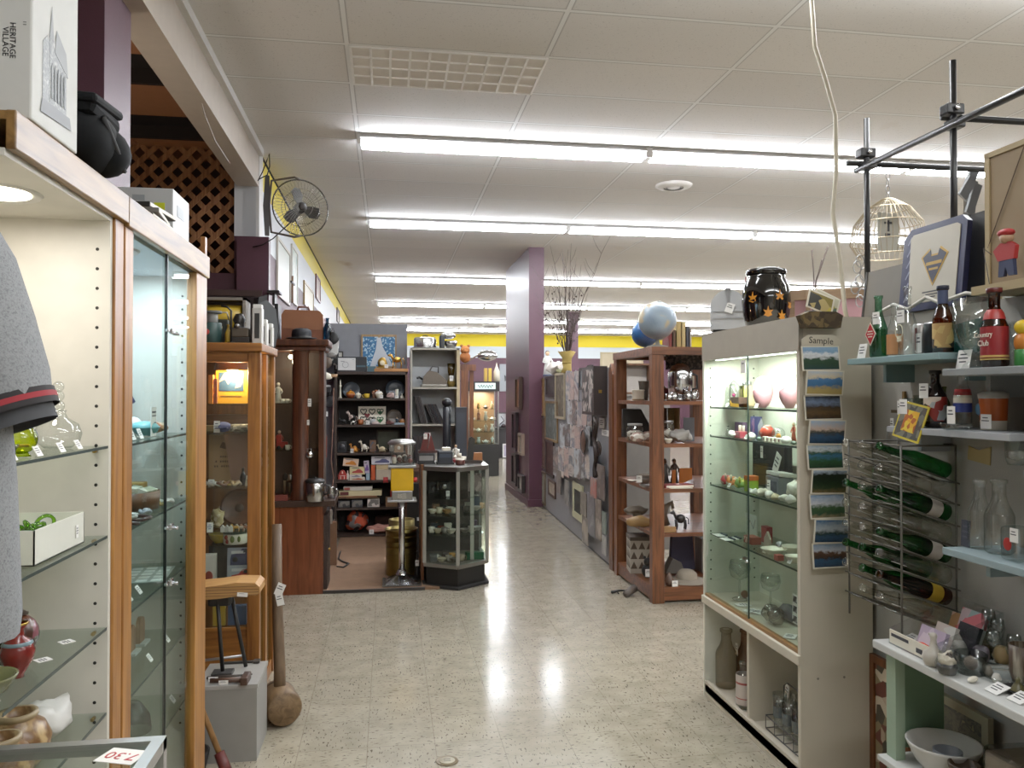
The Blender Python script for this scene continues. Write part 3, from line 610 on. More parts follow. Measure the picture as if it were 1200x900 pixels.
for i,(px,py)in enumerate([(48,530),(75,525),(95,522),(18,538)]):
    card('folded white price tag %s on the top shelf edge'%['before the yellow lamp','before the glass decanter','nearest the right panel','under the grey sleeve'][i],(-.728,ix(px,-.728),z),PI/2,.028,.024,.5,'tags on the top glass shelf')
z=1.2365
bx=G().b2(-.09,.09,-.14,.14,0,.003).b2(-.09,-.087,-.14,.14,0,.075).b2(.087,.09,-.14,.14,0,.075).b2(-.09,.09,-.14,-.137,0,.075).b2(-.09,.09,.137,.14,0,.075)
put('open_box','open white cardboard box holding green glass rings on the second shelf','box',[('tray',bx,flat('cfcfc2',.6)),('price_tag',cardG(.014,.03,3).turn((0,0,PI/2),(.0915,.09,.02)),TM)],(-.825,1.965,z))
GR=glass('b4e04a','4c7a10',.08,.03,1.1)
k=0
for i in range(13):
    y=1.87+.044*(i%5)+.012*(i//5);xx=-.865+.038*(i%3)
    o=put('glass_ring','green glass ring lying jumbled in the open white box','glass ring',[('ring',G().tube([(.021*math.cos(t),0,.021*math.sin(t))for t in[2*PI*j/16 for j in range(16)]],.0045,6,True),GR)],(xx,y,z+.03+.016*(i%3)),0,'green glass rings in the white box',rot=(.4+.3*i,.3*(i%2),.5*i))
z=1.0005
p=on(42,770,2,z)
put('vase','small dark red enamel vase with a gold rim on the third shelf','vase',[('body',G().lathe([(0,0),(.014,0),(.013,.006),(.03,.035),(.034,.055),(.026,.075),(.013,.085),(.012,.10),(.02,.112),(.017,.112)],24),pal(['5a1512','6e1d18','4a0f10'],20,'clouds',.2)),('rim',G().lathe([(.019,.110),(.0215,.112),(.019,.115)],24),BRASS),('band',G().lathe([(.0262,.076),(.030,.070),(.0275,.068)],24),flat('6f8790',.3))],(-.775,1.845,z))
put('pot','round brown enamel pot with floral panel behind the red vase','pot',[('body',G().ball(.052,(0,0,.058),(1,1,.95)),pal(['3a2118','55301f','30302a','6b3a42'],24,'cells',.25)),('stand',G().lathe([(0,0),(.03,0),(.024,.012),(0,.012)],20),flat('1f1a16',.4)),('leaf',G().prism([(0,0),(.012,.03),(.006,.055),(-.006,.03)],.004,(.0,.055,.04),(0,.2,PI/2)),flat('3f5a30',.5)),('lid',G().lathe([(.03,.105),(.018,.113),(0,.115)],20),flat('2a1812',.3))],(-.83,1.955,z))
put('bowl','shallow green glazed bowl at the front of the third shelf','bowl',[('bowl',bowlG(.062,.045),flat('5e5f3a',.25))],(-.785,1.718,z))
for i,(px,Y)in enumerate([(95,0),(69,0),(10,0)]):
    flatcard('white price tag lying %s on the third shelf'%['at the right end','beside the red vase','before the green bowl'][i],(-.745,ix(px,-.745),z),PI/2+PI/4,.03,.03,'tags on the third glass shelf')
z=.7825
BRV=pal(['8a6a45','6b4a2a','b09468','55381f'],16,'clouds',.3)
for i,(x,y,s)in enumerate([(-.80,1.905,1.0),(-.775,1.775,.9)]):
    put('stoneware_jar',['brown patterned stoneware jar, the farther one on the bottom shelf','brown patterned stoneware jar, the nearer one on the bottom shelf'][i],'jar',[('body',G().lathe([(0,0),(.04*s,0),(.062*s,.03),(.068*s,.065),(.055*s,.095),(.035*s,.11),(.04*s,.122),(.032*s,.122),(.028*s,.10)],26),BRV),('neck_ring',G().lathe([(.036*s,.108),(.042*s,.115),(.041*s,.123),(.034*s,.123)],26),flat('8d7a5a',.4))],(x,y,z))
pl=G().ball(.06,(0,0,.03),(1.1,1.7,.6),u=18,v=12).wob(.024,22)
zz=min(v.co.z for v in pl.bm.verts);pl.turn(at=(0,0,-zz))
put('plastic_bag','crumpled white plastic bag on the bottom shelf by the panel','bag',[('plastic_bag',pl,flat('c9c7c2',.35))],(-.82,2.07,z))
ZB=[.4625,.7105,.9605,1.2055,1.4545]
z=ZB[4]
for i,px in enumerate([158,167]):card(['white price tag at the left end of the top glass-door shelf','second white price tag on the top glass-door shelf'][i],(-.79,ix(px,-.79),z),PI/2,.035,.035,.4,'tags on the top glass-door shelf')
put('sign_card','tall white card with red picture on the top glass-door shelf','card',[('card',G().slot(0).box(.06,.003,.1).slot(1).box(.012,.001,.018,(-.012,-.002,.02)).slot(2).box(.045,.001,.006,(0,-.002,.08)).box(.045,.001,.004,(0,-.002,.068)).box(.02,.001,.03,(.012,-.002,.018)),[TAGW,flat('a02c2c',.5),INK])],(-.80,ix(180,-.80),z),PI/2)
put('trinket_box','aqua blue shell-shaped dish behind the glass door','dish',[('dish',bowlG(.05,.03).wob(.004,30),flat('5f9fa3',.4)),('lid',G().ball(.045,(0,0,.03),(1,1,.45)),flat('74b0b2',.4))],(-.83,2.93,z),PI/2)
put('stone_dish','coral coloured stone lying beside the aqua dish','stone',[('stone',G().ball(.05,(0,0,.014),(1,1.3,.4)).wob(.012,30),pal(['b98a62','c7a88c','9a5a40'],30,'cells'))],(-.85,3.10,z))
put('figurine','blue and brown standing doll figurine by the right panel of the glass cabinet','figurine',figure(.26,'34416e',hair='6b4426'),(-.95,3.08,z),PI/2)
put('dish','white shell ornament in front of the standing doll','shell',[('shell',G().ball(.045,(0,0,.03),(1.2,.9,.7)).wob(.014,26),flat('cfd3d4',.4))],(-.90,3.0,z))
put('jewelry_chest','pink and black patterned chest with an arched top behind the left glass door','chest',[('chest',G().box(.3,.12,.16),pal(['6b4038','3b2a26','8a5a4e'],18,'cells')),('lid',G().prism([(-.15,0),(-.15,.06),(-.1,.09),(.1,.09),(.15,.06),(.15,0)],.122,(0,0,.16)),pal(['b08d84','2b2323','9a7268'],26,'cells')),('handle',G().tube([(-.03,-.065,.1),(-.03,-.078,.095),(.03,-.078,.095),(.03,-.065,.1)],.004),STEEL)],(-.98,2.58,z),PI/2)
z=ZB[3]
put('round_box','round brown wooden box full of cards behind the glass door','box',[('tub',G().lathe([(0,.002),(.085,0),(.09,.06),(.084,.06),(.08,.008),(0,.008)],26),wood('6b4326','3f2415',.4)),('cards',G().box(.03,.08,.04,(-.04,0,.03),(0,.3,.2)).box(.03,.09,.045,(0,.0,.03),(0,.2,0)).box(.03,.08,.04,(.04,0,.03),(0,.35,-.2)),pal(['c9c6b4','4b4a40','a3a68c'],30,'cells'))],(-.87,2.93,z),0)
put('carved_block','yellowish wooden block beside the round brown box','block',[('block',G().box(.06,.06,.075,bev=.004),flat('b08c4c',.5))],(-.90,3.08,z))
put('necklace','dark beaded necklaces heaped at the left of the second glass-door shelf','necklace',[('beads',G().tube([(.06*math.cos(t*1.3)+.02*math.sin(t*5),.09*math.sin(t),.006+.004*math.sin(t*3))for t in[2*PI*j/60 for j in range(60)]],.006,6,True),flat('3a1f22',.3)),('strand',G().tube([(.04*math.cos(t*2),.06*math.sin(t),.016)for t in[2*PI*j/40 for j in range(40)]],.005,6,True),flat('8a8a86',.3))],(-.80,2.6,z))
for i,(px,s)in enumerate([(156,.9),(163,.7),(172,.8)]):flatcard(['white tag beside the beaded necklaces','white tag lying near the middle necklace','white tag lying before the round brown box'][i],(-.775,ix(px,-.775),z),PI/2+.3,.03,.03,'tags on the second glass-door shelf')
card('small white tag leaning on the yellowish block',(-.83,3.05,z),PI/2,.03,.035)
put('mug','dark brown jug at the left edge behind the glass door','jug',cup(.03,.08,flat('3b2c22',.3)),(-.90,2.46,z),PI/2)
z=ZB[2]
sh_=G().slot(0).box(.15,.26,.003).slot(1)
for i in range(3):
    for j in range(5):sh_.box(.035,.035,.001,(-.048+i*.048,-.1+j*.05,.003))
put('button_sheet','sheet of pale cards in rows lying on the third glass-door shelf','card sheet',[('sheet',sh_,[flat('8a9088',.5),flat('c9cdc6',.5)])],(-.84,3.0,z),.1)
put('bell','dark metal bell on the left of the third glass-door shelf','bell',[('bell',G().lathe([(.035,0),(.028,.02),(.02,.045),(.012,.055),(0,.058)],18),flat('1d1a18',.3)),('handle',G().lathe([(.005,.056),(.008,.075),(.004,.09),(.01,.1),(0,.105)],10),flat('2a2320',.3))],(-.86,2.5,z))
for i,px in enumerate([156,167]):card(['white diamond tag at the left of the third glass-door shelf','white diamond tag right of the dark bell'][i],(-.78,ix(px,-.78),z),PI/2,.03,.03,.6,'diamond tags behind the glass doors')
z=ZB[1]
for i,px in enumerate([166,155]):
    put('bookend','pale arched wooden bookend, the %s one of the pair'%['farther','nearer'][i],'bookend',[('arch',G().prism([(-.03,0),(-.03,.06)]+[(-.03*math.cos(a),.06+.03*math.sin(a))for a in[PI*j/8 for j in range(1,8)]]+[(.03,.06),(.03,0)],.014,(0,0,.008)),wood('9a7a5a','6b4c33',.4)),('base',G().box(.07,.05,.009),flat('a9b3ad',.4))],(-.87,ix(px,-.87),z),PI/2,'arched wooden bookends')
put('carved_post','tall narrow reddish wooden block at the right behind the glass door','block',[('block',G().box(.03,.03,.13).box(.018,.018,.04,(0,0,.13)),flat('6e4f48',.5))],(-.95,3.0,z))
for i,px in enumerate([217,200,180]):card(['white diamond tag at the right of the fourth glass-door shelf','white diamond tag at the middle of the fourth glass-door shelf','white diamond tag near the arched bookends'][i],(-.775,ix(px,-.775),z),PI/2,.028,.028,.6,'diamond tags behind the glass doors')
z=ZB[0]
put('rock','dark conical stone on the lowest visible glass-door shelf','stone',[('stone',G().lathe([(0,0),(.09,0),(.07,.06),(.03,.12),(0,.14)],14).wob(.02,14),flat('5d5a52',.7))],(-.88,2.6,z))
card('white diamond tag on the lowest glass-door shelf',(-.775,ix(207,-.775),z),PI/2,.03,.03,.6)
put('bell_jar','smoky frosted glass bell jar on the lowest glass-door shelf','bell jar',[('jar',G().lathe([(.06,0),(.055,.05),(.03,.09),(.02,.1)],22),glass('a9b0ad','5d6663',.05,.2))],(-.85,2.88,z))
# ------------------------------------------------------------------ honey oak corner cabinet, floor goods, dark curio cabinet, left wall
CX0,CX1,CY0,CY1,CH=-1.24,-.655,4.30,4.86,1.865
HP=[('post',G().b2(x,x+.062,y,y+.05,0,CH-.045,.003),HONEY)for x,y in((CX0,CY0),(CX1-.062,CY0),(CX0,CY1-.05),(CX1-.062,CY1-.05))]
CZ=[.08,.60,.885,1.12,1.40,1.55]
shc=[('shelf',G().b2(CX0+.03,CX1-.03,CY0+.02,CY1-.02,z-.008,z),SHELFG)for z in CZ[1:]]
put('corner_cabinet','honey oak glass-sided cabinet crammed with goods and lit from inside','cabinet',HP+shc+[
    ('top_board',G().b2(CX0-.01,CX1+.012,CY0-.02,CY1+.01,CH-.045,CH,.006),HONEYX),
    ('base',G().b2(CX0+.01,CX1-.008,CY0+.01,CY1-.008,0,.07).b2(CX0+.05,CX1-.05,CY0+.012,CY0+.03,.07,.40),HONEYX),
    ('back_panel',G().b2(CX0+.05,CX1-.05,CY1-.03,CY1-.02,.07,CH-.045),wood('8f5c33','6a4022',.5,'z')),
    ('top_rail',G().b2(CX0+.06,CX1-.06,CY0+.012,CY0+.04,CH-.10,CH-.045),HONEYX),
    ('stile',G().b2(CX1-.03,CX1-.004,CY0+.24,CY0+.30,.07,CH-.05),HONEY),
    ('front_glass',G().b2(CX0+.06,CX1-.06,CY0+.02,CY0+.024,.40,CH-.1),PANE),
    ('side_glass',G().b2(CX1-.018,CX1-.014,CY0+.05,CY1-.05,.07,CH-.05),PANE)])
put('bulb_lamp','glowing bulb under a dark dome shade inside the honey oak cabinet','lamp',[('shade',G().lathe([(.095,0),(.085,.04),(.055,.075),(.0,.09)],22),flat('5a3a28',.5)),('bulb',G().ball(.032,(0,0,-.012)),flat('ffe2b0',.4,emit=14,vary=.001))],(-.83,4.5,1.729),drop=False)
pl_=bpy.data.lights.new('bulb_glow','POINT');pl_.energy=17;pl_.color=(1,.72,.42);pl_.shadow_soft_size=.04
o=bpy.data.objects.new('bulb_glow',pl_);COL.objects.link(o);o.location=(-.80,4.43,1.71)
def cx(px,Y=4.42):return iy(px,Y)
z=CZ[5]
pc=G().slot(0).box(.225,.018,.175).slot(1).box(.125,.001,.10,(-.035,-.0095,.065)).slot(2).box(.055,.001,.09,(.085,-.0095,.01)).slot(3).box(.11,.001,.006,(-.035,-.0095,.035)).slot(4)
pc.prism([(-.08,.08),(-.05,.13),(.0,.15),(.02,.13),(-.01,.11),(-.03,.07),(-.045,.1)],.0015,(-.02,-.0098,.03)).prism([(-.02,.12),(.03,.10),(.02,.06),(-.01,.05),(.0,.08)],.0015,(-.005,-.0098,.03))
put('picture_book','yellow picture book with blue cover art standing under the bulb','book',[('book',pc,[flat('c69422',.5),flat('2d4a66',.5),flat('b84a22',.5),flat('6e4a1a',.5),flat('cfa98a',.5)])],(cx(278),4.45,z),0)
put('book','orange book standing left of the yellow picture book','book',book(.13,.15,.022,flat('c77a2c',.5)),(cx(247),4.45,z),.1)
put('book','dark red book standing left of the yellow picture book','book',book(.12,.13,.018,flat('5a2a22',.5)),(cx(251.5),4.46,z),.1)
z=CZ[4]
put('wooden_box','flat brown wooden box at the back of the second shelf','box',carton(.26,.1,.085,[wood('6f4a30','4b2f1c',.5,'x')]),(-.87,4.7,z))
put('cloth','folded grey checked cloth on the second shelf of the honey cabinet','cloth',[('cloth',G().box(.14,.16,.04,bev=.015).wob(.01,25),pal(['7d776c','4b463f','a29a8c'],70,'cells'))],(cx(284),4.47,z))
put('cap','blue fabric cap lying on the second shelf of the honey cabinet','cap',[('crown',G().ball(.045,(0,0,.012),(.9,1,.6)),flat('2a3468',.8)),('brim',G().box(.06,.05,.006,(0,-.05,.006)),flat('222a55',.8))],(cx(263),4.40,z))
put('book','flat tan book lying at the left of the second shelf','book',carton(.16,.12,.03,[flat('8d7450',.6)]),(cx(246),4.55,z))
card('tall white tag on the second shelf of the honey cabinet',(cx(257),4.36,z),0,.03,.06,.1)
z=CZ[3]
g=G().slot(0).box(.22,.10,.26).slot(1)
for i,(w,t)in enumerate([(.12,0),(.155,0),(.165,0)]):
    k=int(w/.012)
    for j in range(k):g.box(.0075,.001,.010,(-.006*k+j*.012-.0,-.0505,.135-i*.026))if(j*7+i*3)%5 else None
for x,s in((-.04,1),(.04,-1)):g.prism([(x-.015*s,.19),(x,.22),(x+.015*s,.215),(x+.02*s,.18)],.001,(0,-.0505,0))
g.slot(2).box(.025,.001,.03,(0,-.0505,.2))
put('carton','brown cardboard carton with a printed emblem and three lines of lettering','box',[('carton',g,[CARD,flat('5a3d28',.7),flat('7a2c20',.7)])],(cx(264),4.6,z),.03)
put('board','tilted brown board leaning beside the printed carton','board',[('board',G().box(.12,.01,.27).turn((0,-.16,0)),flat('7d5a48',.7))],(cx(284),4.47,z),0)
put('bottle','small black bottle on the third shelf of the honey cabinet','bottle',bottle(.09,.016,flat('17171b',.3),cap=flat('222',.4)if False else None),(cx(286),4.40,z))
for i,(px,c,w)in enumerate([(246,'9a8f86',.05),(254,'c9c6c0',.07),(262,'6f4b3e',.06),(270,'8d7038',.06),(278,'b8a184',.04)]):
    put('ornament',['grey brooch','white shell pin','dark red clasp','gilt chain','cream shell'][i]+' in the jewellery heap on the third shelf of the honey cabinet','jewellery',[('piece',G().tube([(w*.5*math.cos(t),.03*math.sin(t),.012+.006*math.sin(3*t+i))for t in[2*PI*j/18 for j in range(18)]],.008,6,True),flat(c,.35))],(cx(px,4.38),4.37+.012*(i%2),z),0,'jewellery heap in the honey cabinet')
card('white tag tilted beside the small black bottle',(cx(292,4.36),4.355,z),-.3,.04,.055,.3)
card('white tag hanging at the left edge under the printed carton',(cx(248,4.36),4.36,z),0,.03,.036,.1)
z=CZ[2]
dk=G().lathe([(0,0),(.055,.002),(.09,.015),(.102,.026),(.09,.022),(.05,.01),(0,.01)],30);dk.turn((PI/2-.25,0,0))
put('wooden_plate','large round brown wooden bowl propped upright in the honey cabinet','bowl',[('bowl',dk,wood('6e432e','4a2a1c',.35,'x')),('centre',G().cyl(.024,.005,(0,-.027,.0),(PI/2-.25,0,0)),flat('3b2318',.4))],(cx(275),4.6,z))
put('shell','knobbly cream seashell left of the propped wooden bowl','shell',[('shell',G().ball(.035,(0,0,.035),(1,1,1.5)).wob(.022,40),pal(['c2b185','8d7a4a','ded0ae'],50,'cells'))],(cx(254),4.46,z))
for i,(px,c)in enumerate([(262,'c4c0b8'),(267,'a5a19a'),(272,'d5d2ca'),(278,'d09a3a'),(284,'d9cbb8'),(289,'c58a6a'),(294,'b8a89a')]):
    put('miniature',['white tiny house figurine','grey tiny house figurine','second white tiny house figurine','gold tiny animal figurine','cream tiny animal figurine','pink tiny animal figurine','tan tiny animal figurine'][i]+' in the row on the fourth shelf','figurine',
        ([('house',G().box(.018,.018,.022).prism([(-.011,.022),(0,.036),(.011,.022)],.02),flat(c,.5))]if i<3 else beast(.04,flat(c,.4))),(cx(px,4.36),4.35,z),0,'row of tiny figurines in the honey cabinet')
card('white tag with a blue mark at the left of the fourth shelf',(cx(247,4.35),4.345,z),0,.03,.05,.1,mats=[TAGW,flat('2f3f8c',.5)])
z=CZ[1]
put('canister','white canister painted with red fruit and green pears','canister',[('body',G().cyl(.062,.056,n=24),IVORY),('lid',G().cyl(.064,.012,(0,0,.056),n=24),flat('2d4a40',.4)),('pears',G().ball(.015,(-.005,-.060,.03),(.8,.3,1.3)).ball(.015,(.025,-.054,.03),(.8,.3,1.2)),flat('6b7a35',.4)),('apples',G().ball(.013,(-.035,-.051,.04),(1,.3,1)).ball(.012,(-.03,-.053,.018),(1,.3,1)),flat('9a3330',.4))],(cx(272),4.53,.793))
put('shelf_riser','dark wooden riser box under the painted canister','riser',[('riser',G().box(.22,.16,.19),flat('2a211b',.6))],(cx(268),4.56,z))
put('bowl','yellow mixing bowl at the left beside the painted canister','bowl',[('bowl',bowlG(.055,.05),flat('b99a3a',.35))],(cx(251),4.56,.793))
def carmag(c1,c2,lab,px,Y,zz,h,dz=0):
    g=G().slot(0).box(.15,.006,h).slot(1).prism([(-.06,.03),(-.055,.055),(-.02,.062),(.0,.085),(.035,.085),(.05,.06),(.068,.055),(.068,.03)],.001,(0,-.0035,0)).slot(2).cyl(.014,.001,(-.035,-.0036,.03),(PI/2,0,0),14).cyl(.014,.001,(.042,-.0036,.03),(PI/2,0,0),14).slot(3).box(.07,.001,.014,(-.02,-.0035,h-.03)).slot(4).prism([(.004,.064),(.008,.08),(.03,.08),(.04,.064)],.0012,(0,-.0038,0))
    g.turn();[setattr(v.co,'z',v.co.z+dz)for v in g.bm.verts if v.co.y<-.0031 and v.co.z<h-.04]
    put('magazine',lab,'magazine',[('cover',g,[flat(c1,.35),flat(c2,.3),BLACK,flat('c8c8cc',.4),flat('2a3440',.3)])],(cx(px,Y),Y,zz),0,rot=(-.12,0,0))
carmag('8d8f9a','2f3658','car magazine with a dark blue car on its cover',284,4.395,z+.001,.19,.10)
carmag('9aa0a8','a82c2c','car magazine with a red car on its cover',285,4.365,z+.001,.105)
put('box','white box with a red bird picture at the left of the lower shelf','box',[('box',G().box(.06,.05,.17),flat('c5beb5',.5)),('marking',G().ball(.02,(0,-.026,.06),(1,.1,1.4)),flat('8a2f26',.5))],(cx(247,4.36),4.36,z))
put('folded_cloth','heap of dark folded cloth on the cabinet floor behind the stool','cloth',[('cloth',G().box(.35,.3,.2,bev=.04).wob(.02,9),flat('2b2824',.9))],(-.90,4.55,.0705))
put('game_box','yellow and blue flat box standing low in the honey cabinet','box',[('box',G().box(.06,.03,.1,(-.06,0,0)),flat('b08c2a',.5)),('lid',G().box(.09,.03,.1,(.03,0,0)),flat('3a4a6a',.5))],(cx(275),4.36,.402-.0))
for i,(yy,zz,c,hh)in enumerate([(4.62,CZ[5],'5d6468',.13),(4.62,CZ[4],'86837d',.08),(4.62,CZ[3],'9a958c',.1),(4.6,CZ[2],'4b4038',.12),(4.62,CZ[1],'9a5a44',.12)]):
    put('vase',['slate blue glass vase on the top shelf','grey pewter cup on the second shelf','pale glass goblet on the third shelf','dark brown mug on the fourth shelf','rust red jar on the lowest shelf'][i]+' behind the side glass','vase',vase([(hh*.15,0),(hh*.2,hh*.3),(hh*.17,hh*.7),(hh*.12,hh*.85),(hh*.17,hh),(hh*.14,hh)],flat(c,.3)),(-.708,yy,zz))
z=CH
put('cylinder_tin','brass yellow drum lying in a white framed box on the honey cabinet','drum',[('drum',G().cyl(.075,.2,(-.1,0,.16),(0,PI/2,0),24),pal(['b08a1e','c7a432','8a6a14'],9,'clouds',.4)),('box',G().b2(-.13,-.115,-.08,.08,0,.27).b2(.115,.13,-.08,.08,0,.27).b2(-.13,.13,-.08,.08,.255,.27).b2(-.115,.115,.05,.08,0,.255).b2(-.115,.115,-.08,.05,0,.08),flat('7a7268',.6))],(cx(262,4.7),4.70,z))
put('camp_stove','green metal camp stove with a red logo patch at the left of the cabinet top','stove',[('tank',G().cyl(.05,.11,n=20),flat('2f4a48',.4)),('burner',G().cyl(.03,.05,(0,0,.11),n=16),flat('8d8d8a',.4)),('cap',G().cyl(.05,.012,(0,0,.16),n=18),flat('5a5c5a',.4)),('logo',G().ball(.02,(-.02,-.047,.06),(1.2,.2,.8)),flat('b8342c',.4))],(cx(248,4.42),4.42,z))
put('lantern','dark green lantern with a round dial on the honey cabinet','lantern',[('body',G().box(.09,.08,.14,bev=.01),flat('23261f',.5)),('dial',G().cyl(.014,.006,(0,-.04,.095),(PI/2,0,0)),flat('c8b88a',.4)),('handle',G().tube([(-.04,0,.14),(-.03,0,.18),(.03,0,.18),(.04,0,.14)],.004),STEEL)],(cx(259,4.56),4.56,z))
put('iron_hook','thin black iron bracket standing before the brass drum','bracket',[('rod',G().tube([(0,0,0),(0,0,.17),(-.02,0,.19),(-.05,0,.195)],.006),BLACK),('foot',G().cyl(.02,.006,n=14),BLACK)],(cx(270.5,4.36),4.36,z))
put('gold_bottle','gold mustard-coloured narrow flask on the honey cabinet','flask',bottle(.10,.016,flat('a08428',.4)),(cx(266.5,4.37),4.38,z))
put('sewing_head','dark cast iron scale base with knobs on the honey cabinet','scale',[('base',G().box(.12,.10,.035,bev=.004),flat('1d1916',.5)),('body',G().box(.11,.09,.05,(0,0,.035),bev=.006),flat('4a4034',.5)),('pillar',G().lathe([(.03,.085),(.025,.11),(.035,.13),(.02,.16),(0,.165)],14),flat('1a1715',.4)),('knob',G().ball(.012,(0,-.05,.095)),STEEL)],(cx(280,4.44),4.44,z))
put('bottle','brown ridged bottle behind the cast iron scale','bottle',bottle(.17,.025,flat('5a463a',.4)),(cx(280,4.62),4.62,z))
for i,(px,Y,w,h,c)in enumerate([(302,4.42,.05,.19,'b9b7b2'),(308,4.52,.05,.12,'c9c6c2'),(315,4.66,.045,.11,'bfbcb6')]):
    put('camera',['tall silver folding camera at the right end','white narrow box at the right end','silver ribbed canister at the far right end'][i]+' of the honey cabinet top','camera' if i==0 else 'box',[('body',G().box(w,.07,h,bev=.004),flat(c,.4)),('trim',G().box(w*.5,.072,h*.7,(0,0,h*.15)),flat('2a2a2a',.4)),('cap',G().box(w*.9,.05,.02,(0,0,h),bev=.003),flat('dcdad6',.4))],(cx(px,Y),Y,z))
put('guitar_case','dark grey curved case standing behind the silver camera','case',[('case',G().prism([(-.05,0),(.05,0),(.07,.1),(.055,.22),(.0,.27),(-.05,.25)],.06),flat('43464a',.5)),('edge',G().prism([(-.06,.2),(-.05,.28),(.0,.30),(0,.27),(-.045,.25)],.065),flat('16161a',.5))],(cx(309,4.72),4.74,z),.6)
put('grey_bin','grey square metal bin on the floor in front of the honey cabinet','bin',[('bin',G().b2(-.82,-.565,3.65,3.95,0,.318),flat('8b8985',.5)),('rim',G().b2(-.824,-.561,3.646,3.954,.318,.335),flat('9a9894',.45))])
seat=G()
for i in range(5):
    zz=.012*i
    seat.prism([(-.145,.0+zz),(-.02,.004+zz),(.08,.012+zz),(.122,.008+zz),(.133,.003+zz),(.128,.012+zz),(.10,.022+zz),(.0,.016+zz),(-.145,.010+zz)],.15+.012*i)
st=[('seat',G().prism([(-.15,0),(-.04,.003),(.06,.015),(.118,.012),(.136,.024),(.134,.05),(.115,.068),(.03,.072),(-.05,.062),(-.15,.055)],.16,(0,0,.345)),wood('b98d55','9a6d3a',.45,'x'),[('groove',G().b2(-.148,.128,-.0815,-.080,.360,.362).b2(-.148,.13,-.0815,-.080,.372,.374).b2(-.148,.13,-.0815,-.08,.385,.387).b2(-.148,.12,-.0815,-.08,.398,.400),flat('5d3f20',.6))]),
      ('leg',G().tube([(-.06,-.02,.35),(-.03,-.04,.0)],.009,8),BLACK),('leg',G().tube([(-.01,.03,.35),(.055,.05,.0)],.009,8),BLACK),('stretcher',G().tube([(-.15,-.03,.06),(.05,-.03,.075)],.006,6),STEEL),('bracket',G().box(.1,.06,.05,(-.05,0,.30),bev=.01),BLACK),
      ('foot',G().box(.09,.07,.014,(-.03,-.04,0),bev=.003),flat('2b2a2a',.5)),('price_tag',cardG(.045,.018,1).turn((0,.1,0),(.06,-.083,.355)),TM)]
put('wooden_stool','small stool with a ribbed tan wooden seat and black legs on the grey bin','stool',st,(-.705,3.83,.3355))
def hammer(lab,loc,rz,l,hc):
    put('hammer',lab,'hammer',[('handle',G().tube([(-l/2,0,.012),(l/2,0,.012)],.010,8,taper=1.3),wood('5d4130','3c271b',.5,'x')),('head',G().box(.03,.09,.034,(l/2,0,0),bev=.004),hc),tagp((-l*.1,-.02,0),.04,.018)],loc,rz,'hand tools on the grey bin')
hammer('dark wooden mallet hammer lying across the front of the grey bin',(-.69,3.672,.3355),-.03,.15,wood('4a3328','2c1d15',.5))
put('pliers','rusty long pliers lying on the grey bin top','pliers',[('jaw',G().tube([(-.10,0,.008),(.09,.01,.008)],.007,6,taper=.5),flat('3b3029',.5)),('grip',G().tube([(-.10,0,.008),(-.02,-.03,.008),(.05,-.025,.008)],.006),flat('33291f',.5)),tagp((-.07,-.03,0),.04,.02)],(-.69,3.735,.3355),.05,'hand tools on the grey bin')
put('wrench','dark iron wrench resting at the back of the grey bin top','wrench',[('handle',G().box(.16,.014,.01,bev=.003),flat('2a2623',.5)),('jaw',G().box(.03,.04,.012,(.08,0,0),bev=.004),flat('2f2a26',.5))],(-.69,3.935,.3355),.03,'hand tools on the grey bin')
ax0,ax1=Vector((-.80,3.60,.30)),Vector((-.655,3.50,.012))
put('axe','long-handled tool with a tan shaft and dark red blade leaning on the grey bin','axe',[('shaft',G().tube([ax0+(ax0-ax1)*.5,ax0,ax0*.3+ax1*.7],.012,8),wood('9a7040','77522a',.5)),('blade',G().tube([ax0*.3+ax1*.7,ax1],.022,8,taper=1.1),flat('5b2420',.5))])
put('wicker_basket','dark low basket on the floor under the leaning shaft','basket',[('basket',G().lathe([(0,0),(.07,0),(.09,.10),(.08,.1),(.065,.01),(0,.01)],20),flat('1d1715',.8))],(-.83,3.55,0.0005))
hd=Vector((-.555,4.02,.085));mh=[('head',G().cyl(.083,.21,(-.062,.105,.085),(PI/2,0,-.45 if False else.0),26),wood('7a5f40','55402a',.6,'y'),[('band',G().lathe([(.084,-.013),(.086,0),(.084,.013)],26,(-.062,-.07,.085),(PI/2,0,0)),flat('4a3826',.6))])]
put('wooden_mallet','big wooden beetle mallet with a round head leaning against the honey cabinet','mallet',[('head',G().lathe([(0,0),(.078,0),(.084,.008),(.086,.05),(.082,.1),(.086,.15),(.083,.19),(.075,.2),(0,.2)],26,(0,0,0),(PI/2,0,.35)).turn(at=(0,0,.086)),wood('7d6243','574128',.6,'y'),[('band',G().lathe([(.087,.03),(.089,.04),(.087,.05)],26,(0,0,.086),(PI/2,0,.35)),flat('4a3826',.6))]),
    ('handle',G().tube([(.03,-.09,.1),(.025,-.06,.25),(.0,.02,.6),(-.01,.085,.93)],.03,12,taper=.8),wood('6b543c','4d3a28',.6)),('price_tag',cardG(.04,.06,2).turn((0,.4,0),(.012,-.05,.60)),TM),('price_tag',cardG(.035,.06,2).turn((0,-.2,0),(.03,-.055,.55)),TM)],(-.553,4.17,.0005),0)
fl=on(524,892,2,0)
put('floor_cap','round bronze floor outlet cover set in the vinyl tiles','floor outlet',[('ring',G().lathe([(.033,.0),(.046,.001),(.05,.003),(.05,.0)],28),flat('6b5a3e',.4)),('cover',G().cyl(.034,.003,n=28),flat('a39a84',.4)),('slot',G().box(.03,.004,.0008,(0,-.008,.003)).box(.03,.004,.0008,(0,.008,.003)),flat('4a4030',.5))],(fl.x,fl.y,.0006))
DX0,DX1,DY=-.98,-.515,6.60
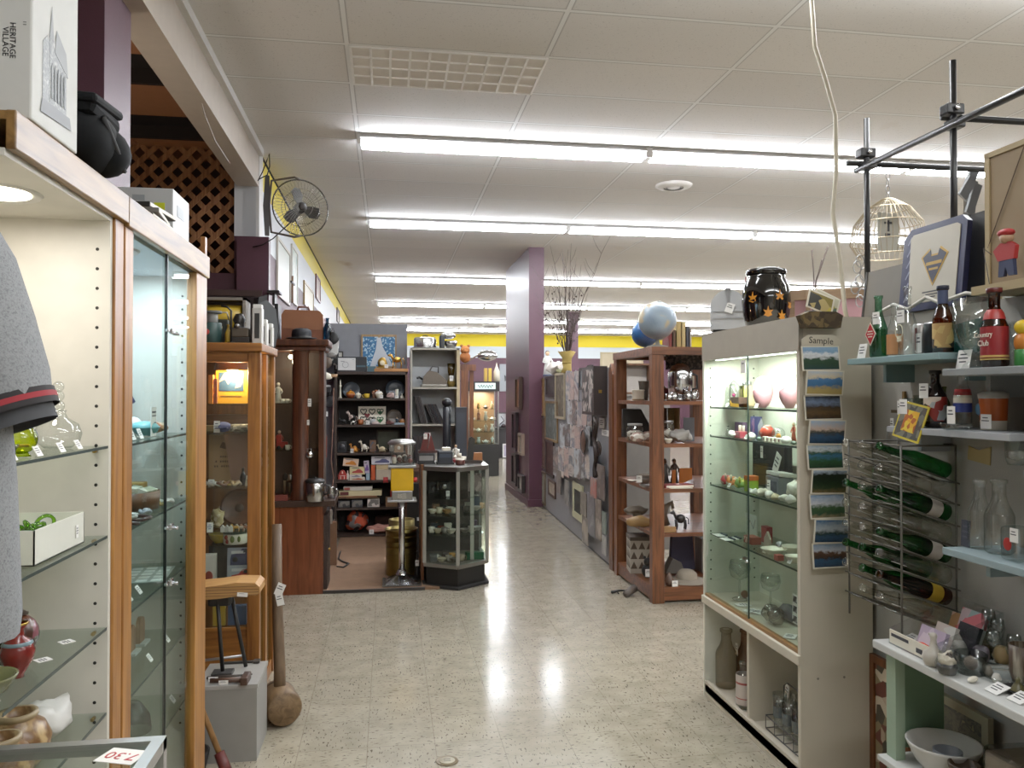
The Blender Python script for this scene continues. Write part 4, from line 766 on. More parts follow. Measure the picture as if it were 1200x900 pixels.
put('base_cabinet','reddish brown wooden base cabinet under the dark curio cabinet','cabinet',[('body',G().b2(DX0,DX1,DY,7.0,0,.70),MAHOG),('top',G().b2(DX0-.01,DX1+.095,DY-.015,7.0,.70,.748,.004),flat('3a2820',.35)),('side_panel',G().b2(DX1,DX1+.03,DY+.06,6.98,.0,.62),flat('2b1d17',.5),[('knob',G().ball(.012,(DX1+.036,DY+.2,.32)),BRASS)])])
ST=[('side_post',G().lathe([(.05,.748),(.05,.80),(.042,.82),(.042,1.93),(.05,1.95)],12,(-.70,6.66,0),sq=(1.55,.8)),WALNUT)]
shd=[('shelf',G().b2(DX0+.02,DX1-.02,6.69,6.98,zz,zz+.006),SHELFG)for zz in(1.14,1.52)]
put('curio_cabinet','dark walnut glass curio cabinet with heavy cornice standing on the reddish base','cabinet',ST+shd+[
    ('post',G().b2(DX0,DX0+.05,6.65,6.70,.748,1.95),WALNUT),('post',G().b2(DX1-.04,DX1,6.65,6.70,.748,1.95),WALNUT),
    ('stile',G().b2(DX1-.022,DX1-.005,6.70,6.97,.748,1.95),flat('3a2a22',.5)),
    ('cornice',G().b2(DX0-.02,DX1+.02,6.60,7.0,1.95,1.985,.008).b2(DX0-.04,DX1+.045,6.57,7.0,1.985,2.04,.012),WALNUT),
    ('back_panel',G().b2(DX0,DX1-.03,6.97,6.985,.748,1.95),flat('4a3a34',.6)),('floor_panel',G().b2(DX0,DX1,6.66,6.98,.748,.77),WALNUT),
    ('front_glass',G().b2(DX0+.05,-.76,6.675,6.679,.77,1.95),PANE),('front_glass',G().b2(-.64,DX1-.04,6.675,6.679,.77,1.95),PANE)])
put('cabinet_bulb','small glowing bulb under the curio cabinet cornice','bulb',[('bulb',G().ball(.018,(0,0,.02)),flat('ffe9c8',.4,emit=12,vary=.001)),('socket',G().cyl(.012,.02,(0,0,.036),n=12),BRASS)],(-.785,6.72,1.885))
p2=bpy.data.lights.new('curio_glow','POINT');p2.energy=2.5;p2.color=(1,.8,.55);p2.shadow_soft_size=.03;o=bpy.data.objects.new('curio_glow',p2);COL.objects.link(o);o.location=(-.785,6.74,1.86)
def dxp(px,Y=6.78):return iy(px,Y)
z=1.5265
put('lace_figurine','white porcelain lace figurine in the curio cabinet','figurine',figure(.17,'d8d2c4','e0d0c0','cfc8b8','cfc6b0'),(dxp(326),6.78,z))
for i,px in enumerate([332,336.5]):put('teacup',['white porcelain teacup beside the lace figurine','second white teacup beside the lace figurine'][i],'cup',cup(.022,.035,IVORY),(dxp(px),6.76,z),0,'teacups in the curio cabinet')
z=1.1465
put('toy_engine','red toy fire engine in the curio cabinet','toy',[('body',G().box(.09,.05,.05,(0,0,.015),bev=.006),flat('9a2620',.4)),('cab',G().box(.04,.05,.06,(-.025,0,.06),bev=.006),flat('a82c24',.4)),('wheel',G().cyl(.017,.006,(-.025,-.026,.017),(PI/2,0,0),14),BLACK),('wheel',G().cyl(.017,.006,(.028,-.026,.017),(PI/2,0,0),14),BLACK)],(dxp(331),6.78,z))
put('doll','red and white doll sitting on the toy fire engine shelf','doll',figure(.16,'8d3a34','c8a890','2a1c18'),(dxp(326),6.86,z))
put('pitcher','white small pitcher right of the toy fire engine','pitcher',cup(.02,.04,IVORY),(dxp(338),6.75,z))
z=.7705
put('brush_set','dressing table brushes hanging in the lower curio compartment','brush',[('handle',G().tube([(0,0,.0),(.005,0,.12)],.008,8,taper=1.4),flat('7a6048',.5)),('head',G().ball(.022,(.007,0,.15),(1,.5,1.5)),flat('20201e',.6))],(dxp(333),6.8,z))
put('hand_mirror','tarnished hand mirror beside the brush in the lower curio compartment','mirror',[('handle',G().tube([(0,0,0),(0,0,.1)],.007),flat('9a8a70',.4)),('mirror',G().cyl(.035,.006,(0,0,.135),(PI/2,0,0),20),metal('b8b8b8',.2))],(dxp(339),6.82,z))
put('box','small red wooden box at the front of the base cabinet top','box',carton(.10,.04,.045,[flat('6b2c22',.5)]),(iy(330,6.62),6.622,.7485))
put('coffee_urn','shiny steel pot with a black lid on the reddish base cabinet','pot',[('body',G().cyl(.075,.15,n=28),metal('b0aeac',.2)),('lid',G().lathe([(.078,.15),(.078,.165),(.06,.178),(0,.182)],28),BLACK),('knob',G().ball(.009,(0,0,.187)),BLACK),('handle',G().tube([(.07,0,.13),(.11,0,.12),(.11,0,.06),(.07,0,.05)],.008),BLACK)],(-.575,6.56+.0,.7485))
put('chrome_jug','small chrome jug behind the steel pot','jug',[('body',G().lathe([(0,0),(.03,0),(.035,.04),(.025,.08),(.03,.09),(.0,.09)],18),CHROME),('handle',G().tube([(.03,0,.075),(.055,0,.06),(.05,0,.02),(.03,0,.02)],.005),CHROME)],(-.463,6.75,.7485))
for i,(px,zz,s)in enumerate([(363,1.50,.9),(361.5,1.35,.6),(363,1.08,1.1)]):
    put('price_tag',['white paper tag','small brass key tag','chrome padlock'][i]+' hanging on the right curio cabinet door','tag' if i<2 else 'padlock',[('tag',cardG(.03*s,.07*s,2),TM)]if i<2 else[('body',G().ball(.03,(0,0,.03),(1,.6,1)),CHROME),('shackle',G().tube([(-.015,0,.05),(-.015,0,.08),(.015,0,.08),(.015,0,.05)],.005),STEEL)],(iy(px,6.655),6.636 if i<2 else 6.63,zz))
z=2.0405
put('briefcase','tan leather satchel standing upright on the dark curio cabinet','briefcase',[('body',G().prism([(-.17,0),(.17,0),(.165,.20),(.14,.245),(-.15,.25),(-.17,.21)],.11),flat('8a5238',.5,bump=.2)),('flap',G().prism([(-.165,.10),(.165,.09),(.165,.215),(.13,.25),(-.14,.255),(-.17,.215)],.12),flat('96603f',.45,bump=.2)),('handle',G().tube([(-.05,0,.25),(-.04,0,.285),(.04,0,.285),(.05,0,.25)],.009),flat('5d3424',.5))],(-.70,6.86,z))
put('bowler_hat','black felt hat resting in front of the tan satchel','hat',[('crown',G().lathe([(.078,.01),(.08,.05),(.075,.082),(.05,.097),(0,.10)],26),flat('14151c',.7)),('brim',G().lathe([(.07,.008),(.11,.006),(.125,.016),(.12,.02),(.1,.012),(.07,.016)],26),flat('101116',.7)),('band',G().lathe([(.0795,.012),(.082,.014),(.082,.03),(.0795,.032)],26),BLACK)],(-.695,6.68,z))
put('glass_jug','blue glass jug at the right end of the curio cabinet top','jug',bottle(.19,.034,glass('3f7f9a','163848',.08,.03,1.0),sh=.6),(-.50,6.80,z))
put('black_case','black upright case behind the tan satchel','case',[('case',G().box(.03,.2,.3,bev=.006),BLACK)],(-.905,6.86,z))
fx,fy,fz=-.70,6.62,3.10
fr=G()
R1=.225
cage=G()
for k in range(44):
    a=2*PI*k/44
    for s in(-1,1):
        cage.tube([(.035*math.cos(a),s*.058,.035*math.sin(a)),(.12*math.cos(a+.12),s*.056,.12*math.sin(a+.12)),(.19*math.cos(a+.2),s*.042,.19*math.sin(a+.2)),(R1*math.cos(a+.22),s*.004,R1*math.sin(a+.22))],.0011,3)
for r,s in((.08,.058),(.14,.053),(R1,0)):
    for sg in(-1,1):cage.tube([(r*math.cos(t),sg*s,r*math.sin(t))for t in[2*PI*j/36 for j in range(36)]],.0022 if r<R1 else.006,4,True)
blades=[]
for k in range(3):
    a=PI/2+.3+2*PI*k/3
    b=G().prism([(.03,-.02),(.09,-.055),(.155,-.045),(.165,.0),(.14,.045),(.08,.04),(.03,.02)],.003);b.turn((.0,0,0)).turn((.35,0,0)).turn((0,-a,0));blades.append(('blade',b,flat('3d3c3a',.6,spec=.2)))
yo=G().tube([(0,.0,.225),(-.05,.0,.24),(-.22,.05,.20),(-.235,.06,.0),(-.22,.05,-.21),(-.05,0,-.24),(0,0,-.225)],.010,8)
fan=put('wall_fan','round chrome wire wall fan mounted on the white corner under the ceiling','fan',[('cage',cage,metal('a8a8a6',.25)),('motor',G().cyl(.045,.09,(0,-.03,0),(-PI/2,0,0),20),flat('1c1a19',.5)),('hub',G().cyl(.03,.03,(0,-.062,0),(-PI/2,0,0),18),flat('2b2523',.4)),('yoke',yo,flat('4a4038',.35)),('bracket',G().prism([(-.015,-.24),(.015,-.24),(.02,0),(.015,.24),(-.015,.24),(-.03,.0)],.02,(-.25,.06,0)),flat('2a2422',.4))]+blades,(fx,fy,fz),0,rot=(0,0,.38),drop=False)
put('fan_cable','black cord looping from the fan across the wall corner','cord',[('cord',G().tube([(fx,fy+.09,fz-.02),(-.80,6.75,3.0),(-.95,6.9,2.9),(-1.05,6.99,2.86),(-1.13,6.99,2.84)],.005),BLACK)])
put('hanging_wire','thin black wire loop at the white wall corner above the fan','wire',[('wire',G().tube([(-1.09,6.99,3.40),(-1.04,6.9,3.45),(-.99,6.8,3.52),(-.97,6.8,3.58),(-.97,6.82,3.48),(-1.0,6.9,3.43),(-1.08,6.98,3.41)],.005),BLACK)])
put('hanging_cable','thin white cord hanging down below the alcove beam','cord',[('cord',G().tube([on(230,97,1,5.0),on(240,135,1,5.2),on(252,165,1,5.6),on(269,191,1,6.4)],.0045),flat('a9a095',.5))])
def lwall(name,lab,px0,px1,pyt,pyb,fm,pic,w=None):
    X=-1.118;ya,yb=ix(px0,X),ix(px1,X);a=on((px0+px1)/2,pyt,0,X);b=on((px0+px1)/2,pyb,0,X)
    ym=(ya+yb)/2;W=w or(yb-ya)
    put(name,lab,'picture',frame(W,a.z-b.z,fm,pic,.03,.02),(X+.02,ym,b.z),PI/2,'pictures on the left wall',drop=True)
lwall('framed_picture','pale tall framed picture on the left wall beside the fan',323,338,286,352,flat('b9b2a6',.5),flat('b7bcb4',.4))
lwall('framed_picture','white framed picture on the left wall above the satchel',340,347,290,356,flat('cfcac0',.5),pal(['9fb0a8','c4c9c0','7d9a94'],5,'clouds'))
lwall('framed_picture','gold framed picture further along the left wall',355,366,335,362,flat('8d7440',.4),flat('b7ab8a',.5))
lwall('framed_picture','small dark red framed picture on the yellow band of the left wall',369,374,324,352,flat('5d2a24',.5),flat('7a4a3a',.5))
lwall('framed_picture','thin dark framed picture far along the left wall',394,397,362,378,flat('3a2a22',.5),flat('6a5a4a',.5))
put('wall_cross','wooden cross hanging on the left wall below the fan','cross',[('upright',G().box(.03,.02,.30),flat('6b4a2a',.5)),('crossbar',G().box(.28,.02,.02,(0,-.003,.21)),flat('1d1a18',.5))],(-1.06,ix(338,-1.1),2.62),PI/2)
put('framed_picture','brown dark framed picture on the purple wall above the honey cabinet','frame',frame(.56,.42,flat('3a2622',.5),flat('23161a',.6),.05,.03),(-1.33,6.96,2.05),0)
put('wall_shelf','small black bracket shelf on the purple corner','shelf',[('board',G().box(.10,.2,.02),BLACK),('bracket',G().box(.02,.15,.1,(0,0,-.1)),BLACK)],(-.955,7.03,2.35),0)
# ------------------------------------------------------------------ grey divider, brown bookcase, cream bookcase, hexagonal showcase, far aisle
def T(n,l,c,P,loc=(0,0,0),rz=0,g=None):return put(n,l,c,P,loc,rz,g)
struct('partition_wall',G().b2(-.78,.215,9.37,9.42,0,2.41),flat('7d7f86',.7))
struct('carpet_floor',G().b2(-.515,.42,6.62,9.36,0,.022),flat('7d5f47',.95,bump=.6,vary=.25))
struct('trim_6',G().b2(-.515,.30,6.60,6.62,0,.024),flat('2a2522',.5))
EX0,EX1,EY=-.585,.215,9.02
EZ=[.05,.345,.645,.95,1.26,1.555];ETOP=1.85
BR=wood('3a2a22','241913',.5,'z');BRX=wood('3a2a22','241913',.5,'x')
T('bookcase','tall dark brown open bookcase packed with toys, plates and games','bookcase',[
    ('side_panel',G().b2(EX0,EX0+.025,EY,9.36,.022,ETOP),BR),('side_panel',G().b2(EX1-.025,EX1,EY,9.36,.022,ETOP),wood('5b3b28','3c2619',.5,'z')),('back_panel',G().b2(EX0+.025,EX1-.025,9.345,9.358,.022,ETOP-.03),flat('1c1512',.7)),
    ('top_board',G().b2(EX0,EX1,EY,9.36,ETOP-.03,ETOP),BRX)]+[('shelf',G().b2(EX0+.025,EX1-.025,EY+.005,9.345,zz-.022,zz),BRX)for zz in EZ],(0,0,0))
def ex(px,Y=9.14):return iy(px,Y)
em=lambda p:m(p,9.1)
z=EZ[5]
T('candlestick','white slender candlestick on the top shelf of the brown bookcase','candlestick',[('stem',G().lathe([(0,0),(.02,0),(.012,.02),(.008,.12),(.014,.14),(.007,.15),(.006,.2),(0,.21)],14),IVORY)],(ex(399),9.12,z))
T('plate','blue grey glass plate standing at the left of the top bookcase shelf','plate',stand_plate(.095,flat('5b646e',.3)),(ex(411),9.28,z))
T('plate','blue grey glass plate standing at the right of the top bookcase shelf','plate',stand_plate(.108,flat('4a5560',.3)),(ex(463),9.28,z))
T('casserole','amber and rust coloured covered dish on the top bookcase shelf','dish',[('body',G().lathe([(0,0),(.03,0),(.05,.03),(.05,.045),(0,.05)],20),flat('7d3a1c',.4)),('lid',G().lathe([(.05,.045),(.04,.07),(.01,.08),(0,.082)],20),flat('a96a1c',.4)),('knob',G().ball(.009,(0,0,.087)),flat('a96a1c',.4))],(ex(411),9.10,z))
T('sugar_bowl','white lidded sugar bowl right of the amber dish','bowl',[('body',bowlG(.034,.04),IVORY),('lid',G().lathe([(.033,.04),(.02,.055),(0,.058)],18).ball(.007,(0,0,.062)),IVORY)],(ex(420),9.10,z))
T('mug','yellow mug on the top bookcase shelf','mug',cup(.032,.05,flat('c9a52a',.4)),(ex(430),9.10,z),PI)
T('figurine','small brown and white figurine beside the yellow mug','figurine',figure(.085,'6a4634'),(ex(438),9.08,z))
T('fruit_basket','rust red basket of fruit behind the white tureen','basket',[('basket',bowlG(.055,.05),flat('5b2c1e',.6))]+[('fruit',G().ball(.022,(-.03+.03*i,.0,.06+.012*(i%2))),flat(['7a3420','8d4a26','6a2a1c'][i],.5))for i in range(3)],(ex(441),9.20,z))
T('tureen','cream tureen with a white lid on the top bookcase shelf','tureen',[('body',bowlG(.045,.055),IVORY),('lid',G().lathe([(.043,.055),(.03,.075),(0,.08)],20),WHITE),('knob',G().ball(.008,(0,0,.085)),WHITE),tagp((.03,-.05,0),.035,.035)],(ex(444),9.09,z))
T('conch_shell','pink rippled seashell on the top bookcase shelf','shell',[('shell',G().ball(.035,(0,0,.03),(1.3,.9,.9)).wob(.02,30),flat('b59a94',.5))],(ex(458),9.10,z))
T('candle','white pillar candle before the right blue plate','candle',[('wax',G().cyl(.017,.10,n=18),flat('cfcdbb',.5)),('wick',G().cyl(.002,.012,(0,0,.1),n=6),BLACK),tagp((0,-.022,0),.04,.03)],(ex(465),9.09,z))
T('bell','small white bell at the right end of the top bookcase shelf','bell',[('bell',bell_dome(.02,.03),IVORY),('handle',G().cyl(.004,.025,(0,0,.028)),IVORY)],(ex(471),9.10,z))
z=EZ[4]
hbd=G().slot(0).box(em(32),.008,em(21))
def heart(g,x,zc,r,mi,fill=False):
    pts=[(r*.95*math.sin(t)**3,r*(.8*math.cos(t)-.32*math.cos(2*t)-.12*math.cos(3*t)))for t in[2*PI*j/20 for j in range(20)]]
    g.slot(mi)
    if fill:g.prism(pts,.004,(x,-.006,zc))
    else:g.tube([(x+a,-.008,zc+b)for a,b in pts],r*.16,5,True)
hp=[('board',hbd,IVORY)]
for i,(x,zz,f)in enumerate([(-.095,.145,0),(0,.145,0),(.09,.145,2),(-.095,.06,0),(.0,.055,0),(.09,.055,2)]):
    h_=G();heart(h_,x,zz,.036,0)
    if f:h_.ball(.022,(x,-.006,zz-.01),(1,.2,.7))
    hp.append(('heart',h_,flat(['22261f','22261f','1f4d2b','22261f','22261f','1f5a2f'][i],.4)))
hp.append(('heart',(lambda h_:(heart(h_,-.055,.10,.034,0,True),h_)[1])(G()),flat('6b1f22',.5)))
T('heart_board','white board with rows of dark green and red heart ornaments','board',hp,(ex(436),9.22,z),0,None)
T('cat_figurine','black and white cat figurine pair at the left of the second bookcase shelf','figurine',beast(.075,pal(['1a1a1a','1c1c1c','c9c6c0'],25,'cells'),neck=.4,fat=1.2),(ex(402.5),9.13,z))
T('dog_figurine','tall black and white dog figurine on the second bookcase shelf','figurine',beast(.15,pal(['161616','b9a49a','1c1a1a'],18,'cells'),lens=.75,neck=.5),(ex(413),9.14,z))
T('dog_figurine','small white spotted dog before the heart board','figurine',beast(.06,pal(['d0cdc6','2a2a2a','cfc9c0'],30,'cells')),(ex(414),9.05,z))
T('pitcher','amber brown squat pitcher before the heart board','pitcher',cup(.032,.06,flat('8a4a22',.3)),(ex(423),9.09,z))
T('salt_shaker','black and white lidded pot before the heart board','pot',[('body',G().lathe([(0,0),(.025,0),(.03,.03),(.018,.05),(0,.05)],16),flat('bfbcb6',.4)),('lid',G().lathe([(.019,.05),(.015,.062),(0,.066)],16),flat('1b1a1a',.4)),tagp((0,-.032,.005),.03,.03)],(ex(431),9.07,z))
T('silver_pot','grey pewter pot with a black knob before the heart board','pot',[('body',G().lathe([(0,0),(.03,0),(.036,.03),(.03,.06),(0,.065)],18),flat('a3a5a6',.3)),('knob',G().ball(.011,(0,0,.073)),BLACK)],(ex(437),9.10,z))
T('shell','pale pink shell lying before the heart board','shell',[('shell',G().ball(.03,(0,0,.018),(1.5,.9,.6)).wob(.01,30),flat('b9a6a2',.5))],(ex(441),9.06,z))
T('plate','brown patterned half-hidden plate at the right of the second bookcase shelf','plate',stand_plate(.085,flat('6f6358',.4)),(ex(462),9.28,z))
T('figurine','small dark blue figurine before the brown plate','figurine',figure(.085,'2a3a48'),(ex(465),9.12,z))
T('round_box','round orange topped wooden box at the right of the second bookcase shelf','box',[('box',G().cyl(.032,.03,(0,0,.032),(PI/2,0,0),22),flat('6e4522',.4)),('face',G().cyl(.024,.004,(0,-.029,.032),(PI/2,0,0),22),flat('b5763a',.4))],(ex(471.5),9.12,z))
T('knife_box','pale narrow tray before the brown plate','tray',[('tray',G().box(.11,.05,.02,bev=.004),flat('8a9aa6',.5))],(ex(468),9.06,z))
T('rock','dark red mineral lump at the right of the second bookcase shelf','stone',[('stone',G().ball(.03,(0,0,.015),(1.5,1,.7)).wob(.014,30),flat('4a2422',.6))],(ex(457),9.07,z))
z=EZ[3]
T('pig_figurine','orange pig bank on the third bookcase shelf','piggy bank',beast(.10,flat('b9782c',.3),lens=1.0,neck=.1,leg=.22,fat=1.9),(ex(416),9.10,z))
T('dog_figurine','white spotted puppy figurine right of the orange pig','figurine',beast(.135,pal(['d8cfc0','cfc3b0','5a3a2a'],16,'cells'),lens=.7,neck=.45,leg=.3,fat=1.2),(ex(427),9.12,z))
T('cow_figurine','cream cow creamer with a curled handle','figurine',beast(.09,pal(['b9a684','cdbd9c','8f5a3c'],20,'cells'),lens=1.2,neck=.2,leg=.25,fat=1.7),(ex(448),9.10,z))
T('framed_print','murky green framed print at the back of the third bookcase shelf','picture',frame(.26,.24,flat('3a332a',.5),flat('565a4a',.5),.02),(ex(455),9.325,z),0)
T('tile','blue and brown tile standing behind the puppy figurine','tile',[('tile',G().box(.07,.012,.13),pal(['3c4c5c','6b4a30','55656f'],14,'clouds'))],(ex(437),9.2,z))
T('jewel_box','pinkish box with a white round emblem at the right end','box',[('box',G().box(.10,.08,.085),flat('9f7e62',.6)),('lid',G().prism([(-.045,0),(.045,0),(.045,.035),(.025,.055),(-.025,.055),(-.045,.035)],.07,(0,0,.085)),flat('c9a99a',.5)),('emblem',G().cyl(.018,.002,(0,-.041,.05),(PI/2,0,0)),IVORY)],(ex(467.5),9.10,z))
T('glass_jar','small white figure box left of the pink box','box',carton(.05,.05,.12,[flat('a39a92',.5)]),(ex(459),9.2,z))
T('clock','black square clock at the dark left of the third bookcase shelf','clock',[('case',G().box(.1,.05,.12,bev=.004),flat('1b1b1e',.4)),('dial',G().cyl(.035,.003,(0,-.026,.06),(PI/2,0,0)),flat('2a2a2e',.3))],(ex(401),9.14,z))
card('white tag dangling on the third bookcase shelf near the orange pig',(ex(413),9.06,z+.0),-.3,.035,.045,.1)
z=EZ[2]
def tbox(lab,px,w,h,c1,c2,zz=z,Y=9.10,d=.06,rz=0,grp='boxed toy cars on the bookcase',tilt=0):
    g=G().box(w,d,h);P=G().slot(0).prism([(-w*.36,h*.2),(-w*.3,h*.42),(-w*.1,h*.5),(w*.02,h*.72),(w*.2,h*.68),(w*.36,h*.4),(w*.38,h*.2)],.002,(0,-d/2-.001,0)).slot(1).box(w*.5,.002,h*.1,(-w*.1,-d/2-.001,h*.8))
    if tilt:g.turn((0,tilt,0));P.turn((0,tilt,0))
    T('toy_box',lab,'box',[('carton',g,flat(c1,.5)),('marking',P,[flat(c2,.4),flat('5a5a64',.5)])],(ex(px,Y),Y,zz),rz,grp)
tbox('cream toy car box with an orange car balanced on the stack, topmost at left',411,.165,.085,'d6b8a0','c87a2a',z+.148,tilt=.10)
tbox('cream toy car box with a red and yellow car in the middle of the stack',419,.165,.082,'d3c490','a6403a',z+.064)
tbox('white toy box with a grey car second from the bottom of the stack',417,.13,.030,'d6cfcc','6a6a7a',z+.032)
tbox('white and orange toy box at the bottom of the stack',419,.165,.030,'d8cdbb','b8552a',z)
tbox('narrow lilac toy box leaning upright beside the stack',430.5,.055,.135,'b5a7b8','6a4a8a',z+.075,tilt=-.08)
T('block','pale blue box under the leaning lilac box','box',carton(.04,.06,.074,[flat('8fa6b5',.5)]),(ex(431.5),9.10,z))
T('book','thick orange book standing on the fourth bookcase shelf','book',book(.10,.165,.048,flat('c0502a',.5)),(ex(437.5),9.13,z))
tbox('wide white toy box with dark lettering on top of the cream boxes',447.5,.225,.088,'c7c2c6','4a4a6a',z+.172)
T('box','yellowish flat box second from the top at the right','box',carton(.13,.08,.055,[flat('b9a27a',.5)]),(ex(448),9.12,z+.112))
T('box','beige box with a dark mark below the yellowish box','box',carton(.17,.1,.11,[flat('b5a590',.5)]),(ex(450),9.13,z))
g=G().slot(0).prism([(-.045,0),(.045,0),(.045,.06),(.025,.10),(0,.115),(-.025,.10),(-.045,.06)],.05).slot(1).box(.06,.002,.004,(0,-.026,.05)).box(.012,.002,.025,(0,-.026,.075)).box(.006,.002,.03,(-.02,-.026,.015)).box(.006,.002,.03,(.02,-.026,.015))
T('toy_barn','small red toy barn with white trim at the left of the fourth shelf','toy',[('barn',g,[flat('a03028',.5),IVORY]),('base',G().box(.12,.07,.012),flat('3a2a22',.6))],(ex(402),9.09,z))
T('bottle','white bottle beside the red toy barn','bottle',bottle(.105,.016,flat('cfcabf',.5)),(ex(408),9.09,z))
z=EZ[1]
for i,(px,w,h,c1,c2,lab)in enumerate([(421,.46,.012,'5d4630','4a3422','brown flat game box, third from the top of the games'),(419,.43,.012,'9a6a48','7a4e34','orange brown game box near the bottom of the games'),(423,.46,.055,'cdbf94','5a2622','long tan game box with a dark red end panel'),(420,.31,.04,'c9c2b4','9a4a40','white game box on top of the pile')]):
    zz=z+[.097,.112,.128,.188][i]
    T('game_box',lab,'game',[('base',G().box(w,.2,h*.55),flat(c1,.5)),('lid',G().box(w*1.01,.205,h*.48,(0,0,h*.52)),flat(c1,.5)),('end_panel',G().box(w*.2,.002,h*.7,(-w*.38,-.104,h*.15)),flat(c2,.5))],(ex(px),9.16,zz),0,'board games on the bookcase')
for i,(px,w,h,c)in enumerate([(404,.13,.075,'2a2a2c'),(419,.12,.08,'3a3c40'),(438,.13,.09,'cfc6bc')]):
    T('game_box',['black boxed game at the bottom left of the fifth shelf','dark grey boxed game at the bottom of the fifth shelf','white card game box with small print under the game pile'][i],'game',carton(w,.18,h,[flat(c,.5),pal([c,c,'6b6660'],30,'cells')]),(ex(px),9.16,z),0,'board games on the bookcase')
T('wooden_crate','brown wooden box with a grey stone pattern at the right of the fifth shelf','box',carton(.13,.12,.10,[flat('7a5a3c',.6)]),(ex(459),9.12,z))
T('bottle','red squeeze bottle with a white cap on the fifth shelf','bottle',bottle(.13,.024,flat('a8262c',.4),cap=flat('e0dcd6',.4)),(ex(460),9.12,z+.105))
def heap(n,lab,px,Y,w,d,h,mt,sd,sc=9):
    g=G().ball(.5,(0,0,h*.45),(w,d,h),u=30,v=16).wob(min(w,h)*.24,sc,sd).wob(min(w,h)*.08,sc*3,sd);T(n,lab,'cloth',[('cloth',g,mt)],(iy(px,Y),Y,EZ[0]))
heap('folded_cloth','orange and black patterned blanket heaped on the bottom bookcase shelf',417,9.17,.22,.17,.22,pal(['b5482c','3a2a2c','c05a36','8f8a88','b04428'],16,'cells',.9),1)
heap('folded_cloth','pink and brown striped cloth folded on the bottom bookcase shelf',446,9.11,.30,.13,.09,pal(['a5685a','c08a7a','6a3a34'],8,'clouds',.9,(1,1,6)),2)
heap('folded_cloth','dark brown blanket at the back of the bottom bookcase shelf',452,9.25,.24,.09,.18,flat('3b2720',.9),4)
card('white tag on the dark blanket of the bottom shelf',(ex(436),9.03,EZ[0]),0,.05,.05,.1)
z=ETOP
g=G().slot(0).box(.32,.14,.165,bev=.004).slot(1).box(.19,.002,.135,(-.055,-.071,.015)).slot(2).tube([(-.07+.032*math.cos(t),-.073,.075+.032*math.sin(t))for t in[2*PI*j/16 for j in range(16)]],.002,4,True).box(.04,.002,.006,(-.1,-.072,.11)).box(.02,.002,.004,(.015,-.072,.13)).slot(3).box(.1,.002,.02,(.1,-.072,.05))
T('appliance_box','black carton with a white picture panel on top of the brown bookcase','box',[('carton',g,[flat('1c2026',.45),flat('d5d6d6',.5),flat('6a6e72',.5),flat('3a5560',.5)])],(iy(412.5,9.1),9.12,z))
T('wooden_board','light wooden board under the gold clock and horse','board',[('board',G().box(em(39),.2,.035,bev=.003),wood('a9743f','8a5a2e',.4,'x'))],(iy(458.5,9.1),9.12,z))
T('book','blue green book lying beside the black carton','book',carton(.09,.15,.06,[flat('3a5a66',.5)]),(iy(435.5,9.1),9.12,z))
z2=z+.0372
T('mantel_clock','ornate gold mantel clock on the wooden board','clock',[('case',G().lathe([(0,0),(.05,0),(.045,.015),(.055,.05),(.045,.09),(.03,.11),(.012,.12),(0,.125)],16,sq=(1,.6)).wob(.006,40),metal('b08c42',.35)),('dial',G().cyl(.028,.006,(0,-.032,.058),(PI/2,0,0),20),flat('d5cba8',.4)),('base',G().box(.12,.06,.012),metal('9a7836',.35)),tagp((.045,-.05,0),.04,.04)],(iy(448,9.1),9.10,z2))
T('horse_figurine','golden standing horse figurine on the wooden board','figurine',beast(.17,metal('c39a4a',.25),lens=1.0,neck=.5,leg=.45,fat=.95),(iy(465,9.1),9.12,z2))
g=G().slot(0)
T('window_picture','wooden framed picture of a window with blue patterned panes and white curtains','picture',[('frame',G().b2(-.2,.2,0,.012,0,.02).b2(-.2,.2,0,.012,.36,.385).b2(-.2,-.183,0,.012,.02,.36).b2(.183,.2,0,.012,.02,.36),wood('a98a60','866a44',.5)),
    ('pane',G().b2(-.183,.183,.006,.010,.02,.36),pal(['1f5a8a','2f6f9f','9fc0d4','246392'],60,'cells',.4)),('mullion',G().b2(-.012,.012,.002,.006,.2,.36),wood('a98a60','866a44',.5)),('curtain',G().prism([(-.02,.35),(.02,.35),(.04,.25),(.16,.02),(.02,.02),(0,.1),(-.04,.02),(-.1,.02),(-.035,.22)],.003,(0,.003,0)),flat('c3cad2',.7))],(iy(444,9.35),9.34,1.90),0)
def hang(n,lab,cat,P,px,py,Y=9.30):
    p=on(px,py,1,Y);T(n,lab,cat,P,(p.x,Y,p.z),0,None)
pr=flat('1a1a1c',.6)
hang('hanging_bag','black and white printed cloth bag hanging on the grey divider','bag',[('bag',G().box(.17,.03,.3,bev=.008),pal(['151515','cfcfca','1c1c1c','8a8a86'],9,'cells')),('strap',G().tube([(-.05,0,.3),(-.03,0,.37),(.03,0,.37),(.05,0,.3)],.006),pr)],388,428)
hang('hanging_shoe','brown leather shoe hanging by the printed bag','shoe',[('upper',G().ball(.5,(0,0,.04),(.24,.08,.09)).box(.09,.07,.07,(-.06,0,.05),bev=.02),flat('4d4038',.5)),('sole',G().ball(.5,(0,0,.008),(.25,.09,.03)),pr)],383,446,9.25)
hang('hanging_slipper','grey slipper hanging above the brown shoe','shoe',[('upper',G().ball(.5,(0,0,.035),(.2,.08,.08)),flat('6b6660',.6)),('sole',G().ball(.5,(0,0,.006),(.21,.085,.025)),pr)],384,421,9.16)
hang('hanging_shoe','black shoe with a strap hanging low on the divider','shoe',[('upper',G().ball(.5,(0,0,.04),(.17,.07,.1),(0,.7,0)),pr),('heel',G().box(.03,.04,.06,(.06,0,-.03)),pr)],380,470,9.28)
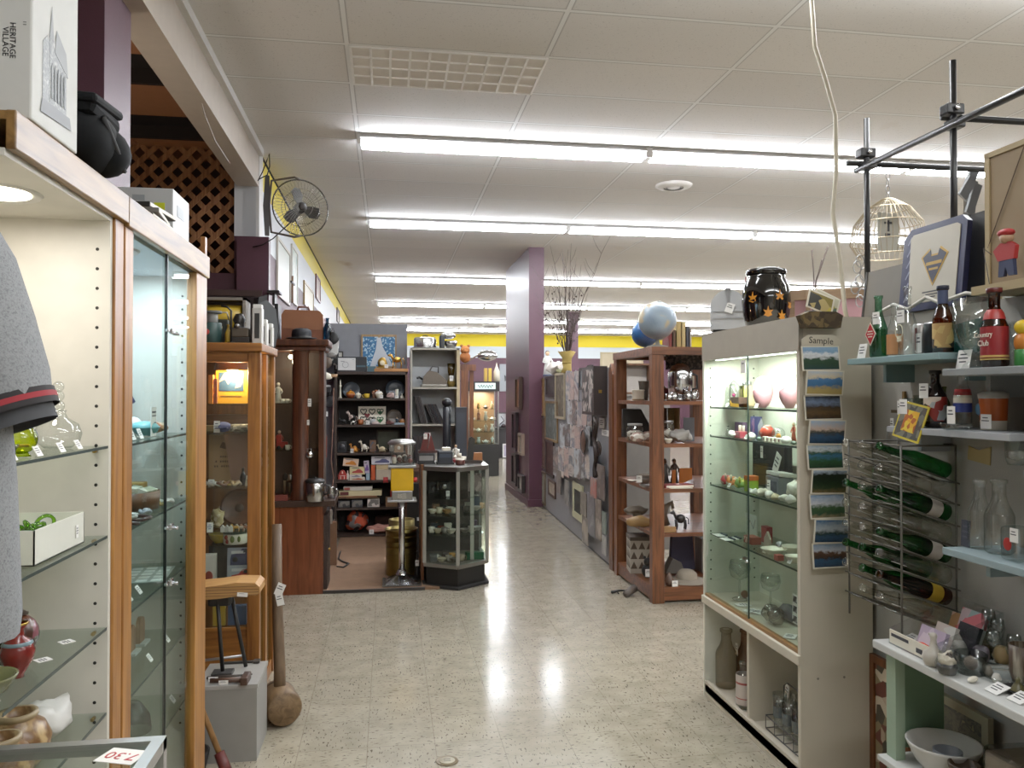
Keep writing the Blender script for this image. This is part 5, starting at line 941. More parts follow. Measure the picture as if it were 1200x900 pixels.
hang('glove','white glove with a tan cuff hanging on the divider','glove',[('palm',G().ball(.5,(0,0,.04),(.16,.05,.08),(0,.25,0)),IVORY),('fingers',G().tube([(.06,0,.035),(.13,0,.03)],.014,6,taper=.6).tube([(.06,.01,.05),(.135,0,.045)],.012,6,taper=.6),flat('b08a64',.6))],381,445,8.93)
hang('camera_case','small black case with a white top hanging on a cord','case',[('case',G().box(.075,.05,.06,bev=.006),pr),('lid',G().box(.06,.045,.02,(0,0,.06),bev=.004),flat('b9b9bc',.5)),('cord',G().tube([(0,0,.08),(-.01,0,.16)],.003),pr)],384,460,8.97)
hang('hanging_flask','orange flask with a white tag hanging beside the curio cabinet','flask',bottle(.16,.045,flat('b8621e',.4),sh=.7)+[tagp((.05,-.05,-.01),.05,.05)],376,488,8.6)
hang('yellow_box','yellow box sitting in a red frame beside the curio cabinet','box',[('box',G().box(.09,.05,.07),flat('c9a552',.5)),('frame',G().b2(-.06,-.052,-.03,.03,-.02,.2).b2(.052,.06,-.03,.03,-.02,.2),flat('7a3020',.5)),tagp((-.02,-.032,.12),.05,.05)],376,536,8.6)
T('pole','pale yellow bamboo pole standing beside the curio cabinet','pole',[('pole',G().cyl(.012,1.75,n=10),flat('a59a5a',.5))],(iy(371.5,7.2),7.2,0.0005))
T('pole','thin olive rod standing behind the bamboo pole','pole',[('pole',G().cyl(.010,1.72,n=10),flat('6e6a3a',.5))],(iy(375.5,7.7),7.7,0.0005))
T('extension_cable','pinkish extension cord hanging down the grey divider','cord',[('cord',G().tube([on(391,455,1,8.98),on(390,500,1,8.97),on(388,540,1,8.98),on(391,560,1,8.97),on(387,590,1,8.97),on(389,608,1,8.96)],.006),flat('8d6a5a',.6)),('plug',G().ball(.02,tuple(on(387,600,1,8.94)),(1,1,1.3)),flat('b0a49a',.5))])
for i,(px,py,c,w,h,nm)in enumerate([(381,640,'6b4a32',.22,.4,'brown wooden panel'),(383,610,'8d8378',.10,.12,'grey metal bracket')]):
    T(['board','hanging_bracket'][i],nm+' leaning behind the reddish base cabinet','board' if i==0 else 'bracket',[('plate',G().box(w,.03,h),flat(c,.6))],(iy(px,7.6 if i==0 else 7.3),7.6 if i==0 else 7.3,.0225 if i==0 else.45))
T('framed_picture','white narrow framed picture hung left of the brown bookcase','picture',frame(.10,.22,flat('2a2622',.5),flat('d5d2cc',.5),.015),(iy(397,9.36),9.345,1.87))
T('black_cable','black cable coiled on the brown carpet by the base cabinet','cord',[('cable',G().tube([(-.46,7.5,.03),(-.40,7.45,.03),(-.36,7.6,.03),(-.42,7.7,.03),(-.47,7.85,.03),(-.47,8.2,.03)],.008),BLACK)])
# ---- gumball machine
gx,gy=.115,6.80
T('gumball_machine','gumball machine with yellow front and clear top on a chrome pole','gumball machine',[
    ('foot',G().prism([(-.16,-.15),(.16,-.15),(.16,.15),(-.16,.15)],.012,plane='xy').lathe([(.19,.012),(.05,.07),(.032,.075),(0,.075)],4,rot=(0,0,PI/4)),metal('8f8f90',.25)),('pole',G().cyl(.026,.62,(0,0,.07),n=20),CHROME),
    ('collar',G().lathe([(.05,.07),(.032,.11),(.028,.11)],20),CHROME),('base_plate',G().box(.24,.22,.015,(0,0,.685),bev=.003),STEEL),('chute',G().box(.17,.18,.075,(0,0,.70),bev=.004),metal('9a9a98',.3),[('flap',G().box(.07,.005,.045,(.0,-.093,.71)),metal('b9b9b9',.2))]),
    ('front_panel',G().box(.185,.19,.19,(0,0,.775),bev=.008),flat('d8a80c',.35)),('knob',G().cyl(.024,.04,(-.115,0,.86),(0,-PI/2,0),14),flat('a8222a',.4)),('knob',G().cyl(.02,.03,(.095,-.02,.86),(0,PI/2,0),14),flat('b5262c',.4)),
    ('rim',G().box(.23,.22,.022,(0,0,.966),bev=.004),STEEL),('globe',G().box(.20,.19,.17,(0,0,.988),bev=.012),glass('f0f3f2','a9b4b2',.08,.02,.6)),('lid',G().lathe([(.115,1.158),(.12,1.17),(.09,1.195),(0,1.205)],20),metal('b5b5b4',.3))],(gx,gy,.0225))
for i in range(16):
    T('gumball','loose ball lying inside the clear gumball machine globe','gumball',[('ball',G().ball(.022,u=10,v=6),flat(['d8d0c0','5a2a22','2a2a2a','7a3a30','cfc6b6'][i%5],.3))],(gx-.066+.044*(i%4),gy-.066+.044*(i//4),1.0225+.012*((i*7)%3)),0,'balls in the gumball machine')
T('brass_bin','tall brass coloured ribbed metal bin behind the gumball machine pole','bin',[('body',G().lathe([(0,0),(.135,0),(.14,.01)]+[(.132+.003*(j%2),.01+.03*j)for j in range(1,13)]+[(.148,.40),(.135,.40),(.13,.02),(0,.02)],26),metal('8a7a48',.35))],(.115,7.13,.0225))
T('brass_bin','second brass metal bin partly hidden behind the first','bin',[('body',G().lathe([(0,0),(.11,0),(.118,.43),(.105,.43),(.10,.02),(0,.02)],24),metal('7d6f42',.4))],(iy(471,7.4),7.45,.0225))
T('black_board','tall black panel standing behind the brass bins','panel',[('panel',G().box(.16,.03,.72),BLACK),tagp((.03,-.02,.36),.03,.03)],(iy(487,7.8),7.8,.0225))
T('umbrella_handle','small dark bottle with a white tag on the carpet beside the showcase','bottle',bottle(.22,.024,flat('1d1a18',.3))+[tagp((0,-.03,.10),.03,.05)],(.248,6.99,.0225))
# ---- cream bookcase
FX0,FX1,FY=.245,.80,9.05
CB=flat('a9a496',.5)
T('bookcase','tall cream painted open bookcase holding records and appliances','bookcase',[('side_panel',G().b2(FX0,FX0+.02,FY,9.36,0,2.12),CB),('side_panel',G().b2(FX1-.035,FX1,FY,9.36,0,2.12),flat('b5a37f',.5)),('back_panel',G().b2(FX0+.02,FX1-.035,9.345,9.358,0,2.1),flat('a3a6a8',.6)),('top_board',G().b2(FX0,FX1,FY,9.36,2.10,2.12),CB)]
  +[('shelf',G().b2(FX0+.02,FX1-.035,FY+.004,9.345,zz-.02,zz),CB)for zz in(.35,.80,1.265,1.68)])
z=2.12
T('cake_carrier','round tin cake carrier on top of the cream bookcase','cake carrier',[('plate',G().lathe([(0,0),(.14,0),(.145,.012),(0,.012)],28),STEEL),('cover',G().lathe([(.125,.012),(.127,.11),(.115,.125),(0,.13)],28),metal('b5b5b6',.25)),('handle',G().tube([(-.03,0,.128),(-.02,0,.15),(.02,0,.15),(.03,0,.128)],.006),BLACK)],(iy(498,9.2),9.2,z))
T('stand_mixer','white and chrome stand mixer beside the tin cake carrier','mixer',[('stand',G().box(.06,.12,.15,(-.07,0,0),bev=.015),flat('2a2c2e',.4)),('bowl',G().lathe([(0,.01),(.05,.01),(.075,.06),(.075,.09),(.07,.09),(.0,.03)],22,(.03,0,0)),CHROME),('motor',G().ball(.06,(.0,0,.15),(1.5,.9,.7)),metal('c0c0c2',.25))],(iy(525,9.2),9.2,z))
z=1.68
T('electric_iron','vintage chrome roaster appliance with a black cord on the cream bookcase','appliance',[('body',G().prism([(-.13,.03),(-.12,.12),(-.06,.19),(.03,.17),(.14,.08),(.145,.03)],.13),metal('77706a',.25)),('base',G().box(.3,.14,.03,bev=.008),metal('8d8880',.3)),('handle',G().tube([(-.05,0,.18),(-.02,0,.235),(.05,0,.23),(.05,0,.16)],.010),flat('4a4644',.5)),('plug',G().tube([(-.13,0,.09),(-.17,-.02,.11),(-.19,-.05,.1)],.012),BLACK)],(iy(504,9.15)+.045,9.18,z))
T('glass_lamp','amber glass vase lamp at the right of the cream bookcase','lamp',[('shade',G().lathe([(.03,.13),(.04,.18),(.045,.27),(.04,.27)],18),glass('b09a50','4d3f14',.07,.05,1.0)),('body',G().lathe([(0,0),(.035,0),(.05,.05),(.02,.12),(.03,.13)],18),flat('6a5624',.3)),tagp((0,-.045,.07),.04,.06)],(.708,9.14,z))
T('amber_vase','small dark amber vase behind the glass lamp','vase',vase([(.03,0),(.035,.05),(.015,.09),(.02,.11),(.015,.11)],flat('5a4418',.3)),(.725,9.27,z))
RC=['4f4744','6b6260','3a3536','5d4f4a','77706c','2c2a2c','5a4a4a','4a4f58','6a5a56','3f3a3a']
def sleeves(n,px0,px1,zz,hh,lean,lab,grp,off=0):
    for i in range(n):
        px=px0+(px1-px0)*i/(n-1)
        g=G().box(.0085,.24,hh,(0,0,0));r=G().box(.004,.232,hh-.012,(.0,-.006,.006));g.turn((0,lean,0));r.turn((0,lean,0))
        T('record_sleeve',lab%ORD[i],'record',[('sleeve',g,flat(RC[(i+off)%10],.6)),('record',r,BLACK)],(iy(px,9.2),9.2,zz),0,grp)
ORD=['first','second','third','fourth','fifth','sixth','seventh','eighth','ninth','tenth','eleventh','twelfth']
sleeves(5,494,500,1.265,.32,-.26,'%s from the left of the steeply leaning records on the upper record shelf','leaning records on the upper record shelf')
sleeves(7,508,520,1.265,.24,-.42,'%s from the left of the low slumped records on the upper record shelf','slumped records on the upper record shelf',3)
sleeves(10,487,500,.80,.32,-.08,'%s from the left of the upright records on the lower record shelf','records on the lower record shelf',5)
T('telescope','black cylinder lamp with a round head standing before the cream bookcase','lamp',[('tube',G().cyl(.045,.62,n=20),flat('25272c',.3)),('head',G().ball(.055,(0,0,.67),(1,1,.9)),flat('1a1b1f',.3)),('collar',G().cyl(.03,.05,(0,0,.61)),BLACK),('base',G().cyl(.07,.02,n=20),BLACK)],(iy(526,8.6)-.02,8.62,.842))
T('speaker','black narrow loudspeaker cabinet standing before the cream bookcase','speaker',[('cabinet',G().box(.12,.12,.62,bev=.004),flat('20232a',.4)),('grille',G().box(.10,.003,.5,(0,-.0615,.06)),flat('2c3038',.6))],(iy(538,8.55)+.02,8.57,.842))
T('side_table','low brown chest standing before the cream bookcase','chest',[('body',G().box(.7,.5,.80),wood('4a3020','2e1d14',.5,'x')),('top',G().box(.74,.54,.04,(0,0,.80)),wood('5a3a28','3a2519',.5,'x'))],(.62,8.62,.0005))
T('wooden_stand','tall orange brown wooden stand beyond the cream bookcase','stand',[('post',G().box(.09,.06,1.9),REDOAK),('post',G().box(.05,.05,1.9,(.10,.1,0)),REDOAK),('rail',G().box(.2,.05,.08,(.05,.05,1.9)),REDOAK)],(iy(548,10.2)-.04,10.2,.0005))
T('teddy_bear','orange brown stuffed bear head on top of the wooden stand','toy',[('head',G().ball(.06,(0,0,.06)).ball(.02,(-.045,0,.115)).ball(.02,(.045,0,.115)).ball(.025,(0,-.05,.045)),flat('a8642c',.8)),('body',G().ball(.07,(0,0,-.03),(1,.9,1)),flat('9a5826',.8))],(iy(545,10.2),10.2,2.0))
for i,(px,h,r,c)in enumerate([(511,.17,.022,'a8a49a'),(517,.12,.024,'c9c5bc'),(523,.2,.024,'b5b2aa'),(530,.14,.024,'a5b0a8'),(537,.18,.024,'cfcdc8'),(543,.10,.024,'d8d4cc')]):
    T('vase',['grey narrow pitcher','white squat pitcher','tall pale vase','clear greenish vase','white fluted vase','small white pot'][i]+' on the brown chest before the cream bookcase','vase',vase([(r*.7,0),(r,h*.3),(r*.7,h*.65),(r*.5,h*.8),(r*.8,h),(r*.65,h)],flat(c,.3)),(iy(px,8.45),8.45,.8405))
# ---- hexagonal showcase
HZ0,HZ1=.17,1.0
HX=[(.30,6.72),(.565,6.55),(.83,6.76),(.83,7.32),(.30,7.32)]
GMET=metal('9c9c98',.35)
def ring(g,z0,z1,ins=.0,w=.03):
    for i in(0,1,2):
        a,b=Vector((*HX[i],0)),Vector((*HX[(i+1)%5],0));d=b-a
        g.box(d.length,w,z1-z0,((a.x+b.x)/2,(a.y+b.y)/2+w/2*.9,z0),(0,0,math.atan2(d.y,d.x)))
fr_=G();ring(fr_,HZ1-.035,HZ1);ring(fr_,HZ0,HZ0+.03)
for i,(x,y)in enumerate(HX[:4]):fr_.b2(x-.014,x+.014,y-.002,y+.026,HZ0+.03,HZ1-.035)
inn=lambda k:[(.565+(x-.565)*k,6.95+(y-6.95)*k)for x,y in HX]
gl_=[]
for i in(0,1,2):
    a,b=Vector((*HX[i],0)),Vector((*HX[i+1],0));d=b-a
    gl_.append(('glass_side',G().box(d.length-.03,.004,HZ1-HZ0-.07,((a.x+b.x)/2,(a.y+b.y)/2+.012,HZ0+.032),(0,0,math.atan2(d.y,d.x))),PANE))
T('showcase','metal framed glass showcase with angled front on a black base','showcase',[('frame',fr_,GMET),('base',G().prism(inn(.93),HZ0-.026,plane='xy',at=(0,0,.025)),BLACK),('floor_mat',G().prism(inn(1.05),.02,plane='xy',at=(0,0,.003)),flat('1d1b1a',.8)),('bottom',G().prism(inn(.985),.01,plane='xy',at=(0,0,HZ0)),flat('6a6258',.5)),('top',G().prism(inn(.99),.012,plane='xy',at=(0,0,HZ1-.012)),GMET),('side_panel',G().b2(.278,.302,6.86,7.33,.024,HZ1),wood('8a5430','6a3c20',.5)),('back_panel',G().b2(.31,.82,7.30,7.31,HZ0,HZ1-.02),flat('4a4440',.6)),
    ('divider',G().b2(.69,.72,6.78,6.80,HZ0+.03,HZ1-.04),metal('b0b0aa',.4))]+gl_+[('shelf',G().prism(inn(.88),.006,plane='xy',at=(0,0,zz)),SHELFG)for zz in(.42,.585,.73)])
def gxp(px,Y):return iy(px,Y)
GI=[(508,6.85,.18,'stack','4a4a48'),(518,6.82,.18,'bowl','b5a98f'),(526,6.84,.18,'cup','8a8478'),(533,6.8,.18,'bowl','5d564c'),
      (506,6.83,.426,'cup','c9c2b4'),(513,6.82,.426,'bowl','b0a48a'),(521,6.80,.426,'cup','77706a'),(529,6.79,.426,'bowl','d0c8b8'),
      (507,6.83,.591,'bowl','d5cdbd'),(515,6.82,.591,'cup','cfc4a8'),(524,6.80,.591,'bowl','a07a4a'),(531,6.8,.591,'cup','bdb5a5'),
      (545,6.80,.426,'bowl','6a645c'),(552,6.82,.426,'cup','b8b0a2'),(559,6.9,.426,'bowl','8a8a86'),(510.5,6.9,.18,'cup','e0dccf'),(522,6.95,.18,'stack','3a2f2a'),(530,6.93,.18,'cup','b8863c'),(509,6.95,.426,'stack','2c3440'),(518,6.93,.426,'bowl','8a3a2c'),(525,6.92,.426,'stack','ded6c4'),(511,6.95,.591,'stack','7a5a3c'),(519,6.94,.591,'cup','2a2624'),(527,6.93,.591,'bowl','e6e0d0'),(548,6.92,.18,'bowl','4a5a4c'),(541,6.85,.18,'cup','9c8c74'),(555,7.05,.426,'stack','5c4a5a'),(563,7.05,.591,'cup','c4a078'),(547,6.86,.591,'cup','5a544c'),(549,7.0,.591,'stack','8a8578'),(558,6.95,.591,'bowl','a9a498')]
nmc={'4a4a48':'dark grey','b5a98f':'tan','8a8478':'taupe','5d564c':'brown','c9c2b4':'cream','b0a48a':'beige','77706a':'grey','d0c8b8':'ivory','d5cdbd':'white','cfc4a8':'pale yellow','a07a4a':'gold','bdb5a5':'off-white','6a645c':'drab','b8b0a2':'stone coloured','8a8a86':'silver','5a544c':'dark brown','8a8578':'khaki','a9a498':'light grey','e0dccf':'chalk white','3a2f2a':'blackish brown','b8863c':'brass coloured','2c3440':'navy','8a3a2c':'brick red','ded6c4':'pale cream','7a5a3c':'tan brown','2a2624':'black','e6e0d0':'bright white','4a5a4c':'dull green','9c8c74':'sand coloured','5c4a5a':'plum','c4a078':'peach coloured'}
for px,Y,zz,k,c in GI:
    where={.18:'floor',.426:'lowest shelf',.591:'middle shelf'}[zz]
    P=cup(.028,.05,flat(c,.35))if k=='cup' else[('bowl',bowlG(.042,.035),flat(c,.35))]if k=='bowl' else[('box',G().box(.06,.06,.05,bev=.006),flat(c,.4)),('lid',G().box(.064,.064,.014,(0,0,.05),bev=.004),flat(c,.4))]
    T({'cup':'cup','bowl':'dish','stack':'box'}[k],'%s %s on the %s of the metal showcase'%(nmc[c],{'cup':'handled cup','bowl':'small dish','stack':'lidded box'}[k],where),{'cup':'cup','bowl':'dish','stack':'box'}[k],P,(gxp(px,Y),Y,zz),0,'small wares in the metal showcase')
T('camera','black folding camera on the top shelf of the metal showcase','camera',[('body',G().box(.13,.05,.07,bev=.008),BLACK),('bellows',G().box(.07,.05,.05,(0,-.05,.01),bev=.004),flat('25262a',.5)),('lens',G().cyl(.02,.02,(0,-.075,.035),(PI/2,0,0)),metal('9a9a9a',.2)),tagp((.03,-.08,-.05),.03,.045)],(.47,6.88,.7365))
T('camera','second dark camera with a strap on the top shelf of the metal showcase','camera',[('body',G().box(.10,.05,.10,bev=.006),flat('202224',.4)),('lens',G().cyl(.022,.03,(0,-.025,.05),(PI/2,0,0)),flat('3a3a3c',.3))],(.39,7.0,.7365))
T('green_box','green rectangular box on the floor of the metal showcase','box',carton(.15,.07,.06,[flat('1f5a3a',.4)]),(.735,6.90,.181),.15)
T('print_card','patterned pink and grey card standing inside the metal showcase','card',[('card',G().box(.12,.004,.16),pal(['8d7a78','a99a94','6a5a58'],20,'cells'))],(.76,7.1,.7365))
T('blue_book','dark blue books standing on the middle shelf of the metal showcase','book',book(.1,.12,.05,flat('3f4854',.5)),(.77,7.05,.591))
z=1.0
T('metronome','dark red wooden metronome on the metal showcase','metronome',[('case',G().prism([(-.07,0),(.07,0),(.025,.17),(-.025,.17)],.10),flat('5e1f1c',.35)),('foot',G().box(.16,.12,.02),flat('3a1412',.4)),('arm',G().tube([(0,-.055,.04),(.02,-.06,.17)],.003),STEEL),tagp((-.02,-.06,.12),.03,.045)],(iy(501,7.0),7.0,z+.093))
T('typewriter_case','black instrument box with silver lettering under the metronome','box',[('case',G().box(.14,.14,.09,bev=.006),flat('1c1d20',.4)),('plate',G().box(.12,.003,.04,(0,-.0715,.03)),metal('9a9a9e',.3)),('tray',G().box(.15,.16,.012),flat('101114',.4))],(iy(500,7.0)-.005,7.0,z))
T('telephone','black box camera with a white label on the metal showcase','camera',[('body',G().box(.13,.12,.11,bev=.01),flat('1d222b',.35)),('cap',G().box(.07,.08,.03,(.01,0,.11),bev=.004),IVORY),('panel',G().box(.10,.003,.03,(0,-.061,.055)),flat('3a4250',.3)),('foot',G().box(.15,.14,.012),BLACK)],(iy(521.5,6.95),6.95,z))
T('mug','white and brown mug at the front of the metal showcase top','mug',[('body',G().lathe([(0,0),(.036,0),(.04,.02),(.038,.055),(.03,.055),(.03,.02),(0,.015)],20),flat('5a2e26',.4)),('lining',G().lathe([(.0385,.035),(.039,.058),(.03,.06)],20),IVORY)],(iy(539.5,6.78),6.80,z))
T('shaving_set','dark red flat case with white bits behind the brown mug','case',[('case',G().box(.13,.08,.03,bev=.004),flat('7a1f22',.4)),('brush',G().ball(.02,(-.03,0,.045)).ball(.016,(.02,.01,.045)),IVORY)],(iy(531,7.05),7.05,z))
T('boot_jack','black leather strop standing upright on a wooden base','strop',[('strop',G().prism([(-.03,0),(.03,0),(.05,.21),(.02,.23),(.0,.22)],.045),flat('1a1613',.5)),('base',G().prism([(-.08,0),(.08,0),(.10,.018),(.08,.025),(-.07,.03),(-.09,.02)],.09,(.02,0,0)),flat('2a1d16',.4)),('block',G().box(.11,.05,.07,(.06,.02,.02),bev=.004),flat('a5683a',.5))],(iy(550,6.95),6.96,z))
T('glass_bottle','small clear bottle among the wares on the metal showcase top','bottle',bottle(.14,.022,CLEARB),(iy(524,7.2),7.2,z))
T('figurine','white and tan figurine at the back of the metal showcase top','figurine',figure(.15,'c9c4b8'),(iy(534,7.22),7.22,z))
T('ceramic_shoe','white ceramic shoe behind the brown mug','shoe',[('shoe',G().ball(.5,(0,0,.02),(.1,.045,.05)).tube([(-.03,0,.03),(-.035,0,.07)],.02),IVORY)],(iy(543,7.1),7.1,z))
# ---- far glass tower
KX0,KX1,KY0,KY1=1.53,2.14,15.55,16.15
tf=G()
for x in(KX0,KX1-.02):
    for y in(KY0,KY1-.02):tf.b2(x,x+.02,y,y+.02,.62,1.66)
TZ=[.632,.86,1.08,1.31]
T('showcase','tall narrow glass tower showcase with a black base and lit sign far down the aisle','showcase',[('frame',tf,metal('9a9a98',.3)),('base',G().b2(KX0+.02,KX1,KY0,KY1,0,.62),BLACK),('header',G().b2(KX0-.03,KX1,KY0-.02,KY1,1.66,1.85),BLACK),('back_panel',G().b2(KX0+.02,KX1-.02,KY1-.03,KY1-.02,.62,1.66),flat('7a5a40',.4)),('front_glass',G().b2(KX0+.02,KX1-.02,KY0+.004,KY0+.008,.63,1.66),PANE)]
  +[('sign',G().slot(0).box(.40,.004,.12,(1.87,KY0-.024,1.70)).slot(1).tube([(1.72+.3*j/30,KY0-.028,1.755+.028*math.sin(j*1.15)*(1 if j%7 else 1.4))for j in range(31)],.006,4),[flat('c9dcd8',.4,emit=.5),flat('3a5a58',.5)])]+[('shelf',G().b2(KX0+.02,KX1-.02,KY0+.02,KY1-.03,zz-.01,zz),SHELFG)for zz in TZ])
hl=bpy.data.lights.new('tower_glow','AREA');hl.size=.3;hl.energy=28;hl.color=(1,.88,.7);o=bpy.data.objects.new('tower_glow',hl);COL.objects.link(o);o.location=(1.83,15.85,1.65)
TI=[['8d2f2a','a9884a','5a4a3a','b8a070'],['a9b0b4','8f5a44','c8b9a4','cfc0a8'],['c9c5bb','d5cfc0','b3a58e','cdc8bd'],['d0d4cc','c2cbc2','d8d8cf','b9c4ba']]
wt=['lowest','second','third','top']
for k in range(4):
    for j in range(4):
        c=TI[3-k][j];h=.12+.03*((j*3+k)%3);r=.042
        P=(figure(h+.03,c)if(j+k)%3==0 else vase([(r*.7,0),(r,h*.35),(r*.5,h*.75),(r*.8,h),(r*.6,h)],flat(c,.3))if(j+k)%3==1 else teapot(.045,flat(c,.3)))
        nm=['figurine','vase','teapot'][(j+k)%3]
        T(nm,'%s %s, %s from the left on the %s shelf of the glass tower'%(['pale','dark','cream','small'][(k+2*j)%4],nm,ORD[j],wt[k]),nm,P,(1.63+j*.135,15.72+.06*(j%2),TZ[k]),0,'wares in the far glass tower')
for i,(px,c,h)in enumerate([(569,'b8923a',.26),(572,'c9a83c',.26)]):T('book',['brown','yellow'][i]+' upright box on top of the glass tower','box',carton(.06,.1,h,[flat(c,.5)]),(iy(px+i*2,15.7),15.7,1.8505))
T('candle_tower','white pointed ornament on top of the glass tower','ornament',[('spire',G().lathe([(0,0),(.07,0),(.06,.2),(.02,.3),(0,.38)],14),IVORY)],(iy(582,15.75),15.75,1.8505))
T('desk_lamp','chrome desk lamp with a curved arm reaching over the glass tower','lamp',[('arm',G().tube([(-.25,0,0),(-.22,0,.35),(0,0,.5),(.15,0,.56)],.016),metal('6a5a48',.4)),('shade',G().ball(.16,(.24,0,.52),(1.3,.8,.7)),CHROME),('base',G().cyl(.10,.02,(-.25,0,0)),BLACK)],(1.72,15.95,1.8505))
T('canvas_picture','grey canvas print with a dark branch motif on the far purple wall','picture',[('canvas',G().box(.56,.04,.96),flat('8a8f94',.6)),('motif',G().prism([(-.1,.35),(.0,.42),(.12,.40),(.15,.47),(.0,.49),(-.12,.58)],.01,(0,-.026,0)).tube([(.1,-.03,.15),(.2,-.03,.4),(.16,-.03,.8)],.025,6),flat('2a2e34',.6))],(iy(595,27.9),27.96,1.70))
T('print_table','low dark table leaned with prints beyond the glass tower','table',[('tabletop',G().b2(-.55,.75,-.3,.3,.72,.76),BLACK),('front_panel',G().b2(-.5,.7,-.25,-.22,0,.72),flat('1d181a',.6)),('leg',G().b2(-.53,-.47,.2,.26,0,.72),BLACK),('leg',G().b2(.67,.73,.2,.26,0,.72),BLACK)],(iy(596,20),20.2,.0005))
for i,(px,w,h,zz,Y,c1,c2)in enumerate([(588,.27,.38,.762,20.05,'2b2b2c','b9bcc0'),(599,.26,.44,.762,20.0,'9a8088','a98c98'),(597,.34,.34,.02,19.85,'d5d5d2','9a93a8')]):
    T('framed_print',['black framed pale print standing on the far dark table','pink framed print standing on the far dark table','white framed lilac print leaning against the far dark table front'][i],'picture',frame(w,h,flat(c1,.5),flat(c2,.5),.03,.025)+[('motif',G().tube([(-.05,.006,h*.2),(.06,.006,h*.45),(-.02,.006,h*.75)],.012),flat('3a3340',.5))],(iy(px,Y),Y,zz))
for i,(px,c)in enumerate([(590,'2a1a1e'),(596,'4a2f38'),(602,'3a2a30')]):T('ornament',['dark ornament at the left of','purple ornament in the middle of','brown ornament at the right of'][i]+' the far dark table','ornament',[('body',G().ball(.06,(0,0,.05),(1.1,.7,.9)).wob(.015,12),flat(c,.5))],(iy(px,19.95),19.95,.762))
# ------------------------------------------------------------------ grey hanging panel along the right of the aisle
SL=.034;PC=2.04-SL*7.1;PRZ=-PI/2-math.atan(SL)
def pp(px,py):
    d=CF+CR*((px-600)/FPX)+CU*((450-py)/FPX);t=PC/(d.x-SL*d.y);return Vector((0,0,EYE))+d*t
py0,py1=7.12,11.22;PX=lambda y:PC+SL*y
struct('partition_panel',G().prism([(PX(py0),py0),(PX(py1),py1),(PX(py1)+.05,py1),(PX(py0)+.05,py0)],1.84,plane='xy',at=(0,0,.012)),flat('8b8b8f',.6))
struct('baseboard_panel',G().prism([(PX(py0)-.004,py0),(PX(py1)-.004,py1),(PX(py1)+.05,py1),(PX(py0)+.05,py0)],.012,plane='xy'),flat('2b2724',.5))
def onpanel(n,lab,cat,P,px0,px1,py,off=.022,g=None):
    a,b=pp(px0,py),pp(px1,py);c=(a+b)/2;put(n,lab,cat,P,(c.x-off,c.y,c.z),PRZ,g)
def psize(px0,px1,pt,pb):
    c=(px0+px1)/2;return(pp(px0,pb)-pp(px1,pb)).length,(pp(c,pt)-pp(c,pb)).z
GOLDW=wood('8a6e44','6a5030',.45);DARKW=flat('241a18',.4)
for px0,px1,pt,pb,fm,pic,lab in[
    (630,638.5,444,487,GOLDW,'b58a5a','narrow gilt framed portrait at the far top end of the grey panel'),(641,651.5,441,465,DARKW,'4a423e','dark framed silhouette picture at the top of the grey panel'),
    (652,663,437,491,flat('a89b80',.5),'7d7462','tall cream framed print reaching the panel top'),(640,654.5,470,517,GOLDW,'77807c','gold wood framed grey landscape below the dark silhouette'),
    (631,639.5,489,547,flat('5a463c',.5),'8a6f66','long brown framed strip at the far end of the panel'),(641,650,516,558,DARKW,'5c3a30','dark red-brown framed picture low at the far end'),
    (680.5,689.5,431,457,DARKW,'8f979c','black framed photograph near the top of the panel'),(690,696,428,442,DARKW,'7d5a58','small dark framed print beside the deep black case'),
    (633.5,640,552,590,flat('6a5a48',.5),'b9b8a6','tall pale framed mirror standing low at the far end of the panel'),(644,652,563,582,flat('4b342a',.5),'c2b5a4','small brown framed card low on the panel'),
    (673,684.5,567,609,flat('c2bf9c',.6),'353c38','cream matted dark photograph hanging lowest on the panel')]:
    w,h=psize(px0,px1,pt,pb)
    onpanel('framed_picture',lab,'picture',frame(w,h,fm,pal([pic,hx and '%02x%02x%02x'%tuple(max(0,int(v*255)-45)for v in hx(pic)),pic],7,'clouds'),min(.03,w*.13)if 'cream matted' not in lab else.07),px0,px1,pb)
w,h=psize(697,712,430,486)
onpanel('shadow_box','deep black shadow box full of pictures at the near top of the panel','shadow box',[('case',G().b2(-w/2,w/2,-.13,0,0,h),DARKW),('front_picture',G().b2(-w/2+.03,w/2-.03,-.133,-.130,.03,h-.03),pal(['2a2626','8f8580','4a3a36','b5aaa2'],16,'cells')),('latch',G().box(.01,.03,.03,(w/2,-.07,h*.45)),BRASS)],698,711,486,.002)
bk=[['b59a90','7d8490','cfc4ba','9d7a70'],['97908c','c5aaa0','6f7680'],['7a6560','c3bab4','68707a','c09a90'],['8a7a72','bfc7cc','73605a'],['ba9f94','65605e','afb6bc']]
rowsp=[(664,679,434,470,3),(667,696,469,504,5),(659,695,497,535,6),(652,696,525,560,7)]
cnt=0
for r,(a,b,pt,pb,n)in enumerate(rowsp):
    for i in range(n):
        x0=a+(b-a)*i/n;x1=a+(b-a)*(i+1)/n;dy=(i-n/2)*-.9*(1 if r else.6)+(rnd.random()-.5)*3
        w,h=psize(x0,x1,pt+(pb-pt)*0,pb);h*=.97;w*=.96
        cs=bk[cnt%5];cnt+=1
        g=G().slot(0).box(w,.006,h).slot(1)
        onpanel('bagged_print','%s bagged old print counted from the far end, %s hanging row of the grey panel'%(ORD[i],ORD[r]),'print',
            [('print',g,pal(cs,3.2,'clouds',.35,(1,1,2.4),cnt)),('clip',G().box(.03,.012,.02,(0,-.006,h-.012)),STEEL)],x0,x1,pb-dy*1.0,.010+.010*r+.004*(i%2),'bagged prints on the grey panel')
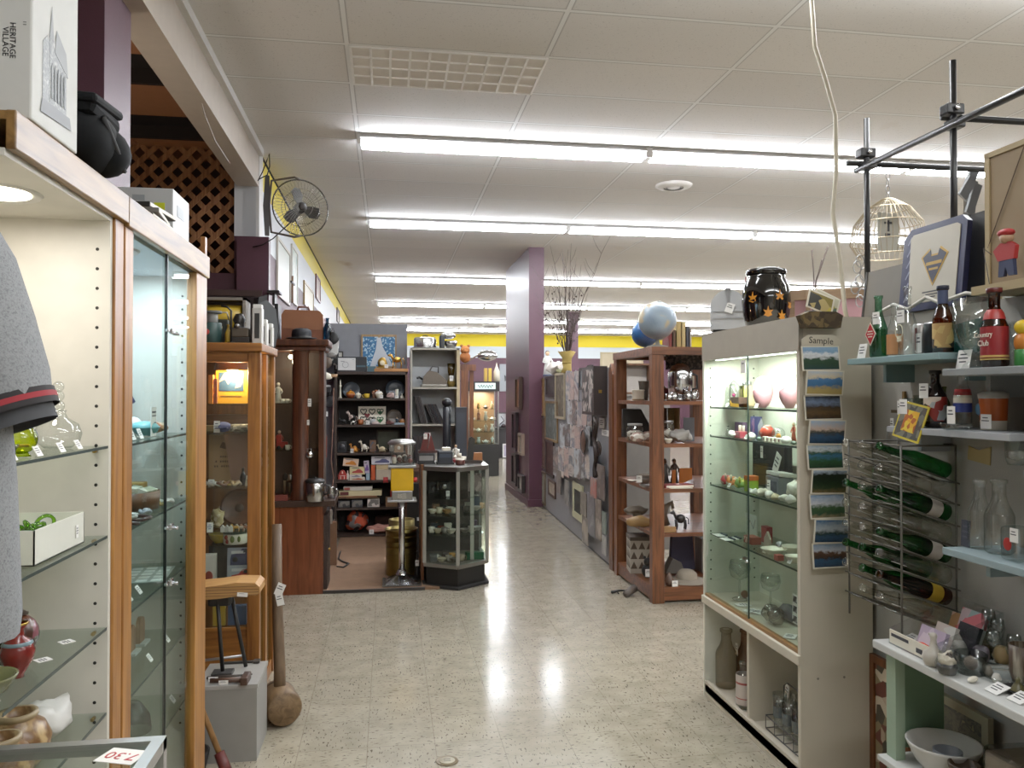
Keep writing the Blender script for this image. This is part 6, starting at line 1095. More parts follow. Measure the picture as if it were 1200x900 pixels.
for i,(px0,px1,pt,pb,cs,lab)in enumerate([(686,693,577,604,['a59a8c','6a6258','c2b8a6'],'pale bagged strip beside the cream matted photograph'),(688,695,606,637,['a39484','5c5248','b8ae9c'],'lowest hanging pale strip of the panel'),(694.5,703,579,627,['77777c','5a5a60','9a9aa0'],'tall grey bagged sheet hanging low'),(704,711,585,632,['a08f80','6a5c50','b5a696'],'tan bagged strip near the wooden shelf'),(712,716.5,600,625,['8a9a90','6b7a70','a5b0a6'],'greenish bagged strip beside the wooden shelf'),(712,716.5,628,650,['a5a3a0','8a8886','b5b3b0'],'plain grey card hanging nearest the floor'),(657,662,551,578,['7a726a','55504a','9a948c'],'grey clipped sheet in the middle of the panel'),(667,671.5,563,592,['4a4846','8a8884','2f2d2c'],'black and white sheet left of the cream matted photograph'),(697,706,524,560,['6b7480','7d8792','56606c'],'slate blue bagged sheet at the near end'),(698,705,560,583,['a58f8a','b56a60','8f8a86'],'pinkish sheet under the slate blue one'),(706,715,545,585,['3a4658','5a4a44','8a827c'],'dark blue bagged print at the near edge of the panel')]):
    w,h=psize(px0,px1,pt,pb)
    onpanel('bagged_print',lab,'print',[('print',G().box(w,.006,h),pal(cs,5,'clouds',.35,(1,1,1),i))],px0,px1,pb,.052,'bagged prints on the grey panel')
for px0,px1,pt,pb,c,lab in[(688.5,694,505,533,'5a3e2c','brown oval wooden plaque among the bagged prints'),(707,712.5,518,535,'3a2a22','dark oval hand mirror hanging at the near end of the panel')]:
    w,h=psize(px0,px1,pt,pb)
    onpanel('oval_plaque',lab,'plaque',[('plaque',G().ball(.5,(0,0,h/2),(w,.03,h),u=20,v=12),flat(c,.4)),('rim',G().tube([(w*.5*math.cos(t),-.004,h/2+h*.5*math.sin(t))for t in[2*PI*j/24 for j in range(24)]],.008,5,True),flat('2a1d16',.4))],px0,px1,pb,.066)
a=pp(711,560);put('hanging_garland','dark twisted garland hanging near the wooden shelf','garland',[('garland',G().tube([(.05*math.sin(t*1.3),-.0,.55-t*.055)for t in range(11)],.022,6).wob(.02,20),flat('2c1f1a',.7))],(a.x-.11,a.y,a.z),PRZ)
for i,(px0,px1,pt,pb)in enumerate([(696,700,493,508),(696.5,700.5,509,520),(706,714,504,511),(703,709,490,502)]):
    w,h=psize(px0,px1,pt,pb);onpanel('price_card',['tall white card by the black shadow box','crumpled white card below the tall one','white folded card at the near end','pale card under the black shadow box'][i],'card',[('card',cardG(w,h,3),TM)],px0,px1,pb,.006)
zt=1.852
def ptop(px,off=.025):y=pp(px,440).y;return(PX(y)+off,y,zt)
br=G();rr=random.Random(3)
for i in range(26):
    a=rr.random()*2*PI;sp=.10+.42*rr.random();h=.55+.75*rr.random()
    if i<6:h=1.0+.45*rr.random();sp*=1.2
    p0=Vector((.02*math.cos(a),.02*math.sin(a),.2));pts=[p0];d=Vector((sp*math.cos(a),sp*math.sin(a),h));
    for k in range(1,7):t=k/6;pts.append(p0+Vector((d.x*t**1.4,d.y*t**1.4,d.z*t))+Vector((rr.uniform(-.02,.02),rr.uniform(-.02,.02),0)))
    br.tube(pts,.0055,4,taper=.3)
    for k in range(2,6):
        q=pts[k];aa=rr.random()*2*PI;br.tube([q,q+Vector((.07*math.cos(aa),.07*math.sin(aa),.10)),q+Vector((.11*math.cos(aa),.11*math.sin(aa),.2))],.003,3,taper=.4)
        if h<.95:
            for _ in range(2):br.ball(.012,tuple(q+Vector((rr.uniform(-.04,.04),rr.uniform(-.04,.04),rr.uniform(-.04,.04)))),u=6,v=4)
T('branch_bouquet','tall bouquet of bare dark twigs wrapped in tan burlap on the grey panel','branches',[('twigs',br,flat('3a2a24',.7)),('wrapping',G().lathe([(0,0),(.07,0),(.06,.06),(.05,.12),(.06,.18),(.11,.26),(.09,.25)],18).wob(.03,14),flat('a48c4a',.9,bump=.5)),('ribbon',G().tube([(.05*math.cos(t),.05*math.sin(t),.12)for t in[2*PI*j/14 for j in range(14)]],.012,5,True),flat('8a7234',.8))],ptop(662))
T('white_flowers','crumpled white cloth flowers on the far end of the panel top','flowers',[('petals',G().ball(.13,(0,0,.075),(.8,1.6,.6),u=22,v=12).wob(.06,12),flat('c5bdb4',.8)),('leaf',G().ball(.04,(0,-.2,.03),(1,1.5,.5)).wob(.02,20),flat('6b6a4a',.8))],ptop(649))
T('lamp_figure','white and navy porcelain lady ornament by the purple column','figurine',figure(.36,'d8d8d0',hair='2a3450',base='39425a'),ptop(639.5))
T('wooden_box','brown open wooden box frame standing behind the panel end','box',[('frame',G().b2(-.16,.16,-.06,.06,0,.02).b2(-.16,.16,-.06,.06,.30,.32).b2(-.16,-.14,-.06,.06,.02,.30).b2(.14,.16,-.06,.06,.02,.30),wood('6b4528','4a2e1a',.5)),('back',G().b2(-.14,.14,.04,.05,.02,.30),flat('a9a29a',.6))],(2.55,8.1,1.60),0)
T('box_pedestal','grey pedestal cabinet behind the hanging panel','cabinet',[('cabinet',G().box(.6,.9,1.58),flat('6b6660',.6)),('top',G().box(.62,.92,.02,(0,0,1.58)),flat('7d7872',.5))],(2.58,8.4,.0005))
T('framed_picture','cream picture with a small red figure beyond the panel','picture',frame(.72,.5,flat('b5a684',.5),flat('c2b394',.5),.03)+[('motif',G().ball(.07,(.02,.008,.18),(1.4,.1,1)).box(.02,.004,.16,(.02,.008,.2)),flat('8a4038',.5))],(3.75,12.6,1.78),0)
T('display_wall','pale free-standing divider carrying the cream picture','divider',[('board',G().box(1.5,.05,1.77),flat('9a948c',.6)),('foot',G().box(.1,.5,.03,(-.6,0,0)),STEEL),('foot',G().box(.1,.5,.03,(.6,0,0)),STEEL)],(3.7,12.62,.0005))
for i,(py_,ph,Y,w,c1,c2)in enumerate([(480,38,12.0,.42,'3a2418','b57a48'),(528,45,12.35,.4,'241418','3a2228'),(533,25,11.75,.34,'8f7a6a','a8a49c'),(568,36,12.35,.45,'1d1216','2a181e'),(592,20,11.75,.4,'2b2422','c9c5ba')]):
    k=dep(Y,1.98)/FPX;h=ph*k;zz=1.6-(py_-462)*k
    T('framed_picture',['gilt framed portrait','dark wood framed mirror','pale cross-stitch frame','black framed panel','white card in a thin dark frame'][i]+' hanging on the left side of the purple column','picture',frame(w,h,flat(c1,.4),pal([c2,c1],4,'clouds',.3),.035,.05),(1.925,Y,max(.15,zz)),-PI/2)
# ------------------------------------------------------------------ red oak corner shelf unit
IX0,IX1,IY0,IY1,IT=1.995,2.80,5.90,6.96,1.965
IZ=[.12,.535,.873,1.22,1.547]
ps=[('post',G().b2(x,x+.095,y,y+w,0,IT-.06,.004),REDOAK)for x,y,w in((IX0,IY0,.075),(IX1-.095,IY0,.075),(IX0,IY1-.09,.09),(IX1-.095,IY1-.09,.09))]
T('shelf_unit','open red oak square shelf unit with thick posts beside the white showcase','shelf',ps+[('top_frame',G().b2(IX0-.005,IX1+.005,IY0-.006,IY0+.07,IT-.06,IT).b2(IX0-.005,IX1+.005,IY1-.08,IY1+.005,IT-.06,IT).b2(IX0-.005,IX0+.08,IY0+.07,IY1-.08,IT-.06,IT).b2(IX1-.08,IX1+.005,IY0+.07,IY1-.08,IT-.06,IT),REDOAKX),('top_panel',G().b2(IX0+.08,IX1-.08,IY0+.07,IY1-.08,IT-.03,IT-.01),REDOAKX),
    ('plinth',G().b2(IX0+.095,IX1-.095,IY0+.01,IY0+.03,.02,.115).b2(IX0+.01,IX0+.03,IY0+.08,IY1-.09,.02,.115),REDOAKX)]
  +[('shelf',G().b2(IX0+.012,IX1-.012,IY0+.078,IY1-.095,zz-.03,zz).b2(IX0+.098,IX1-.098,IY0+.015,IY0+.078,zz-.03,zz),REDOAKX)for zz in IZ])
T('side_board','side board with a scalloped top fixed behind the red oak unit','board',[('board',G().prism([(0,0),(.12,0),(.12,1.80),(.09,1.86),(.05,1.88),(0,1.78)],.03,(0,0,0)),REDOAK)],(2.02,7.04,.0005),PI/2)
def ii(n,lab,cat,P,px,Y,zz,rz=0,g=None):T(n,lab,cat,P,(iy(px,Y),Y,zz),rz,g)
z=IT
ii('globe','large pale blue terrestrial globe on the red oak unit','globe',[('sphere',G().ball(.15,(0,0,.22),u=32,v=20),pal(['7f93a6','8a9cad','8fa0ae','b8a888','a8a890'],5.5,'clouds',.4)),('ring',G().tube([(.004+.155*math.cos(t)*math.cos(.5),.155*math.cos(t)*math.sin(.5),.22+.155*math.sin(t))for t in[-PI/2+PI*j/18 for j in range(19)]],.006,5),flat('8a8a86',.3)),('foot',G().lathe([(0,0),(.09,0),(.08,.015),(.02,.03),(.015,.065),(0,.065)],22),flat('7a766e',.4))],770.5,6.12,z)
ii('globe','smaller deep blue globe behind the large pale one','globe',[('sphere',G().ball(.115,(0,0,.15),u=28,v=16),pal(['1f4a80','2a5a8f','35659a','9fa08a'],6,'clouds',.35)),('stand',G().lathe([(0,0),(.06,0),(.05,.012),(.012,.025),(.012,.05),(0,.05)],18),flat('4a3a2c',.4))],756,6.60,z)
for i,(px,w,h,c)in enumerate([(782,.03,.2,'7a2420'),(786.5,.026,.18,'5a4028'),(792,.042,.255,'b8a468'),(797.5,.034,.25,'c2b27a'),(802,.024,.21,'4a4e58'),(805.5,.016,.2,'c5c5c0')]):
    ii('book',['dark red','brown','thick mustard','thick cream','grey','thin white'][i]+' book in the upright row beside the large globe','book',book(.16,h,w,flat(c,.5)),px,6.62,z,0,'books beside the globe')
z=IZ[4]
ii('pot','white enamel pot with brown rim on the top left oak shelf','pot',[('body',G().lathe([(0,0),(.045,0),(.05,.02),(.05,.08),(.055,.085),(.05,.09),(0,.09)],20),IVORY),('base',G().cyl(.055,.012,n=20),flat('8a7050',.4))],748,6.55,z)
ii('funnel','grey ribbed funnel vase behind the oak post','vase',vase([(.03,0),(.035,.03),(.05,.16),(.055,.165),(.045,.16)],flat('5c544c',.4)),755,6.62,z)
ii('coffee_urn','tall polished chrome coffee urn on the top oak shelf','urn',[('body',G().lathe([(.05,.04),(.09,.06),(.098,.14),(.095,.22),(.07,.275),(.02,.30),(0,.302)],28),CHROME),('base',G().lathe([(0,0),(.08,0),(.075,.02),(.05,.04),(0,.04)],24),CHROME),('knob',G().ball(.015,(0,0,.31)),BLACK),('spout',G().tube([(0,-.09,.08),(0,-.13,.085),(0,-.135,.06)],.012),CHROME),('handle',G().tube([(.09,0,.22),(.14,0,.2),(.14,0,.1),(.095,0,.09)],.010),BLACK)],797,6.08,z)
ii('teapot','dark red and chrome kettle left of the coffee urn','kettle',teapot(.07,flat('3a1a1e',.15,spec=.9),CHROME),779,6.5,z)
for i,px in enumerate([784,790,806,813]):ii('silver_cup',['small chrome creamer before the dark red kettle','second chrome creamer before the dark red kettle','small chrome cup right of the coffee urn','chrome salt pot right of the coffee urn'][i],'cup',cup(.026,.055+.01*i,CHROME),px,5.955,z)
ii('white_box','white tall packet standing behind the coffee urn','box',carton(.05,.05,.2,[IVORY]),809,6.3,z)
ii('tray','low silver tray beneath the kettle on the top oak shelf','tray',[('tray',plateG(.06),STEEL)],782,6.12,z)
T('lace_cloth','dark lace cloth hanging under the oak unit top','cloth',[('cloth',G().box(.46,.008,.13),pal(['2a2220','4f4540','1d1816'],60,'cells',.8))],(2.44,6.2,IT-.168))
z=IZ[3]
SH=pal(['b8ab9c','8a6a5c','d0c8bc','6a5248'],30,'cells')
ii('shell_jar','glass jar packed with seashells at the left of the middle oak shelf','jar',jar(.14,.07,CLEARB,flat('8f8c88',.4),fill=SH),744,6.30,z)
for i,px in enumerate([747,759]):ii('seashell',['big rippled seashell before the shell jar','second rippled seashell right of the shell jar'][i],'shell',[('shell',G().ball(.045,(0,0,.03),(1.2,.9,.8)).wob(.02,30),SH)],px,6.12+.15*i,z)
ii('shell_jar','tapered glass jar of shells right of the oak post','jar',jar(.17,.055,CLEARB,STEEL,fill=SH),782,6.10,z)
ii('foil_dish','crumpled silver oyster shell dish on the middle oak shelf','dish',[('shell',G().ball(.075,(0,0,.03),(1.2,.8,.6)).wob(.03,26),flat('98948f',.5))],798,5.99,z)
ii('bowl','dark small bowl left of the oyster shell dish','bowl',[('bowl',bowlG(.035,.035),IVORY)],783,5.96,z)
ii('slate','grey slate panel leaning at the right of the middle oak shelf','panel',[('panel',G().box(.09,.015,.19),flat('6b7078',.4))],807,6.2,z)
for i,px in enumerate([778,786,793]):ii('wooden_pole',['brown','olive','tan'][i]+' tall cloth roll standing at the back of the middle oak shelf','roll',[('roll',G().cyl(.028,.26,n=12),flat(['3a241a','6a5a34','7a6640'][i],.7))],px,6.72,z)
ii('black_jacket','black cloth draped at the back left of the middle oak shelf','cloth',[('cloth',G().prism([(-.13,0),(.12,0),(.10,.12),(.03,.25),(-.13,.25)],.05).wob(.012,14),BLACK)],746,6.75,z)
z=IZ[2]
ii('saucer','white saucer at the left of the fourth oak shelf','saucer',[('saucer',plateG(.045),IVORY)],741,6.5,z)
ii('stacked_bowls','stack of grey stoneware bowls left of the oak post','bowl',[('bowl',bowlG(.06,.05),flat('6a6058',.4)),('bowl',bowlG(.055,.05).turn(at=(0,0,.03)),flat('8a8076',.4)),tagp((-.06,-.05,.02),.045,.055)],755,6.25,z)
ii('silver_dish','silver scalloped dish before the stacked bowls','dish',[('dish',bowlG(.05,.02),STEEL)],756,6.04,z)
ii('folder','orange envelope standing on the fourth oak shelf','folder',[('envelope',G().prism([(-.055,0),(-.03,0),(.055,.035),(.055,.125),(-.05,.125)],.012),flat('c8701f',.5)),('edge',G().box(.03,.012,.11,(-.10,0,0)),flat('c8701f',.5))],803,6.25,z)
ii('red_book','red flat book lying on the fourth oak shelf','book',[('cover',G().box(.24,.12,.022),flat('7d1d22',.4)),('pages',G().box(.23,.115,.014,(.004,-.004,.004)),IVORY)],792,6.02,z,.1)
ii('envelope','white envelope under the edge of the red book','envelope',[('paper',G().box(.18,.05,.004),IVORY)],797,5.94,z)
for i,(px,c)in enumerate([(779,'4a4644'),(790,'3b2418')]):ii('carving',['grey metal','dark brown'][i]+' carved figure on the fourth oak shelf','figurine',figure(.2,c,'5a3a28','2a1a12','2a1d16'),px,6.3,z)
z=IZ[1]
ii('driftwood','tan carved wooden bird ornament on the lower oak shelf','ornament',[('body',G().ball(.06,(0,0,.06),(1.8,.8,.8)).wob(.02,14),flat('8a6a3c',.5)),('tail',G().prism([(.06,.05),(.14,.02),(.15,.08)],.02),flat('9a7844',.5))],749,6.22,z)
ii('driftwood','grey driftwood piece behind the carved bird','ornament',[('piece',G().ball(.05,(0,0,.09),(2.2,.7,.7)).wob(.03,16).box(.06,.05,.07),flat('5d5244',.7))],746,6.5,z)
ii('horn_shell','brown curled horn standing on the lower oak shelf','horn',[('horn',G().tube([(0,0,0),(-.02,0,.08),(0,0,.15),(.05,0,.18),(.06,0,.13)],.035,10,taper=.4),flat('7a6a58',.5))],780,6.22,z)
ii('elephant','dark carved animal beside the brown horn','figurine',beast(.15,flat('1d1917',.4),lens=.9,fat=1.2),797,6.06,z)
ii('wooden_box','light wooden block at the front of the lower oak shelf','block',carton(.10,.06,.04,[wood('a07a4c','7d5a34',.5,'x')]),783,5.97,z)
z=IZ[0]
qb=G().slot(0).box(.20,.22,.27).slot(1)
for i in range(3):
    for j in range(3):
        x,y=-.07+i*.065,.04+j*.08;qb.prism([(x-.028,y),(x+.028,y),(x,y+.06)],.002,(0,-.1105,0));
        qb.prism([(x-.028,y),(x+.028,y),(x,y+.06)],.002,(-.1005,0,0),(0,0,PI/2))
ii('quilted_box','white box with brown triangles on the lowest oak shelf','box',[('box',qb,[flat('a39a8e',.6),flat('4a3c32',.6)]),('lid',G().box(.205,.225,.03,(0,0,.27)),flat('4b4038',.6))],750,6.50,z,-.15)
ii('bear','black carved bear with a white tag in front of the triangle box','figurine',[('body',G().ball(.05,(0,0,.055),(.9,1,1.1)).ball(.035,(0,-.02,.13)).ball(.012,(-.025,-.01,.165)).ball(.012,(.025,-.01,.165)),flat('121110',.5)),tagp((-.01,-.06,.02),.05,.06)],758,6.25,z)
ii('blue_cloth','dusky blue purple cloth hanging at the back of the lowest oak shelf','cloth',[('cloth',G().prism([(-.10,0),(.12,0),(.09,.36),(-.07,.37)],.04).wob(.015,14),flat('48465c',.8))],797,6.5,z)
ii('sun_hat','woven grey straw hat lying on the lowest oak shelf','hat',[('brim',G().lathe([(.17,0),(.17,.006),(.09,.02),(.08,.02)],30),flat('8a8072',.8,bump=.5)),('crown',G().lathe([(.085,.015),(.08,.06),(.05,.085),(0,.088)],24),flat('938878',.8,bump=.5))],804,6.10,z)
ii('grey_case','stacked grey boxes at the right of the lowest oak shelf','box',carton(.14,.16,.28,[flat('8a8684',.5)]),827,6.42,z)
ii('gourd','dark copper gourd with a white tag before the straw hat','gourd',[('gourd',G().lathe([(0,0),(.03,.005),(.04,.04),(.02,.07),(.008,.1),(0,.1)],16),flat('5a4438',.4)),tagp((.03,-.04,.0),.045,.045)],784,5.965,z)
ii('grey_cushion','grey folded cloth at the back of the straw hat','cloth',[('cloth',G().prism([(-.08,0),(.09,0),(.05,.08),(-.02,.12)],.1).wob(.01,20),flat('7a7670',.8))],788,6.4,z)
T('iron_lizard','small black iron ornament lying on the floor before the oak unit','ornament',[('body',G().tube([(-.07,0,.012),(0,.01,.015),(.08,-.01,.012)],.013,7,taper=.4),BLACK),('leg',G().tube([(-.03,-.04,.004),(-.02,0,.012),(-.03,.05,.004)],.005,5),BLACK)],(1.84,6.27,.0005),.3)
T('club','grey stone pestle leaning on the oak unit corner','pestle',[('pestle',G().tube([(0,0,.03),(.12,.06,.05)],.028,10,taper=1.2),flat('5d544e',.6))],(1.85,6.12,.0005),.3)
# ------------------------------------------------------------------ white glass showcase on the right
JX0,JX1,JY0,JY1,JT=1.66,1.98,3.06,4.08,1.92
JW=flat('c4bba9',.5,vary=.05);JI=flat('d3d3c4',.5)
jn=G().slot(0).b2(JX0,JX1,JY1-.02,JY1,0,1.90).slot(1)
for q in(JX0+.035,JX1-.04):
    zz=.62
    while zz<1.74:jn.cyl(.0045,.0015,(q,JY1-.0205,zz),(-PI/2,0,0),8);zz+=.0508
JZ=[.866,1.125,1.382,1.534];JB=.552
T('showcase','cream white tall showcase with sliding glass doors over open cubbies','showcase',[
    ('side_panel',G().b2(JX0,JX1,JY0,JY0+.022,0,JT),JW,[('screw',G().cyl(.005,.002,(JX0+.075,JY0-.0015,.44),(PI/2,0,0),10).cyl(.005,.002,(JX0+.19,JY0-.0015,.44),(PI/2,0,0),10),flat('8a8478',.5))]),
    ('side_panel',jn,[JI,HOLE]),('back_panel',G().b2(JX1-.012,JX1,JY0+.022,JY1-.02,.05,1.9),JI),
    ('header',G().b2(JX0-.003,JX0+.018,JY0+.0,JY1,1.778,JT),flat('a39b8c',.5)),('top_panel',G().b2(JX0+.018,JX1,JY0+.022,JY1-.0,1.90,JT),JW),('light_panel',G().b2(JX0+.02,JX1-.012,JY0+.022,JY1-.02,1.79,1.80),JI),
    ('sill',G().b2(JX0-.012,JX0+.03,JY0,JY1,.495,.535,.004).b2(JX0+.03,JX1-.012,JY0+.022,JY1-.02,.515,.545),JW),('track',G().b2(JX0+.002,JX0+.03,JY0+.022,JY1-.02,.535,.549),wood('a5794a','7d5830',.4,'y')),
    ('divider',G().b2(JX0+.01,JX1-.012,3.555,3.577,.07,.495),JW),('bottom',G().b2(JX0,JX1-.012,JY0+.022,JY1-.02,.03,.07).b2(JX0,JX0+.02,JY0+.022,JY1-.02,0,.085),JW),
    ('door',G().b2(JX0+.008,JX0+.012,3.555,JY1-.022,.55,1.778),PANE,[('edge',G().b2(JX0+.006,JX0+.013,3.552,3.556,.55,1.778),flat('2a3a36',.3))],'far sliding glass door'),('door',G().b2(JX0+.018,JX0+.022,JY0+.024,3.60,.55,1.778),PANE,None,'near sliding glass door'),
    ('door_pull',G().b2(JX0+.005,JX0+.008,JY1-.05,JY1-.04,.75,.82),flat('b9b9b0',.4)),('lock',G().box(.012,.04,.012,(JX0+.004,3.575,.82)).cyl(.008,.02,(JX0-.002,3.56,.815),(0,PI/2,0),12),CHROME),
    ('price_tag',cardG(.05,.06,1).turn((0,0,-PI/2),(JX0-.004,3.575,1.70)),TM),('lamp',G().b2(JX0+.03,JX0+.05,JY0+.1,JY1-.1,1.775,1.79),flat('f2fff4',.4,emit=4,vary=.001))]
    +[('shelf',G().b2(JX0+.032,JX1-.014,JY0+.024,JY1-.023,zz-.009,zz-.001),SHELFG,[('edge',G().b2(JX0+.0312,JX0+.0325,JY0+.024,JY1-.023,zz-.009,zz-.001),EDGE)])for zz in JZ])
jl=bpy.data.lights.new('showcase_glow','AREA');jl.shape='RECTANGLE';jl.size=.03;jl.size_y=.8;jl.energy=14;jl.color=(.96,1,.93);o=bpy.data.objects.new('showcase_glow',jl);COL.objects.link(o);o.location=(JX0+.06,3.55,1.772);o.rotation_euler=(0,-.15,0)
def jj(n,lab,cat,P,px,dx,zz,rz=-PI/2,g=None):
    X=JX0+dx;put(n,lab,cat,P,(X,min(JY1-.08,max(JY0+.06,ix(px,X))),zz),rz,g)
z=JZ[3]
jj('bird_cage','small glass dome lantern with a chrome frame on the top showcase shelf','lantern',[('dome',bell_dome(.045,.10).turn(at=(0,0,.022)),CLEARB),('base',G().cyl(.048,.022,n=22),CHROME),('frame',G().tube([(-.05,0,.02),(-.05,0,.09),(-.03,0,.125),(0,0,.135),(.03,0,.125),(.05,0,.09),(.05,0,.02)],.003),STEEL),('rose',G().ball(.01,(0,0,.06)).cyl(.002,.04,(0,0,.02)),flat('a8346a',.4))],852,.14,z)
jj('tin_box','yellow and brown slanted tin on the top showcase shelf','tin',[('tin',G().prism([(-.05,0),(.05,0),(.05,.05),(-.05,.05)],.05),flat('4a3428',.4)),('stripe',G().prism([(-.05,.004),(.05,.0),(.05,.016),(-.03,.02),(-.05,.035)],.052),flat('d9a01c',.4))],866,.10,z)
for i,px in enumerate([871,878]):jj('perfume_box',['clear olive glass bottle behind the slanted tin','pale yellow boxed bottle behind the slanted tin'][i],'bottle',[('body',G().box(.045,.04,.11,bev=.004),[glass('b8b88a','5a5a34',.06,.03,1.0),flat('c9b48a',.4)][i]),('neck',G().cyl(.012,.02,(0,0,.11)),STEEL),('label',G().box(.03,.002,.05,(0,-.0215,.04)),flat(['8a7a4a','d8d06a'][i],.5))],px,.2,z)
PK=flat('e5a5b0',.35)
for i,(px,r)in enumerate([(894,.048),(925,.046)]):
    e=G().lathe([(0,0),(r*.35,.0),(r*.8,r*.7),(r,r*1.5),(r*.9,r*2.3),(r*.55,r*2.95),(.0,r*3.2)],26)
    ln=G().tube([(-r*.75+.0,-r*.62,r*1.0),(-r*.1,-r*1.0,r*1.6),(r*.7,-r*.75,r*2.1)],.0018,4).tube([(-r*.85,-r*.45,r*.8),(-r*.2,-r*.92,r*1.1),(r*.8,-r*.6,r*1.7)],.0018,4)
    jj('pink_egg',['large pink glass egg in the middle of the top showcase shelf','second pink glass egg at the near end of the top showcase shelf'][i],'egg',[('egg',e,PK),('stripe',ln,flat('b87a86',.4))],px,.12,z)
card('white tag standing by the near pink egg',(JX0+.2,ix(918,JX0+.2),z+.0),-PI/2,.05,.05,.1)
z=JZ[2]
jj('perfume','tiny black capped perfume bottle on the second showcase shelf','bottle',bottle(.05,.012,CLEARB,cap=BLACK),853,.10,z)
jj('red_box','red open trinket box with white figures on the second showcase shelf','box',[('box',G().box(.09,.06,.03),flat('b84a58',.4)),('pawn',G().cyl(.007,.03,(-.02,0,.03),n=10),IVORY),('pawn',G().cyl(.007,.03,(.02,0,.03),n=10),IVORY)],869,.09,z)
jj('violet_box','violet box behind the red trinket box','box',carton(.09,.03,.07,[flat('6a5070',.4)]),867,.18,z)
jj('blue_box','dark blue printed box in the middle of the second showcase shelf','box',carton(.05,.04,.105,[flat('4a4a82',.4),pal(['8a6a9a','4a4a8a','a8a0c0'],30,'cells')]),886,.16,z)
jj('spire','white porcelain tower ornament on the second showcase shelf','ornament',[('tower',G().lathe([(0,0),(.02,0),(.015,.04),(.017,.06),(.004,.09),(0,.10)],14),flat('a9a8b4',.4))],892,.15,z)
jj('red_ball','glossy red lacquered apple jar on the second showcase shelf','jar',[('jar',G().ball(.036,(0,0,.034),(1,1,.95)),flat('b04434',.15)),('lid',G().lathe([(.02,.062),(.018,.07),(0,.072)],14),flat('c8a090',.3))],899,.12,z)
jj('snow_globe','small glass globe with an orange figure on the second showcase shelf','globe',[('dome',G().ball(.03,(0,0,.036)),CLEARB),('base',G().cyl(.026,.014),flat('6a5030',.4)),('figure',G().ball(.012,(0,0,.026)),flat('d08a2a',.4))],912,.10,z)
card('white card behind the small glass globe',(JX0+.17,ix(911,JX0+.17),z),-PI/2,.045,.055,.1)
for i in range(5):jj('letter_block','small white printed block, %s from the far end of the block row'%ORD[i],'block',[('block',G().box(.022,.022,.022,bev=.002),IVORY),('marking',G().box(.008,.001,.012,(0,-.0115,.005)),flat('8a5a5a',.5))],897+i*4.5,.06,z,-PI/2,'printed blocks on the second showcase shelf')
for i,(px,c,w)in enumerate([(858,'e2e2dc',.05),(880,'dcdad4',.05),(889,'2f4a3c',.025),(921,'e5e4df',.05),(930,'4a5a4c',.025)]):
    jj('ornament',['white porcelain shell at the far end','white folded napkin ring','dark green stone figure','white porcelain slipper','grey green frog figure'][i]+' of the second showcase shelf','ornament',[('ornament',G().ball(w*.5,(0,0,w*.3),(1.2,.8,.7)).wob(.006,40),flat(c,.4))],px,.055,z)
jj('gnome','red and white gnome figurine at the near end of the second showcase shelf','figurine',figure(.09,'a04a34',hair='d8d4cc'),930,.16,z)
z=JZ[1]
for i,(px,c1,c2)in enumerate([(847,'b8363c','d8b8ac'),(858,'c8763a','d8d0b8'),(868,'6a8a3a','c8b85a')]):
    jj('candy_wrap',['red wrapped bundle at the far end','orange patterned bundle','green patterned bundle'][i]+' of the third showcase shelf','bundle',[('wrap',G().ball(.035,(0,0,.024),(1.3,.9,.7)).wob(.014,30),pal([c1,c2,c1],40,'cells')),('tie',G().tube([(.03,-.02,.03),(.05,-.03,.06)],.006),flat(c2,.5))],px,.10,z)
jj('green_box','bright green box with an orange lid on the third showcase shelf','box',[('box',G().box(.05,.05,.055),flat('8aa838',.4)),('lid',G().box(.052,.052,.022,(0,0,.055)),flat('a8502a',.4))],880,.09,z)
jj('black_case','large black velvet jewellery case standing open on the third showcase shelf','case',[('case',G().box(.36,.04,.225,bev=.01),flat('141318',.6)),('pocket',G().box(.3,.012,.10,(0,-.026,.01),bev=.004),flat('1c1b21',.6)),('tag',cardG(.025,.06,2).turn(at=(-.06,-.024,.15)),TM)],904,.245,z)
jj('bracelet_box','grey boxed set with a white price card on the third showcase shelf','box',[('box',G().box(.12,.08,.09,bev=.004),flat('6a6c72',.4)),('lid',G().box(.13,.09,.02,(0,0,.09),bev=.004).turn((-.1,0,0)),flat('b5b3ae',.35)),('print',G().box(.10,.002,.05,(0,-.041,.02)),pal(['4a4c58','8a8a92','3a3c48'],40,'cells')),tagp((-.02,-.044,.01),.03,.06),('price_card',cardG(.05,.10,3).turn((0,.5,0),(.01,-.03,.11)),TM)],913,.15,z)
jj('shell_box','brown and white patterned bundle beside the grey boxed set','bundle',[('bundle',G().ball(.05,(0,0,.04),(.8,.8,.9)).wob(.015,25),pal(['a9a49a','6a5a4c','c8c2b6'],40,'cells'))],931,.15,z)
for i,px in enumerate([885,893,901,909,917,926]):
    jj('coral','white coral or shell piece on the third showcase shelf edge, %s from the far end'%ORD[i],'coral',[('coral',G().ball(.024,(0,0,.014),(1.2,.8,.6)).wob(.01,40,i),flat(['d8d4ca','c8c0ae','dedad2','b8a888','d5d2ca','e0ded8'][i],.5))],px,.06,z,.3*i,'white corals in the showcase')
z=JZ[0]
jj('papers','white illustrated booklet standing on the lowest glass shelf','booklet',[('booklet',G().slot(0).box(.13,.004,.11).slot(1).tube([(-.04,-.003,.03),(-.01,-.003,.08),(.03,-.003,.04),(.05,-.003,.09)],.002,4),[flat('c8ccc6',.5),GREYB])],880,.20,z)
jj('red_packet','tall red packet behind the small house card','packet',carton(.06,.03,.08,[flat('8a2228',.4),flat('a83a3a',.4)]),898,.19,z)
